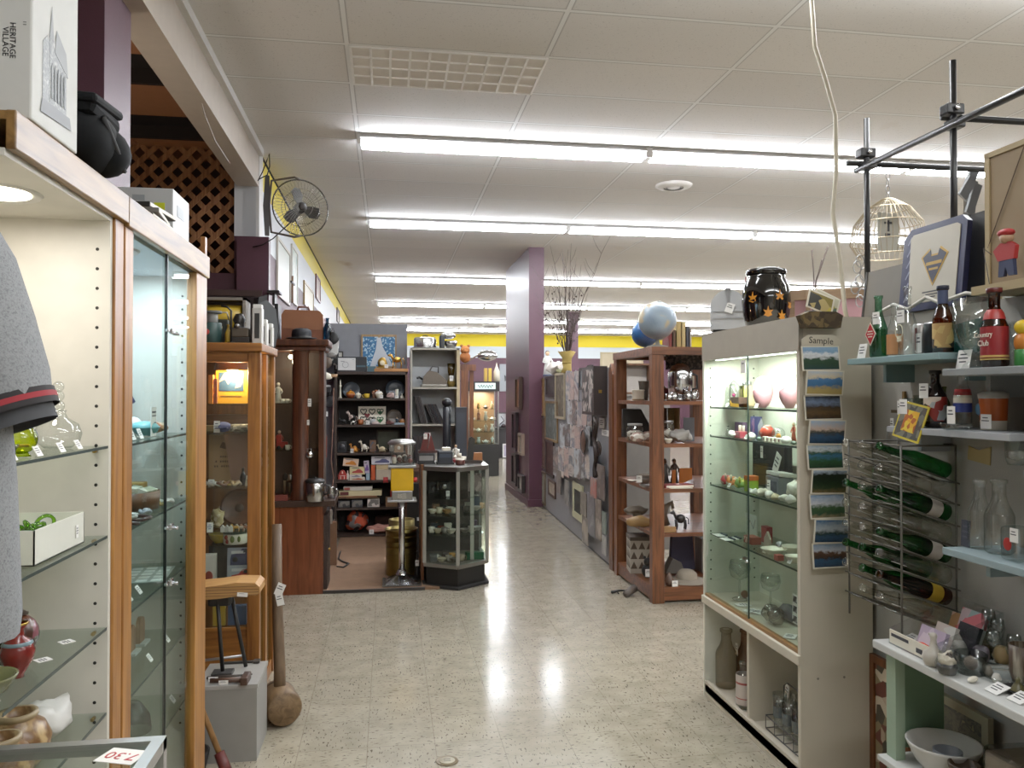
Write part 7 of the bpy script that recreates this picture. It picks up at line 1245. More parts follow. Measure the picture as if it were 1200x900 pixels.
jj('house_card','small house-shaped card before the red packet','card',[('card',G().prism([(-.03,0),(.03,0),(.03,.04),(0,.075),(-.03,.04)],.01),flat('b5a898',.5))],899,.14,z)
jj('red_tin','flat red tin at the middle of the lowest glass shelf','tin',carton(.09,.05,.035,[flat('8a4438',.4),pal(['8a3a34','c8a898','6a2a28'],40,'cells')]),881,.11,z)
jj('brooch','silver spray brooch on the lowest glass shelf','brooch',[('brooch',G().ball(.025,(0,0,.02),(1,.6,1)).wob(.012,40),STEEL)],912,.14,z)
for i,(px,dx)in enumerate([(848,.07),(857,.06),(864,.10)]):jj('knife','dark %s at the far end of the lowest glass shelf'%['pocket knife','folded knife','slim pen case'][i],'knife',[('handle',G().box(.07,.014,.008,bev=.003),flat('3a4450',.4)),('card',G().box(.08,.045,.001,(0,-.03,0)),TAGW)],px,dx,z)
jj('plate','oval white floral dish on the lowest glass shelf','dish',[('dish',bowlG(.06,.025).wob(.003,30),IVORY),('motif',G().box(.05,.03,.002,(0,0,.008)),flat('8a8a92',.4))],906,.09,z)
jj('ring_box','small dusty red ring box before the oval dish','box',carton(.035,.03,.025,[flat('9a4a44',.5)]),912,.045,z)
jj('bowl','white bowl with a gold rim at the near end of the lowest glass shelf','bowl',[('bowl',bowlG(.05,.035),IVORY)],928,.18,z)
jj('bowl','small white bowl before the gold rimmed one','bowl',[('bowl',bowlG(.04,.03),IVORY)],930,.09,z)
z=JB-.004
def goblet(h,r,mt):return[('bowl',G().lathe([(r*.15,h*.5),(r*.8,h*.6),(r,h*.8),(r*.85,h),(r*.8,h),(r*.9,h*.8),(0,h*.58)],22),mt),('stem',G().lathe([(0,0),(r*.7,0),(r*.65,h*.03),(r*.1,h*.08),(r*.12,h*.3),(r*.08,h*.5),(0,h*.5)],18),mt)]
jj('goblet','big clear glass snifter on the showcase floor','goblet',goblet(.20,.055,CLEARB),866,.12,z)
jj('goblet','clear stemmed goblet in the middle of the showcase floor','goblet',goblet(.17,.05,CLEARB),902,.19,z)
jj('crystal','frosted glass crystal cluster on the showcase floor','crystal',[('crystal',G().ball(.04,(-.02,0,.035)).ball(.038,(.03,0,.035)).wob(.01,40),glass('dcd8d2','8f8a86',.1,.1,1))],905,.09,z)
jj('geode','dark grey rock specimen on the showcase floor','rock',[('rock',G().ball(.06,(0,0,.02),(1.5,.8,.5)).wob(.02,30),flat('55565a',.6))],925,.19,z)
jj('acorn','small brown bulb ornament beneath the big snifter','ornament',[('bulb',G().ball(.02,(0,0,.02)),flat('8a6048',.4))],872,.16,z)
for i,(px,dx)in enumerate([(862,.055),(873,.05),(884,.08),(923,.045)]):jj('price_tag','white card lying on the showcase floor, %s from the far end'%ORD[i],'price tag',[('price_tag',cardG(.05,.07,3).turn((-PI/2,0,0)),TM)],px,dx,z,-PI/2+.3*i,'cards on the showcase floor')
for i in range(3):jj('photo_card','black and white photo card, %s of the near stack on the showcase floor'%['top one','middle one','bottom one'][i],'photo card',[('card',G().slot(0).box(.05,.004,.042).slot(1).box(.035,.001,.03,(0,-.0025,.006)),[TAGW,pal(['2a2a2a','8a8a8a','c8c8c8'],40,'cells')])],931,.165,z+.15-.0445*i-.05)
z=.0705
jj('milk_bottle','clear glass milk bottle at the far end of the lower cubby','bottle',bottle(.30,.055,glass('ebe6dc','a39a8a',.08,.02,1.0),nr=.026,sh=.62,cap=None),850,.09,z)
jj('milk_bottle','amber tinted bottle with a white tag in the lower cubby','bottle',bottle(.29,.045,glass('d8bca8','8a6048',.07,.02,1.0),nr=.024,sh=.6)+[tagp((.0,-.05,.16),.03,.06)],864,.2,z)
jj('milk_bottle','short bottle with a white and red printed label in the lower cubby','bottle',bottle(.22,.04,CLEARB,nr=.02,sh=.7,lab=flat('c9bcb4',.5),lz=(.1,.75))+[('stripe',G().lathe([(.0408,.05),(.0408,.055)],20).lathe([(.0408,.12),(.0408,.13)],20),flat('a04a44',.5))],871,.06,z)
cw=[]
wx=lambda pts:G().tube(pts,.003,5)
rack=G()
for zz in(.012,.07):
    rack.tube([(-.17,-.09,zz),(.17,-.09,zz),(.17,.09,zz),(-.17,.09,zz)],.003,5,True)
for i in range(5):rack.tube([(-.17+i*.085,-.09,.012),(-.17+i*.085,-.09,.07)],.002,4);rack.tube([(-.17+i*.085,-.09,.012),(-.17+i*.085,.09,.012)],.002,4)
rack.tube([(-.17,0,.07),(-.17,0,.20),(-.14,0,.22),(.14,0,.22),(.17,0,.20),(.17,0,.07)],.004,6)
cyy=3.30;put('glass_caddy','dark wire caddy with a loop handle holding tumblers in the near cubby','caddy',[('wire_frame',rack,flat('4a4644',.4)),('price_tag',cardG(.035,.07,2).turn((0,.2,0),(-.15,-.0,.145)),TM)],(JX0+.14,cyy,z),-PI/2)
for i in range(8):
    a,b_=i%4,i//4
    T('tumbler','etched clear tumbler in the wire caddy, %s of the %s row'%(ORD[a],['front','back'][b_]),'tumbler',[('glass',G().lathe([(0,.004),(.026,.0),(.028,.05),(.032,.155),(.029,.155),(.025,.02),(0,.014)],18),CLEARB),('etching',G().lathe([(.0288,.05),(.0305,.10)],9),flat('5d6466',.5))],(JX0+.097+b_*.085,cyy+.127-a*.085,z+.018),0,'tumblers in the wire caddy')
T('plaque','pale triangular wooden piece leaning at the near end of the cubby','block',[('wedge',G().prism([(0,0),(.03,0),(.02,.12),(.012,.13)],.02),flat('b5aa96',.5))],(JX0+.05,JY0+.045,z),0)
z=JT
mb=G().prism([(-.085,0),(.085,0),(.085,.115)]+[(.085*math.cos(a),.115+.085*math.sin(a))for a in[PI*j/14 for j in range(1,14)]]+[(-.085,.115)],.28,(0,.14,0))
mdoor=G().prism([(-.088,0),(.088,0),(.088,.115)]+[(.088*math.cos(a),.115+.088*math.sin(a))for a in[PI*j/14 for j in range(1,14)]]+[(-.088,.115)],.014,(0,-.006,0))
MBM=flat('9c9d9e',.45)
put('mailbox','pale grey arched metal mailbox on top of the white showcase','mailbox',[('body',mb,MBM),('door',mdoor,flat('a8a9aa',.45),[('ridge',G().box(.15,.003,.004,(0,-.0145,.055)).box(.15,.003,.004,(0,-.0145,.09)),flat('8e8f90',.4)),('latch',G().box(.03,.02,.012,(0,-.012,.2)).box(.012,.006,.06,(0,-.016,.135)),STEEL)]),('price_tag',cardG(.04,.05,2).turn((0,.35,0),(.0,-.018,.085)),TM),('flag',G().box(.004,.02,.09,(.088,.03,.17)).box(.004,.04,.05,(.088,.04,.22)),flat('7a3038',.5)),('base',G().box(.15,.25,.012,(0,.14,-.012)),BLACK)],(1.725,3.90,z),-.41)
BJ=flat('0c0b0b',.06,spec=.8,vary=.02);OJ=flat('c07a1c',.4)
jr=G().lathe([(0,0),(.085,0),(.095,.01),(.108,.06),(.114,.12),(.108,.19),(.092,.225),(.088,.235),(.088,.25),(.08,.25),(.0,.24)],30)
lf=[]
for i,(a,zz,s)in enumerate([(-1.95,.06,1),(-1.35,.045,.9),(-1.45,.135,1),(-2.6,.13,1),(-.8,.10,.9)]):
    g=G().prism([(0,-.02),(.018,-.012),(.012,.0),(.022,.012),(.004,.01),(0,.032),(-.006,.01),(-.022,.014),(-.012,-.002),(-.02,-.012)],.003);g.turn((0,0,a+PI/2),(.1115*math.cos(a),.1115*math.sin(a),zz),s);lf.append(('leaf',g,OJ))
put('cookie_jar','glossy black ceramic jar with orange leaves on top of the white showcase','jar',[('body',jr,BJ),('lid',G().lathe([(.09,.25),(.094,.258),(.094,.272),(.07,.28),(.03,.284),(0,.285)],30),BJ)]+lf,(1.79,3.61,z))
put('twig_pot','thin dry twigs poking up behind the black jar','twigs',[('twigs',G().tube([(0,0,0),(.02,0,.2),(.08,0,.36)],.004,5).tube([(0,0,0),(.01,0,.2),(.0,0,.34)],.003,5).tube([(.02,0,.2),(.06,.02,.3)],.002,4),flat('5a4a44',.7)),('pot',G().lathe([(0,0),(.03,0),(.035,.06),(.03,.06),(0,.02)],14),flat('3a3430',.6))],(1.92,3.42,z))
YS=JY0-.012
ph=G().slot(0).prism([(-.075,0),(.075,0),(.085,.05),(.055,.065),(-.06,.065),(-.095,.05)],.05)
put('card_holder','woven bark pocket holding picture cards at the top near corner of the white showcase','holder',[('pocket',ph,pal(['4a3a22','6b5833','3a2c1a'],50,'cells',.7)),('hook',G().box(.06,.05,.012,(0,.02,.052)),flat('3a2c1a',.6))],(1.735,JY0-.033,1.868),0)
for i,(dx,tl,cs)in enumerate([(-.01,.35,['c2b24a','3a3a34','b8a46a','8a7a3a']),(.02,.42,['5a6a5a','2f3430','a89a4a','c8c4a8'])]):
    T('postcard',['yellow and black picture card at the front of the bark pocket','green edged picture card at the back of the bark pocket'][i],'postcard',[('card',G().slot(0).box(.12,.0015,.085).slot(1).box(.105,.0008,.07,(0,-.001,.007)).turn((-.25,tl,0)),[IVORY,pal(cs,26,'cells',.35)])],(1.745+dx,JY0-.02+.012*i,1.915))
px_=[(932,988,409),(934,981,462),(938,985,495),(941,987,524),(943,985,555),(945,988,585),(948,991,613),(948,991,643),(949,992,670)]
SC=[[(0,'1f3a3a'),(.25,'24402c'),(.45,'2f4a34'),(.55,'c8ccd0'),(.7,'dfe4e8'),(.8,'7fa4c4'),(1,'8fb0d0')],[(0,'b09a5a'),(.25,'a8925a'),(.4,'3f6a94'),(.65,'4a78a4'),(.75,'d8c8a8'),(1,'b8c4d0')],[(0,'2a2018'),(.3,'5a4428'),(.5,'3a3024'),(.7,'6a7a94'),(1,'1c1a18')],[(0,'1c2c3c'),(.3,'2f4c6a'),(.5,'3a3a30'),(.65,'c8b0a0'),(1,'9ab4cc')],[(0,'1f3420'),(.35,'2c5030'),(.55,'3a6a8a'),(.65,'2c4a2c'),(.85,'c0c8cc'),(1,'8fa8bc')],[(0,'6a5a3a'),(.25,'2a3a24'),(.5,'1c2a1c'),(.8,'1a2018'),(1,'a8b8c8')],[(0,'8a7a5a'),(.2,'2f4a34'),(.45,'44603c'),(.6,'c8ccd4'),(1,'7a94b0')],[(0,'203040'),(.25,'2f4860'),(.4,'1c2c1c'),(.6,'a8b0b8'),(1,'46688c')],[(0,'2c3a4c'),(.3,'31506c'),(.4,'3a2c24'),(.6,'5a4030'),(.7,'b0b4bc'),(1,'7a94ac')]]
strip=[];zc=1.842
hd_=G().slot(0).prism([(-.085,-.045),(.085,-.045),(.085,-.02),(.055,.0),(-.055,.0),(-.085,-.02)],.002,(0,-.004,0)).slot(1).text('Sample',.038,(0,-.0056,-.025),(PI/2,.05,0))
strip.append(('header_card',hd_,[flat('c9c0ac',.6),flat('2a2624',.5)]))
zz=-.045;hs=[.101]*9
for i,h in enumerate(hs):
    x=.0045*i+(.003 if i%2 else-.002);tl=(.10 if i%2 else-.10);w=.166-.0015*i
    bd=G().box(w,.0012,h).turn((tl,.02 if i%2 else-.015,0),(x,-.012,zz-h));pc_=G().box(w-.012,.0008,h-.010,(0,-.0012,.005)).turn((tl,.02 if i%2 else-.015,0),(x,-.012,zz-h))
    strip.append(('postcard',bd,IVORY,[('picture',pc_,scenic(SC[i],i+1,.10))]));zz-=h-.001
put('postcard_strip','long folded strip of landscape postcards headed Sample hanging on the white showcase side','postcards',strip,(1.74,YS-.012,1.842),0,drop=False)
# ------------------------------------------------------------------ grey board wall with shelves, bottle rack and white table on the right
KX,KT=2.0,1.915
struct('partition_right',G().b2(KX,KX+.13,1.1,4.02,0,KT),flat('a19d95',.65,bump=.2))
def kk(n,lab,cat,P,px,X,zz,rz=-PI/2,g=None,Y=None):put(n,lab,cat,P,(X,Y or ix(px,X),zz),rz,g)
def kshelf(lab,y0,y1,zt,c,d=.25,lip=False):
    P=[('board',G().b2(KX-d,KX-.001,y0,y1,zt-.022,zt,.002),flat(c,.5))]
    for y in(y0+.03,y1-.05):P.append(('bracket',G().b2(KX-.12,KX-.001,y,y+.018,zt-.09,zt-.022),flat(c,.5)))
    T('wall_shelf',lab,'shelf',P)
kshelf('pale teal wooden wall shelf holding soda bottles',2.34,2.86,1.735,'7f9a9c');kshelf('grey wooden wall shelf with the large fluted glass',1.5,2.325,1.68,'85898a');kshelf('light grey wall shelf holding the cola bottles and cup',2.08,2.66,1.485,'a3a6aa',.22)
kshelf('pale blue grey wall shelf holding clear milk bottles',1.5,2.33,1.112,'8a9ca0');kshelf('small light wall shelf at the right edge',1.5,2.03,1.385,'a8aaac',.22)
T('teal_block','teal painted shelf end block standing beside the beer bottles','block',[('block',G().prism([(-.11,0),(.11,0),(.11,.09),(-.07,.11)],.012),flat('2f6f6a',.5))],(1.87,2.345,1.7355),PI/2)
z=1.7355
kk('soda_bottle','green glass soda bottle with a red diamond label on the teal shelf','bottle',bottle(.235,.032,glass('a5d8bc','2f6a50',.08,.02,1.0),nr=.013,sh=.5)+[('diamond_label',G().slot(1).prism([(-.034,.0),(0,-.045),(.034,.0),(0,.045)],.001,(0,-.0335,.09)).slot(0).prism([(-.029,.0),(0,-.039),(.029,.0),(0,.039)],.001,(0,-.0342,.09)).slot(1).box(.03,.001,.004,(0,-.0348,.098)).box(.036,.001,.004,(0,-.0348,.088)).box(.026,.001,.004,(0,-.0348,.078)),[flat('b5222c',.4),IVORY]),('liquid',G().cyl(.027,.10,(0,0,.008)),glass('8ec9a8','3f8a68',.03,.02,.6)),tagp((.03,-.03,.125),.04,.045)],1030,1.83,z)
kk('soda_bottle','clear soda bottle with an orange band between two taller bottles','bottle',bottle(.20,.028,CLEARB,nr=.012,sh=.5,lab=flat('c98a5a',.4),lz=(.05,.42)),1049,1.85,z)
kk('soda_bottle','tall clear soda bottle with a printed oval emblem and tag','bottle',bottle(.245,.031,CLEARB,nr=.012,sh=.48)+[('emblem',G().tube([(.02*math.cos(t),-.033,.085+.025*math.sin(t))for t in[2*PI*j/18 for j in range(18)]],.002,4,True).box(.025,.001,.02,(0,-.033,.05)),flat('c9c4a8',.5)),tagp((.01,-.034,.115),.04,.045)],1064,1.82,z)
for i,(px,c,w)in enumerate([(1080,'b5b0ac',.028),(1094,'1d1f24',.03)]):kk('soda_can',['silver and red drink can with a price tag','black drink can with a silver rim'][i]+' on the teal shelf','can',can(w,.115,flat(c,.3,.3))+([('marking',G().box(.012,.001,.09,(.012,-w-.0005,.01)),flat('7a2a2a',.4)),tagp((.028,-w-.002,.01),.03,.07)]if i==0 else[]),px,1.89,z)
kk('beer_bottle','brown beer bottle with a gold lettered label at the end of the teal shelf','bottle',bottle(.22,.032,BROWNB,nr=.014,sh=.55,lab=pal(['b8925a','2a2420','c8a868'],40,'cells'),lz=(.08,.45),cap=flat('22263a',.4))+[('foil',G().lathe([(.0165,.165),(.0165,.21)],16),flat('46506e',.35))],1108,1.83,z,Y=2.425)
z=1.6805
fl_=G().lathe([(0,.004),(.045,0),(.04,.012),(.02,.03),(.03,.05),(.06,.09),(.068,.14),(.072,.235),(.068,.235),(.062,.14),(.045,.085),(0,.05)],24)
for v in fl_.bm.verts:
    a=math.atan2(v.co.y,v.co.x);k=1+.04*math.cos(12*a)*(1 if.05<v.co.z<.17 else 0);v.co.x*=k;v.co.y*=k
fl_.turn(sc=.93)
kk('glass_vase','large fluted clear sundae glass on the grey shelf','glass',[('glass',fl_,CLEARB)],1144,1.83,z)
kk('beer_bottle','brown beer bottle with a red Country Club label on the grey shelf','bottle',bottle(.235,.038,BROWNB,nr=.016,sh=.55,lab=flat('8a1f22',.4),lz=(.12,.52),cap=flat('5a1a16',.4))+[('lettering',G().text('Country',.022,(0,-.0392,.098)).text('Club',.024,(0,-.0392,.072)),IVORY),('gold_band',G().lathe([(.0386,.03),(.0388,.036)],20).lathe([(.0386,.022),(.0388,.026)],20),flat('c8a45a',.4)),('neck_label',G().lathe([(.031,.145),(.026,.165),(.0195,.175)],20),flat('a8302a',.4))],1166,1.82,z)
kk('pint_glass','plain clear pint glass behind the red labelled bottle','glass',[('glass',G().lathe([(0,.006),(.03,0),(.038,.14),(.035,.14),(.028,.012),(0,.012)],20),CLEARB)],1188,1.9,z)
kk('figurine','yellow, red and green toy figure at the right end of the grey shelf','toy',[('body',G().cyl(.022,.05,n=14),flat('2f7a34',.4)),('torso',G().ball(.026,(0,0,.07),(1,.8,1.2)),flat('c8782a',.4)),('head',G().ball(.022,(0,0,.115)),flat('d8b41c',.4))],1199,1.84,z)
card('white card leaning at the left end of the grey shelf',(1.80,ix(1128,1.80),z),-PI/2,.06,.06,.2);card('grey card leaning at the far left end of the teal shelf',(1.77,2.80,1.7355),-PI/2,.05,.055,.2)
z=1.4855
kk('tumbler','clear glass tumbler with a white tag on the light grey shelf','glass',[('glass',G().lathe([(0,.006),(.03,0),(.033,.10),(.03,.1),(.027,.01),(0,.01)],20),CLEARB),('print',G().box(.03,.002,.03,(.01,-.032,.02)),flat('4a6a74',.4)),tagp((-.02,-.036,.04),.035,.05)],1070,1.86,z)
kk('tumbler','second clear tumbler behind the tagged one','glass',[('glass',G().lathe([(0,.006),(.03,0),(.034,.11),(.03,.11),(.027,.01),(0,.01)],20),CLEARB)],1082,1.92,z)
kk('cola_bottle','squat dark cola bottle with a black cap and red label','bottle',bottle(.19,.036,flat('1c1210',.12),nr=.014,sh=.6,lab=pal(['8a2a24','c8b8a8','2a2220','9aa0a0'],40,'cells'),lz=(.12,.55),cap=BLACK)+[tagp((-.01,-.036,.10),.045,.05)],1096,1.84,z)
kk('soda_bottle','small green tinted bottle beside the dark cola bottle','bottle',bottle(.14,.02,glass('c2c8a0','5a6438',.08,.02,1.0),sh=.6),1106,1.88,z)
kk('soda_bottle','clear bottle with red, white and blue bands on the light grey shelf','bottle',bottle(.20,.027,CLEARB,nr=.015,sh=.6)+[('red_band',G().lathe([(.0265,.11),(.023,.13)],20),flat('b02a30',.4)),('white_band',G().lathe([(.0274,.085),(.0268,.11)],20),IVORY),('blue_band',G().lathe([(.0276,.055),(.0276,.085)],20),flat('2a3a8a',.4))],1128,1.85,z)
kk('tumbler','fluted clear glass in front of the banded bottle','glass',[('glass',G().lathe([(0,.005),(.035,0),(.05,.02),(.045,.02),(0,.01)],22),CLEARB),tagp((.03,-.04,.02),.035,.055)],1120,1.80,z)
kk('plastic_cup','orange and white tub with a clear lid and price tags','tub',[('tub',G().slot(0).lathe([(0,0),(.036,0),(.038,.03)],24).slot(1).lathe([(.038,.03),(.041,.10)],24),[IVORY,flat('c05a22',.4)]),('lid',G().lathe([(.043,.10),(.044,.115),(.03,.122),(0,.123)],24),flat('b0aba2',.3)),('blue_mark',G().ball(.02,(-.02,-.033,.065),(.9,.25,1)),flat('5a8098',.4)),tagp((.018,-.041,.005),.045,.045)],1164,1.90,z)
T('hanging_tray','dark grey plastic tray hung behind the orange tub','tray',[('tray',G().prism([(-.16,0),(.2,-.02),(.2,.14),(.17,.17),(-.1,.17)],.006),flat('5f6062',.4))],(1.993,2.13,1.40),-PI/2)
kk('milk_bottle','clear milk bottle, left one on the blue grey shelf','bottle',bottle(.215,.034,CLEARB,nr=.016,sh=.58),1147,1.85,1.1125);kk('milk_bottle','wider clear milk bottle, middle one on the blue grey shelf','bottle',bottle(.225,.042,CLEARB,nr=.019,sh=.55),1170,1.85,1.1125)
kk('jug_glass','clear square jar with a red emblem at the right of the blue grey shelf','jar',[('jar',G().box(.07,.07,.10,bev=.012),CLEARB),('emblem',G().ball(.016,(0,-.036,.05),(1,.1,1.2)),flat('a82a26',.4)),tagp((.03,-.04,.06),.03,.04)],1192,1.82,1.1125)
card('dark slate card standing at the left end of the blue grey shelf',(1.82,2.315,1.1125),-PI/2,.04,.085,.05,mats=[flat('3a3d46',.5),flat('4a4d58',.5)])
kk('mug','clear mug at the right edge on the small light shelf','mug',cup(.035,.07,CLEARB),1192,1.88,1.3855)
g=G().slot(0).box(.14,.004,.13).slot(1).box(.126,.001,.116,(0,-.0025,.007)).slot(2).box(.07,.001,.075,(0,-.0032,.028));g.turn((-.25,.16,0))
kk('picture_card','yellow bordered picture card of orange flowers on top of the bottle rack','picture card',[('card',g,[flat('c8b42c',.5),pal(['3a3a34','6a685a','4a4238'],40,'cells'),pal(['d8a01c','a8541c','d8b82c'],60,'cells')]),tagp((.035,-.03,.09),.04,.05)],1060,1.77,1.43)
kk('hanging_note','torn tan paper scrap pinned to the grey board','paper',[('paper',G().prism([(-.055,0),(.05,-.012),(.055,.05),(.0,.035),(-.05,.048)],.003),flat('b09a6a',.7))],1147,1.996,1.36)
T('wooden_cross','thin wooden cross hanging on the grey board','cross',[('upright',G().box(.014,.01,.17),wood('8a6a3c','6a4c28',.5)),('crossbar',G().box(.14,.012,.012,(0,-.004,.085)),wood('5a4a30','3f321e',.5,'x'))],(1.99,2.86,1.44),-PI/2)
T('hanging_ring','ring shaped metal hanger on the grey board beside the cross','hanger',[('ring',G().tube([(.035*math.cos(t),0,.05+.05*math.sin(t))for t in[2*PI*j/20 for j in range(20)]],.004,5,True),STEEL),('tag',cardG(.02,.05,2,at=(.01,-.008,.09)),TM)],(1.985,2.93,1.36),-PI/2)
rk=G();RY=[2.6025,2.7075,2.8125];w_=.0028
for y in(2.55,2.87):
    for x in(1.76,1.97):rk.tube([(x,y,.755),(x,y,1.42)],w_+.001,5)
RZ=[.80+.075*i for i in range(8)]
for zz in RZ:
    for y in(2.55,2.655,2.76,2.865):rk.tube([(1.74,y,zz+.045),(1.985,y,zz-.04)],w_,4)
    for x,dz in((1.76,.035),(1.97,-.0365)):rk.tube([(x,2.55,zz+dz),(x,2.87,zz+dz)],w_,4)
rk.tube([(1.76,2.55,1.42),(1.76,2.87,1.42),(1.97,2.87,1.42),(1.97,2.55,1.42)],w_+.001,5,True);rk.tube([(1.97,2.6,1.42),(1.998,2.6,1.42)],.004,5)
put('bottle_rack','dark wire bottle rack hung on the grey board full of slanted bottles','rack',[('wire_frame',rk,flat('5a564e',.4))])
CL2=glass('f4f3ee','c4c2ba',.15,.02,.8)
rb=[(0,7,'G'),(1,7,'C'),(2,7,'C'),(0,6,'C'),(1,6,'C'),(2,6,'C'),(0,5,'G'),(1,5,'C'),(2,5,'G'),(0,4,'C'),(1,4,'C'),(2,4,'C'),(0,3,'G'),(1,3,'C'),(2,3,'C'),(0,2,'C'),(1,2,'G'),(2,2,'G'),(0,1,'B'),(1,1,'G'),(2,1,'C'),(0,0,'C'),(1,0,'C')]
pc_n={0:'nearest',1:'middle',2:'farthest'};pr_n=['bottom','second','third','fourth','fifth','sixth','seventh','top']
bp_={}
for c,r,k in rb:
    gm={'G':GREENB,'C':CL2,'B':BROWNB}[k];lab='%s glass bottle lying in the wire rack, %s column, %s row from the bottom'%({'G':'green','C':'clear','B':'brown'}[k],pc_n[c],pr_n[r])
    loc=(1.975+.0,RY[c],RZ[r]+.0);rot=(0,-1.235,0)
    key=(k,r in(5,3,1)and c==0)
    if key in bp_:dup(bp_[key],loc,lab,rot=rot)
    else:
        P=bottle(.285,.031,gm,nr=.0125,sh=.52,lab=flat({'G':'b8b0a4','B':'b8962c','C':'b5b0a8'}[k],.5)if key[1]else None,lz=(.14,.30),n=16);g=cardG(.018,.05,2);g.turn((0,0,-PI/2),(-.0145,0,.17));P.append(('price_tag',g,TM))
        bp_[key]=put('rack_bottle',lab,'bottle',P,loc,0,'bottles in the wire rack',rot=rot)
TZ_=.746;TW=flat('c8c8c4',.45)
T('display_table','white topped table with pale green legs crowded with glassware','table',[('tabletop',G().b2(1.67,1.998,1.15,2.585,TZ_-.028,TZ_,.004),TW),('leg',G().b2(1.70,1.735,2.50,2.55,0,TZ_-.028),flat('93a890',.5)),('leg',G().b2(1.735,1.90,2.525,2.55,.39,TZ_-.028),flat('6f8a70',.5)),('leg',G().b2(1.70,1.735,1.2,1.25,0,TZ_-.028),flat('93a890',.5)),('lower_shelf',G().b2(1.67,1.94,1.15,2.56,.34,.36,.003),TW)])
def tt(n,lab,cat,P,px,py,rz=-PI/2,g=None,zz=TZ_):p=on(px,py,2,zz);put(n,lab,cat,P,(min(p.x,1.93),p.y,zz+.0005),rz,g)
AC=glass('f6f8f8','d5dddd',.09,.01,.7)
T('acrylic_tray','clear acrylic sloped tray with a printed white front strip','tray',[('bottom',G().b2(1.70,1.96,2.32,2.535,TZ_+.001,TZ_+.005),AC),('side',G().prism([(0,0),(.26,0),(.26,.15),(0,.05)],.004,(1.70,2.322,TZ_+.002)),AC),('side',G().prism([(0,0),(.26,0),(.26,.15),(0,.05)],.004,(1.70,2.533,TZ_+.002)),AC),('front',G().b2(1.70,1.704,2.324,2.531,TZ_+.005,TZ_+.05),IVORY,[('lettering',G().slot(0).b2(1.6985,1.70,2.43,2.52,TZ_+.03,TZ_+.04).b2(1.6985,1.70,2.36,2.39,TZ_+.015,TZ_+.03).b2(1.6985,1.70,2.33,2.35,TZ_+.01,TZ_+.022),INK)]),('back',G().b2(1.956,1.96,2.324,2.531,TZ_+.005,TZ_+.15),AC)])
zt2=TZ_+.0055
for i,(x,y,w,h,cs,lab)in enumerate([(1.76,2.45,.12,.075,['c9bcc8','b0a0b4','d8d0d4'],'lilac card with dark buttons in the acrylic tray'),(1.82,2.47,.09,.08,['d0ccc4','8a4a3a','c8b8b0'],'white card with a rust mark in the acrylic tray'),(1.87,2.43,.09,.09,['cfc8bc','b8b0a4','2a2a30'],'cream card with a black disc in the acrylic tray'),(1.90,2.53,.05,.10,['b84a4a','c8a090','a87a50'],'red and tan packet stack in the acrylic tray'),(1.89,2.45,.11,.13,['c8b0b4','d8d8d4','9ab0b0','c86a70'],'tall pink and white packets at the back of the acrylic tray')]):
    T('packet',lab,'packet',[('packet',G().box(w,.014,h).turn((-.35,0,0)),pal(cs,18,'cells',.4,(1,1,1),i))],(x,y-.04,zt2),-PI/2)
T('orange_toy','bright orange plastic toy lying in the acrylic tray','toy',[('body',G().tube([(-.05,0,.012),(-.02,0,.02),(.03,0,.012),(.06,0,.016)],.012,8),flat('d8401c',.35)),('ring',G().tube([(.012*math.cos(t)-.06,.012*math.sin(t),.012)for t in[2*PI*j/12 for j in range(12)]],.005,5,True),flat('d8401c',.35))],(1.735,2.43,zt2),PI/2+.2)
gs=G().lathe([(0,0),(.025,0),(.034,.02),(.03,.04),(.013,.055),(.009,.08),(.012,.092),(.008,.10),(0,.102)],16);gs.tube([(0,0,.095),(-.02,-.0,.092)],.004,6)
tt('goose','white ceramic goose figurine at the front of the white table','figurine',[('body',gs,flat('b5ada0',.3)),('foot',G().cyl(.024,.006),flat('a39a8c',.4))],1094,780)
tt('wrapped_skull','small black pot of bones in a clear wrap on the white table','ornament',[('pot',G().lathe([(0,0),(.024,0),(.03,.02),(.026,.03),(0,.03)],14),flat('2b2b2c',.5)),('bones',G().ball(.022,(0,0,.042)).wob(.014,60),pal(['c8bba4','3a2a22','d8ccb8'],60,'cells')),('wrap',G().lathe([(.03,.0),(.036,.03),(.02,.07),(.03,.085)],14).wob(.006,40),AC)],1110,790)
tt('glass_jar','frosted clear glass jar in the middle of the white table','jar',[('jar',G().lathe([(0,.004),(.04,0),(.046,.06),(.043,.062),(.038,.01),(0,.01)],22),glass('dcdedc','8e9896',.08,.12,.9)),('contents',G().ball(.02,(0,0,.03)),flat('c0a89c',.6))],1138,789)
tt('thimble','tiny white ceramic shoe before the frosted jar','ornament',[('shoe',G().ball(.012,(0,0,.008),(2,.8,.7)),IVORY)],1140,800,.4)
tt('cake_plate','clear glass plate with beaded rim on the white table','plate',[('plate',plateG(.07),AC),('rim',G().tube([(.069*math.cos(t),.069*math.sin(t),.012)for t in[2*PI*j/28 for j in range(28)]],.003,5,True),CLEARB)],1180,797)
tt('black_dish','black dish with a small brass bell at the right of the glass plate','dish',[('dish',bowlG(.045,.012),BLACK),('bell',G().lathe([(.02,.006),(.012,.022),(.005,.03),(.008,.036),(0,.045)],14),flat('5a5434',.3))],1193,812)
tt('vase','cream and brown striped mug cut by the right edge','mug',cup(.04,.11,pal(['b8b09a','4a3626','c8c0aa'],5,'clouds',.4,(3,3,.3))),1200,800)
tt('agate','dark grey and violet mineral slice behind the frosted jar','mineral',[('slice',G().ball(.035,(0,0,.03),(1.1,.5,.8)).wob(.012,30),pal(['6a6068','4a4048','8a8084'],40,'clouds'))],1150,776)
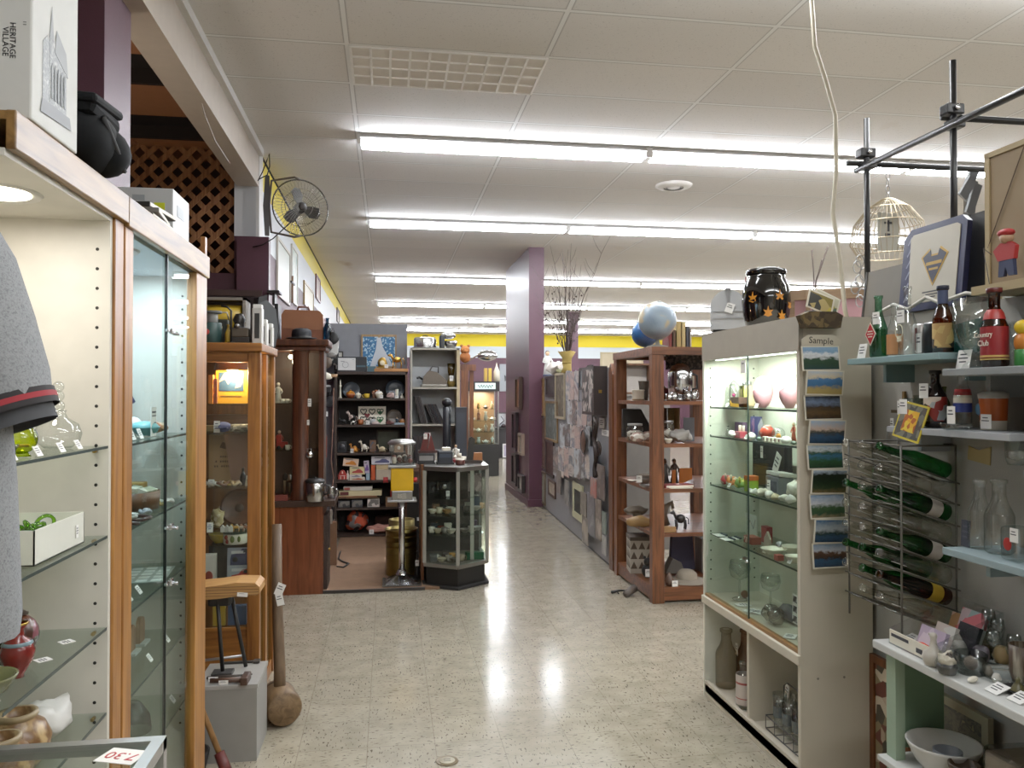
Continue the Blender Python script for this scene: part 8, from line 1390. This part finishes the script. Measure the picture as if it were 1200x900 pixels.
tt('leaf_dish','dark metal leaf dish behind the mineral slice','dish',[('dish',bowlG(.04,.02).wob(.004,30),flat('4a4844',.3)),('foot',G().tube([(-.02,0,.0),(0,0,.01),(.02,0,0)],.004),flat('3a3834',.4))],1180,766)
for i,(px,py,h)in enumerate([(1164,778,.10),(1180,774,.13),(1196,768,.15),(1208,782,.10),(1188,786,.08)]):tt('wine_glass','clear %s in the glassware cluster, %s from the left'%(['sherry glass','wine glass','tall goblet','cordial glass','footed dish'][i],ORD[i]),'glass',goblet(h,.022,CLEARB),px,py,0,'glassware on the white table')
tt('butterfly','tan paper butterfly ornament leaning in the glassware','ornament',[('wing',G().prism([(0,.0),(.03,.02),(.025,.06),(0,.045),(-.03,.06),(-.028,.015)],.004),flat('9a8672',.6)),tagp((-.04,-.01,.0),.02,.06)],1200,756)
for i,(px,py)in enumerate([(1160,812),(1187,823),(1060,752)]):tt('price_tag',['folded white price card before the black dish','white paper sheet hanging over the table front edge','white printed strip before the acrylic tray'][i],'price tag',[('price_tag',cardG(.05,.05,3).turn((-1.2,0,0)),TM)],px,py)
zz=.3605
T('mixing_bowl','large white ceramic bowl with a printed inner border on the lower shelf','bowl',[('bowl',bowlG(.115,.10,foot=.5),flat('c2bfb8',.3)),('border',G().lathe([(.101,.078),(.112,.092)],26),flat('9a949a',.4))],(1.80,2.395,zz))
T('grey_pot','grey cylindrical container sitting in the large white bowl','container',[('pot',G().lathe([(0,0),(.042,0),(.044,.055),(.04,.055),(.038,.01),(0,.01)],24),flat('6b6e74',.4))],(1.795,2.37,zz+.03))
T('stone_mug','brown rimmed cream stoneware crock beside the large white bowl','crock',[('crock',G().slot(0).lathe([(0,0),(.04,0),(.046,.03),(.044,.075)],20).slot(1).lathe([(.044,.075),(.047,.095),(.042,.095),(.036,.02),(0,.02)],20),[flat('a39678',.4),flat('3a2a1a',.4)])],(1.765,2.255,zz))
def lean(n,lab,px0,px1,py,fm,pic,h,X=1.985,zb=.002,fw=.03):
    ya,yb=ix(px0,X),ix(px1,X);T(n,lab,'picture',frame(abs(ya-yb),h,fm,pic,fw,.02),(X-.022,(ya+yb)/2,zb),-PI/2)
lean('framed_picture','tall wooden framed village print leaning on the grey board',1022,1062,0,REDOAK,pal(['b8a088','8a7a5c','6a3a30','c8b8a0','4a4438'],22,'cells',.4),.53)
lean('framed_picture','wooden framed red house print beside the green table leg',1064,1083,0,REDOAK,pal(['6a2a28','a89070','3a2420','c0b090'],16,'cells',.4),.50,fw=.02)
lean('framed_picture','pale framed dark print with ornate script under the white table',1086,1162,0,flat('8a8268',.5),pal(['2f302c','5a5444','3a3a34','8a7c5a'],26,'clouds',.4),.17,1.965,.365)
T('cardboard_sheet','tan cardboard sheet standing below the dark print','cardboard',[('sheet',G().box(.34,.008,.36),flat('7a6650',.8))],(1.968,2.52,.0025),-PI/2)
for i,(y,c)in enumerate([(2.12,'7a6a58'),(1.98,'6a6058')]):T('plastic_bag',['clear plastic bag of brown boxes under the table','second bagged brown parcel at the right under the table'][i],'bag',[('parcel',G().box(.12,.14,.17,bev=.01),flat(c,.6)),('wrap',G().box(.13,.15,.19,bev=.02).wob(.012,20),AC)],(1.84,y,zz),-PI/2)
PB=flat('17171a',.35)
def pole(lab,pts):T('black_pole',lab,'pole',[('pole',G().tube(pts,.0125,10),PB)])
pole('upright black metal pole, the far one above the grey board',[(2.055,3.2,KT+.001),(2.055,3.2,2.80)]);pole('upright black metal pole, the near one above the grey board',[(2.055,2.66,KT+.001),(2.055,2.66,2.83)])
pole('black bar running along above the grey board',[(2.035,3.25,2.585),(2.035,1.6,2.585)]);pole('black bar crossing away from the far upright',[(1.98,3.23,2.61),(4.2,3.23,2.61)]);pole('black bar crossing away from the near upright',[(2.03,2.69,2.63),(4.0,2.69,2.63)])
for i,(y,zz_,x)in enumerate([(3.2,2.575,2.05),(2.66,2.575,2.05)]):T('clamp','black pipe clamp on the %s upright pole'%['far','near'][i],'clamp',[('jaw',G().box(.07,.05,.04,(0,0,.02),bev=.006),PB),('jaw',G().box(.05,.06,.035,(.01,0,-.03),bev=.006),PB),('bolt',G().cyl(.010,.012,(0,-.025,.04),(PI/2,0,0),10),CHROME)],(x,y,zz_))
T('power_cable','cream electrical cord hanging from the ceiling past the far black pole','cord',[('cord',G().tube([on(951,0,1,3.1),on(955,55,1,3.1),on(968,95,1,3.1),on(979,135,1,3.12),on(980,200,1,3.13),on(976,250,1,3.13),on(985,310,1,3.12),on(990,362,1,3.1),on(992,372,1,3.08)],.009,6),flat('b8ae98',.5))])
T('white_cable','white electrical cables draped along the top of the grey board','cable',[('cable',G().tube([(1.985,3.05,1.925),(1.975,2.9,1.955),(1.965,2.8,1.925),(1.97,2.7,1.96),(1.965,2.62,1.93),(1.975,2.5,1.95),(1.985,2.40,1.93)],.007,6),flat('c2beb4',.5))])
T('hanging_loop','white cord loop hanging from the black bar at the right','cord',[('cord',G().tube([(2.02,2.23,2.60),(2.035,2.235,2.615),(2.05,2.23,2.58),(2.03,2.225,2.38),(2.02,2.22,2.36)],.006,6),flat('b8b0a0',.5))])
def board(n,lab,cat,P,y0,y1,X,rx,zb=KT):put(n,lab,cat,P(abs(y0-y1)),(X,(y0+y1)/2,zb+.001),0,rot=None)if False else put(n,lab,cat,P(abs(y0-y1)),(X,(y0+y1)/2,zb),-PI/2)
board('leaning_board','grey brown framed board leaning above the grey board wall','board',lambda w:[('board',G().box(w,.012,.21).turn((-.12,0,0)),flat('6b665c',.6)),('edge',G().box(.012,.02,.21,(-w/2,0,0)).turn((-.12,0,0)),flat('2a2622',.5))],3.19,2.70,2.03,0)
TRY=lambda w:[('rim',G().prism([(-w/2+.04,0),(w/2-.02,0),(w/2,.02),(w/2,.30),(w/2-.03,.325),(-w/2+.04,.325),(-w/2,.29),(-w/2,.03)],.02).turn((-.1,0,0)),flat('20264a',.35)),('face',G().prism([(-w/2+.06,.028),(w/2-.03,.028),(w/2-.03,.29),(w/2-.05,.30),(-w/2+.06,.30),(-w/2+.045,.285)],.003,(0,-.0115,0)).turn((-.1,0,0)),flat('b8b2a2',.4),[('emblem',G().slot(0).prism([(-.03,.23),(-.075,.20),(0,.085),(.075,.20),(.03,.23),(.02,.205),(-.02,.205)],.002,(0.02,-.0135,0)).slot(1).prism([(-.025,.222),(-.065,.198),(0,.095),(.065,.198),(.025,.222),(.018,.198),(-.018,.198)],.002,(.02,-.0142,0)).slot(0).box(.085,.001,.012,(.02,-.0155,.165)).box(.05,.001,.008,(.02,-.0155,.145)).slot(2).box(.11,.001,.005,(.02,-.0135,.062)).box(.07,.001,.004,(.02,-.0135,.052)).box(.04,.001,.004,(.02,-.0135,.042)).turn((-.1,0,0)),[flat('b8923a',.4),flat('1a1e38',.4),INK])]),('marking',(lambda g:[g.box(.006,.001,.035,(-w/2+.028,-.0105,.04+.045*i),(0,.6,0))for i in range(6)]and g.turn((-.1,0,0)))(G()),flat('8a8fa8',.4))]
board('serving_tray','navy rimmed cream metal serving tray with a dark keystone emblem','tray',TRY,2.895,2.545,2.0,0)
board('dark_board','dark panel with a pale wooden edge behind the serving tray','panel',lambda w:[('panel',G().box(w,.01,.33).turn((-.05,0,0)),flat('2a2a28',.5)),('edge',G().box(.03,.03,.335,(w/2,0,0)).turn((-.05,0,0)),flat('b5a888',.5))],2.60,2.46,2.06,0)
board('lampshade','white angular lamp shade standing beside the dark panel','shade',lambda w:[('shade',G().prism([(-w/2,0),(w/2,0),(w/2,.13),(.0,.19),(-w/2,.19)],.05),flat('d5dad8',.5))],2.44,2.36,2.09,0)
T('picture_rack','light wooden frame pieces with a pink picture behind the showcase corner','frame',[('frame',G().b2(-.19,.19,0,.03,0,.03).b2(-.19,.19,0,.03,.14,.19).b2(-.19,-.15,0,.03,.03,.14).b2(-.1,-.08,-.02,0,.02,.19),wood('a08468','7d6248',.5,'x')),('picture',G().b2(-.15,.19,.012,.02,.03,.14),flat('b88a90',.5))],(2.08,3.56,KT),-.5)
ca=lambda n:G().tube([(math.cos(t)*.012,0,.02*math.sin(t))for t in[2*PI*j/10 for j in range(10)]],.0025,4,True)
bw=G();bc=Vector((2.235,3.32,2.37))
for k in range(40):
    a=2*PI*k/40;bw.tube([(.035*math.cos(a),.035*math.sin(a),.13),(.11*math.cos(a),.11*math.sin(a),.08),(.17*math.cos(a),.17*math.sin(a),0),(.19*math.cos(a),.19*math.sin(a),-.10),(.15*math.cos(a),.15*math.sin(a),-.17)],.0022,3)
for r,zz_ in((.035,.13),(.11,.08),(.17,0),(.19,-.10),(.15,-.17)):bw.tube([(r*math.cos(t),r*math.sin(t),zz_)for t in[2*PI*j/30 for j in range(30)]],.003,4,True)
put('wire_basket','round wire fan guard basket hanging by a chain from the black bar','basket',[('wire_mesh',bw,metal('b5a890',.4)),('inner_card',G().box(.12,.006,.2,(0,-.0,-.14)),flat('b5b2a6',.5),[('marking',G().box(.05,.001,.012,(0,-.0035,.0)).box(.012,.001,.06,(0,-.0035,-.04)).box(.03,.001,.02,(-.005,-.0035,-.07)),INK)]),('chain',(lambda g:[g.tube([(.012*math.cos(t)*(j%2),.012*math.cos(t)*(1-j%2),.15+.036*j+.02*math.sin(t))for t in[2*PI*q/10 for q in range(10)]],.0025,4,True)for j in range(4)]and g)(G()),STEEL)],tuple(bc),0,rot=(0,0,0),drop=False).scale=(.85,.85,.85)
T('hanging_chain','loose bundle of wire links hanging beside the far black pole','chain',[('chain',(lambda g:[g.tube([(.02*math.cos(t)+.02*math.sin(j*2.1),.01*math.sin(j),.03*j+.028*math.sin(t))for t in[2*PI*q/10 for q in range(10)]],.003,4,True)for j in range(7)]and g)(G()),STEEL)],(2.10,3.33,1.99))
for i in range(6):
    p=on([1127,1136,1146,1152,1157,1161][i],[222,214,236,220,250,232][i],1,3.3);T('hanging_strip','grey metal strip, %s from the left of the bundle hung behind the brown box'%ORD[i],'metal strip',[('strip',G().box(.05,.012,.10+.02*(i%3)).turn((.2,.5-.15*i,0)),metal('8a8c8e',.35))],(p.x,3.30+.03*i,p.z-.05),.3,'metal strips behind the brown box')
bx0=G().b2(1.95,1.962,1.7,2.365,1.945,2.38);T('wooden_crate','brown cardboard box back with a taped edge standing on the grey board wall','box',[('panel',bx0,flat('8f7a5c',.7)),('edge',G().b2(1.945,2.15,2.352,2.372,1.945,2.385).b2(1.945,1.965,1.7,2.372,2.375,2.392),flat('a8946c',.6)),('string',G().tube([(1.947,2.20,2.38),(1.946,2.34,2.12),(1.946,2.36,2.08)],.002,4),flat('5a4a3a',.6)),('ledge',G().b2(1.86,2.1,1.7,2.33,1.918,1.945),flat('a8946c',.6))])
T('boy_cutout','painted wooden figure in red cap and shirt with blue trousers on the ledge','figurine',[('trousers',G().prism([(-.03,0),(-.008,0),(.0,.03),(.012,0),(.035,0),(.03,.06),(-.025,.06)],.012),flat('2a3454',.5)),('shirt',G().prism([(-.03,.05),(.035,.05),(.042,.09),(.02,.105),(-.02,.105),(-.05,.085)],.014),flat('a82c2c',.5)),('head',G().ball(.02,(0,0,.12)),flat('c09a7a',.5)),('cap',G().ball(.024,(0,-.002,.135),(1.2,.9,.55)),flat('a8262a',.5)),('rod',G().tube([(-.05,-.012,.075),(-.075,-.02,.10),(-.05,-.02,-.02)],.0015,4),flat('3a3028',.5))],(1.90,2.225,1.9455),-PI/2)
for i,(y,x,c,s)in enumerate([(2.50,-.79,'5a2428',.03),(2.56,-.86,'b8b4aa',.022),(2.64,-.84,'3a3c44',.026),(2.70,-.80,'c8c4bc',.02),(2.76,-.86,'6a2a34',.024),(2.80,-.79,'9a9aa0',.02),(2.99,-.80,'b09860',.02),(3.06,-.79,'d0ccc4',.022)]):
    put('trinket',['dark red beads','pale pin','grey clasp','white brooch','wine red stone','silver charm','gilt buckle','ivory button'][i]+' on the second shelf behind the glass doors','jewellery',[('piece',G().tube([(s*math.cos(t),s*.8*math.sin(t),.006+.003*math.sin(3*t))for t in[2*PI*j/16 for j in range(16)]],.0055,6,True),flat(c,.3)),('stone',G().ball(.009,(0,0,.008)),flat(c,.2))],(x,y,1.2055),i,'jewellery behind the glass doors')
for i,(y,x,c)in enumerate([(2.46,-.80,'1a1817'),(2.55,-.80,'2a2622'),(2.62,-.88,'3a332c')]):
    put('figurine',['black squat figurine nearest the left post','dark brown figurine right of the black squat one','taller dark figurine behind the brown one'][i]+' on the third glass-door shelf','figurine',figure(.07+.02*i,c,'4a3a30','1a1412'),(x,y,.9605),PI/2)
for i,(y,x,c,h)in enumerate([(2.84,-.95,'b0bcc0',.10),(2.75,-.97,'c8c4b8',.12),(2.50,-.98,'8a9aa2',.14)]):
    put('vase',['clear grey glass vase','cream slender vase','blue grey tall vase'][i]+' at the back of the top glass-door shelf','vase',vase([(.02,0),(.028,h*.35),(.012,h*.75),(.018,h),(.014,h)],flat(c,.25)),(x,y,1.4545))
for i,(px,zz_,X)in enumerate([(850,JZ[3],.05),(884,JZ[3],.05),(872,JZ[2],.045),(905,JZ[2],.045),(852,JZ[1],.05),(876,JZ[1],.05),(893,JZ[0],.05),(922,JZ[0],.05)]):
    card('small white price card at the shelf edge, %s of the %s glass showcase shelf'%(['far end','middle'][i%2],['top','second','third','lowest'][i//2]),(JX0+X+.005,min(JY1-.06,ix(px,JX0+X)),zz_),-PI/2,.03,.022,.5,'shelf edge cards in the white showcase')
for i,(px,py,h,c)in enumerate([(1124,770,.05,'a8a29a'),(1157,792,.03,'8a8478'),(1168,800,.025,'c8c4ba'),(1140,764,.06,'6a6460'),(1186,776,.05,'b89a6a')]):
    tt('ornament',['grey stone egg behind the wrapped black pot','small taupe dish right of the frosted jar','white porcelain button box near the glass plate','dark pewter cup behind the frosted jar','amber glass salt dish beside the glassware'][i],'ornament',vase([(h*.4,0),(h*.55,h*.4),(h*.4,h*.8),(h*.3,h),(0,h)],flat(c,.3)),px,py)
for i,(px,py,Y,c)in enumerate([(381,404,8.9,'3b4a55'),(390,404,9.0,'1c1c1e'),(383,432,9.0,'5a4c40'),(386,478,9.05,'2a2a2e')]):
    hang('hanging_bundle',['blue grey folded bag','black soft cap','brown leather roll','dark strap bundle'][i]+' hanging on the grey divider left of the bookcase','bundle',[('bundle',G().ball(.5,(0,0,.06),(.12,.05,.13),u=14,v=9).wob(.02,16,i),flat(c,.7)),('loop',G().tube([(-.02,0,.12),(0,0,.17),(.02,0,.12)],.004,5),BLACK)],px,py,Y)
# ------------------------------------------------------------------ world and view
W=bpy.data.worlds.new('world');S.world=W;W.use_nodes=True
W.node_tree.nodes['Background'].inputs[0].default_value=(.6,.65,.7,1);W.node_tree.nodes['Background'].inputs[1].default_value=.03
S.view_settings.view_transform='Standard';S.view_settings.look='None';S.view_settings.exposure=0.08;S.view_settings.gamma=1.14
S.cycles.transparent_max_bounces=32;S.cycles.max_bounces=8;S.cycles.diffuse_bounces=4;S.cycles.glossy_bounces=4;S.cycles.use_denoising=True
S.cycles.sample_clamp_indirect=6;S.cycles.caustics_reflective=False;S.cycles.caustics_refractive=False
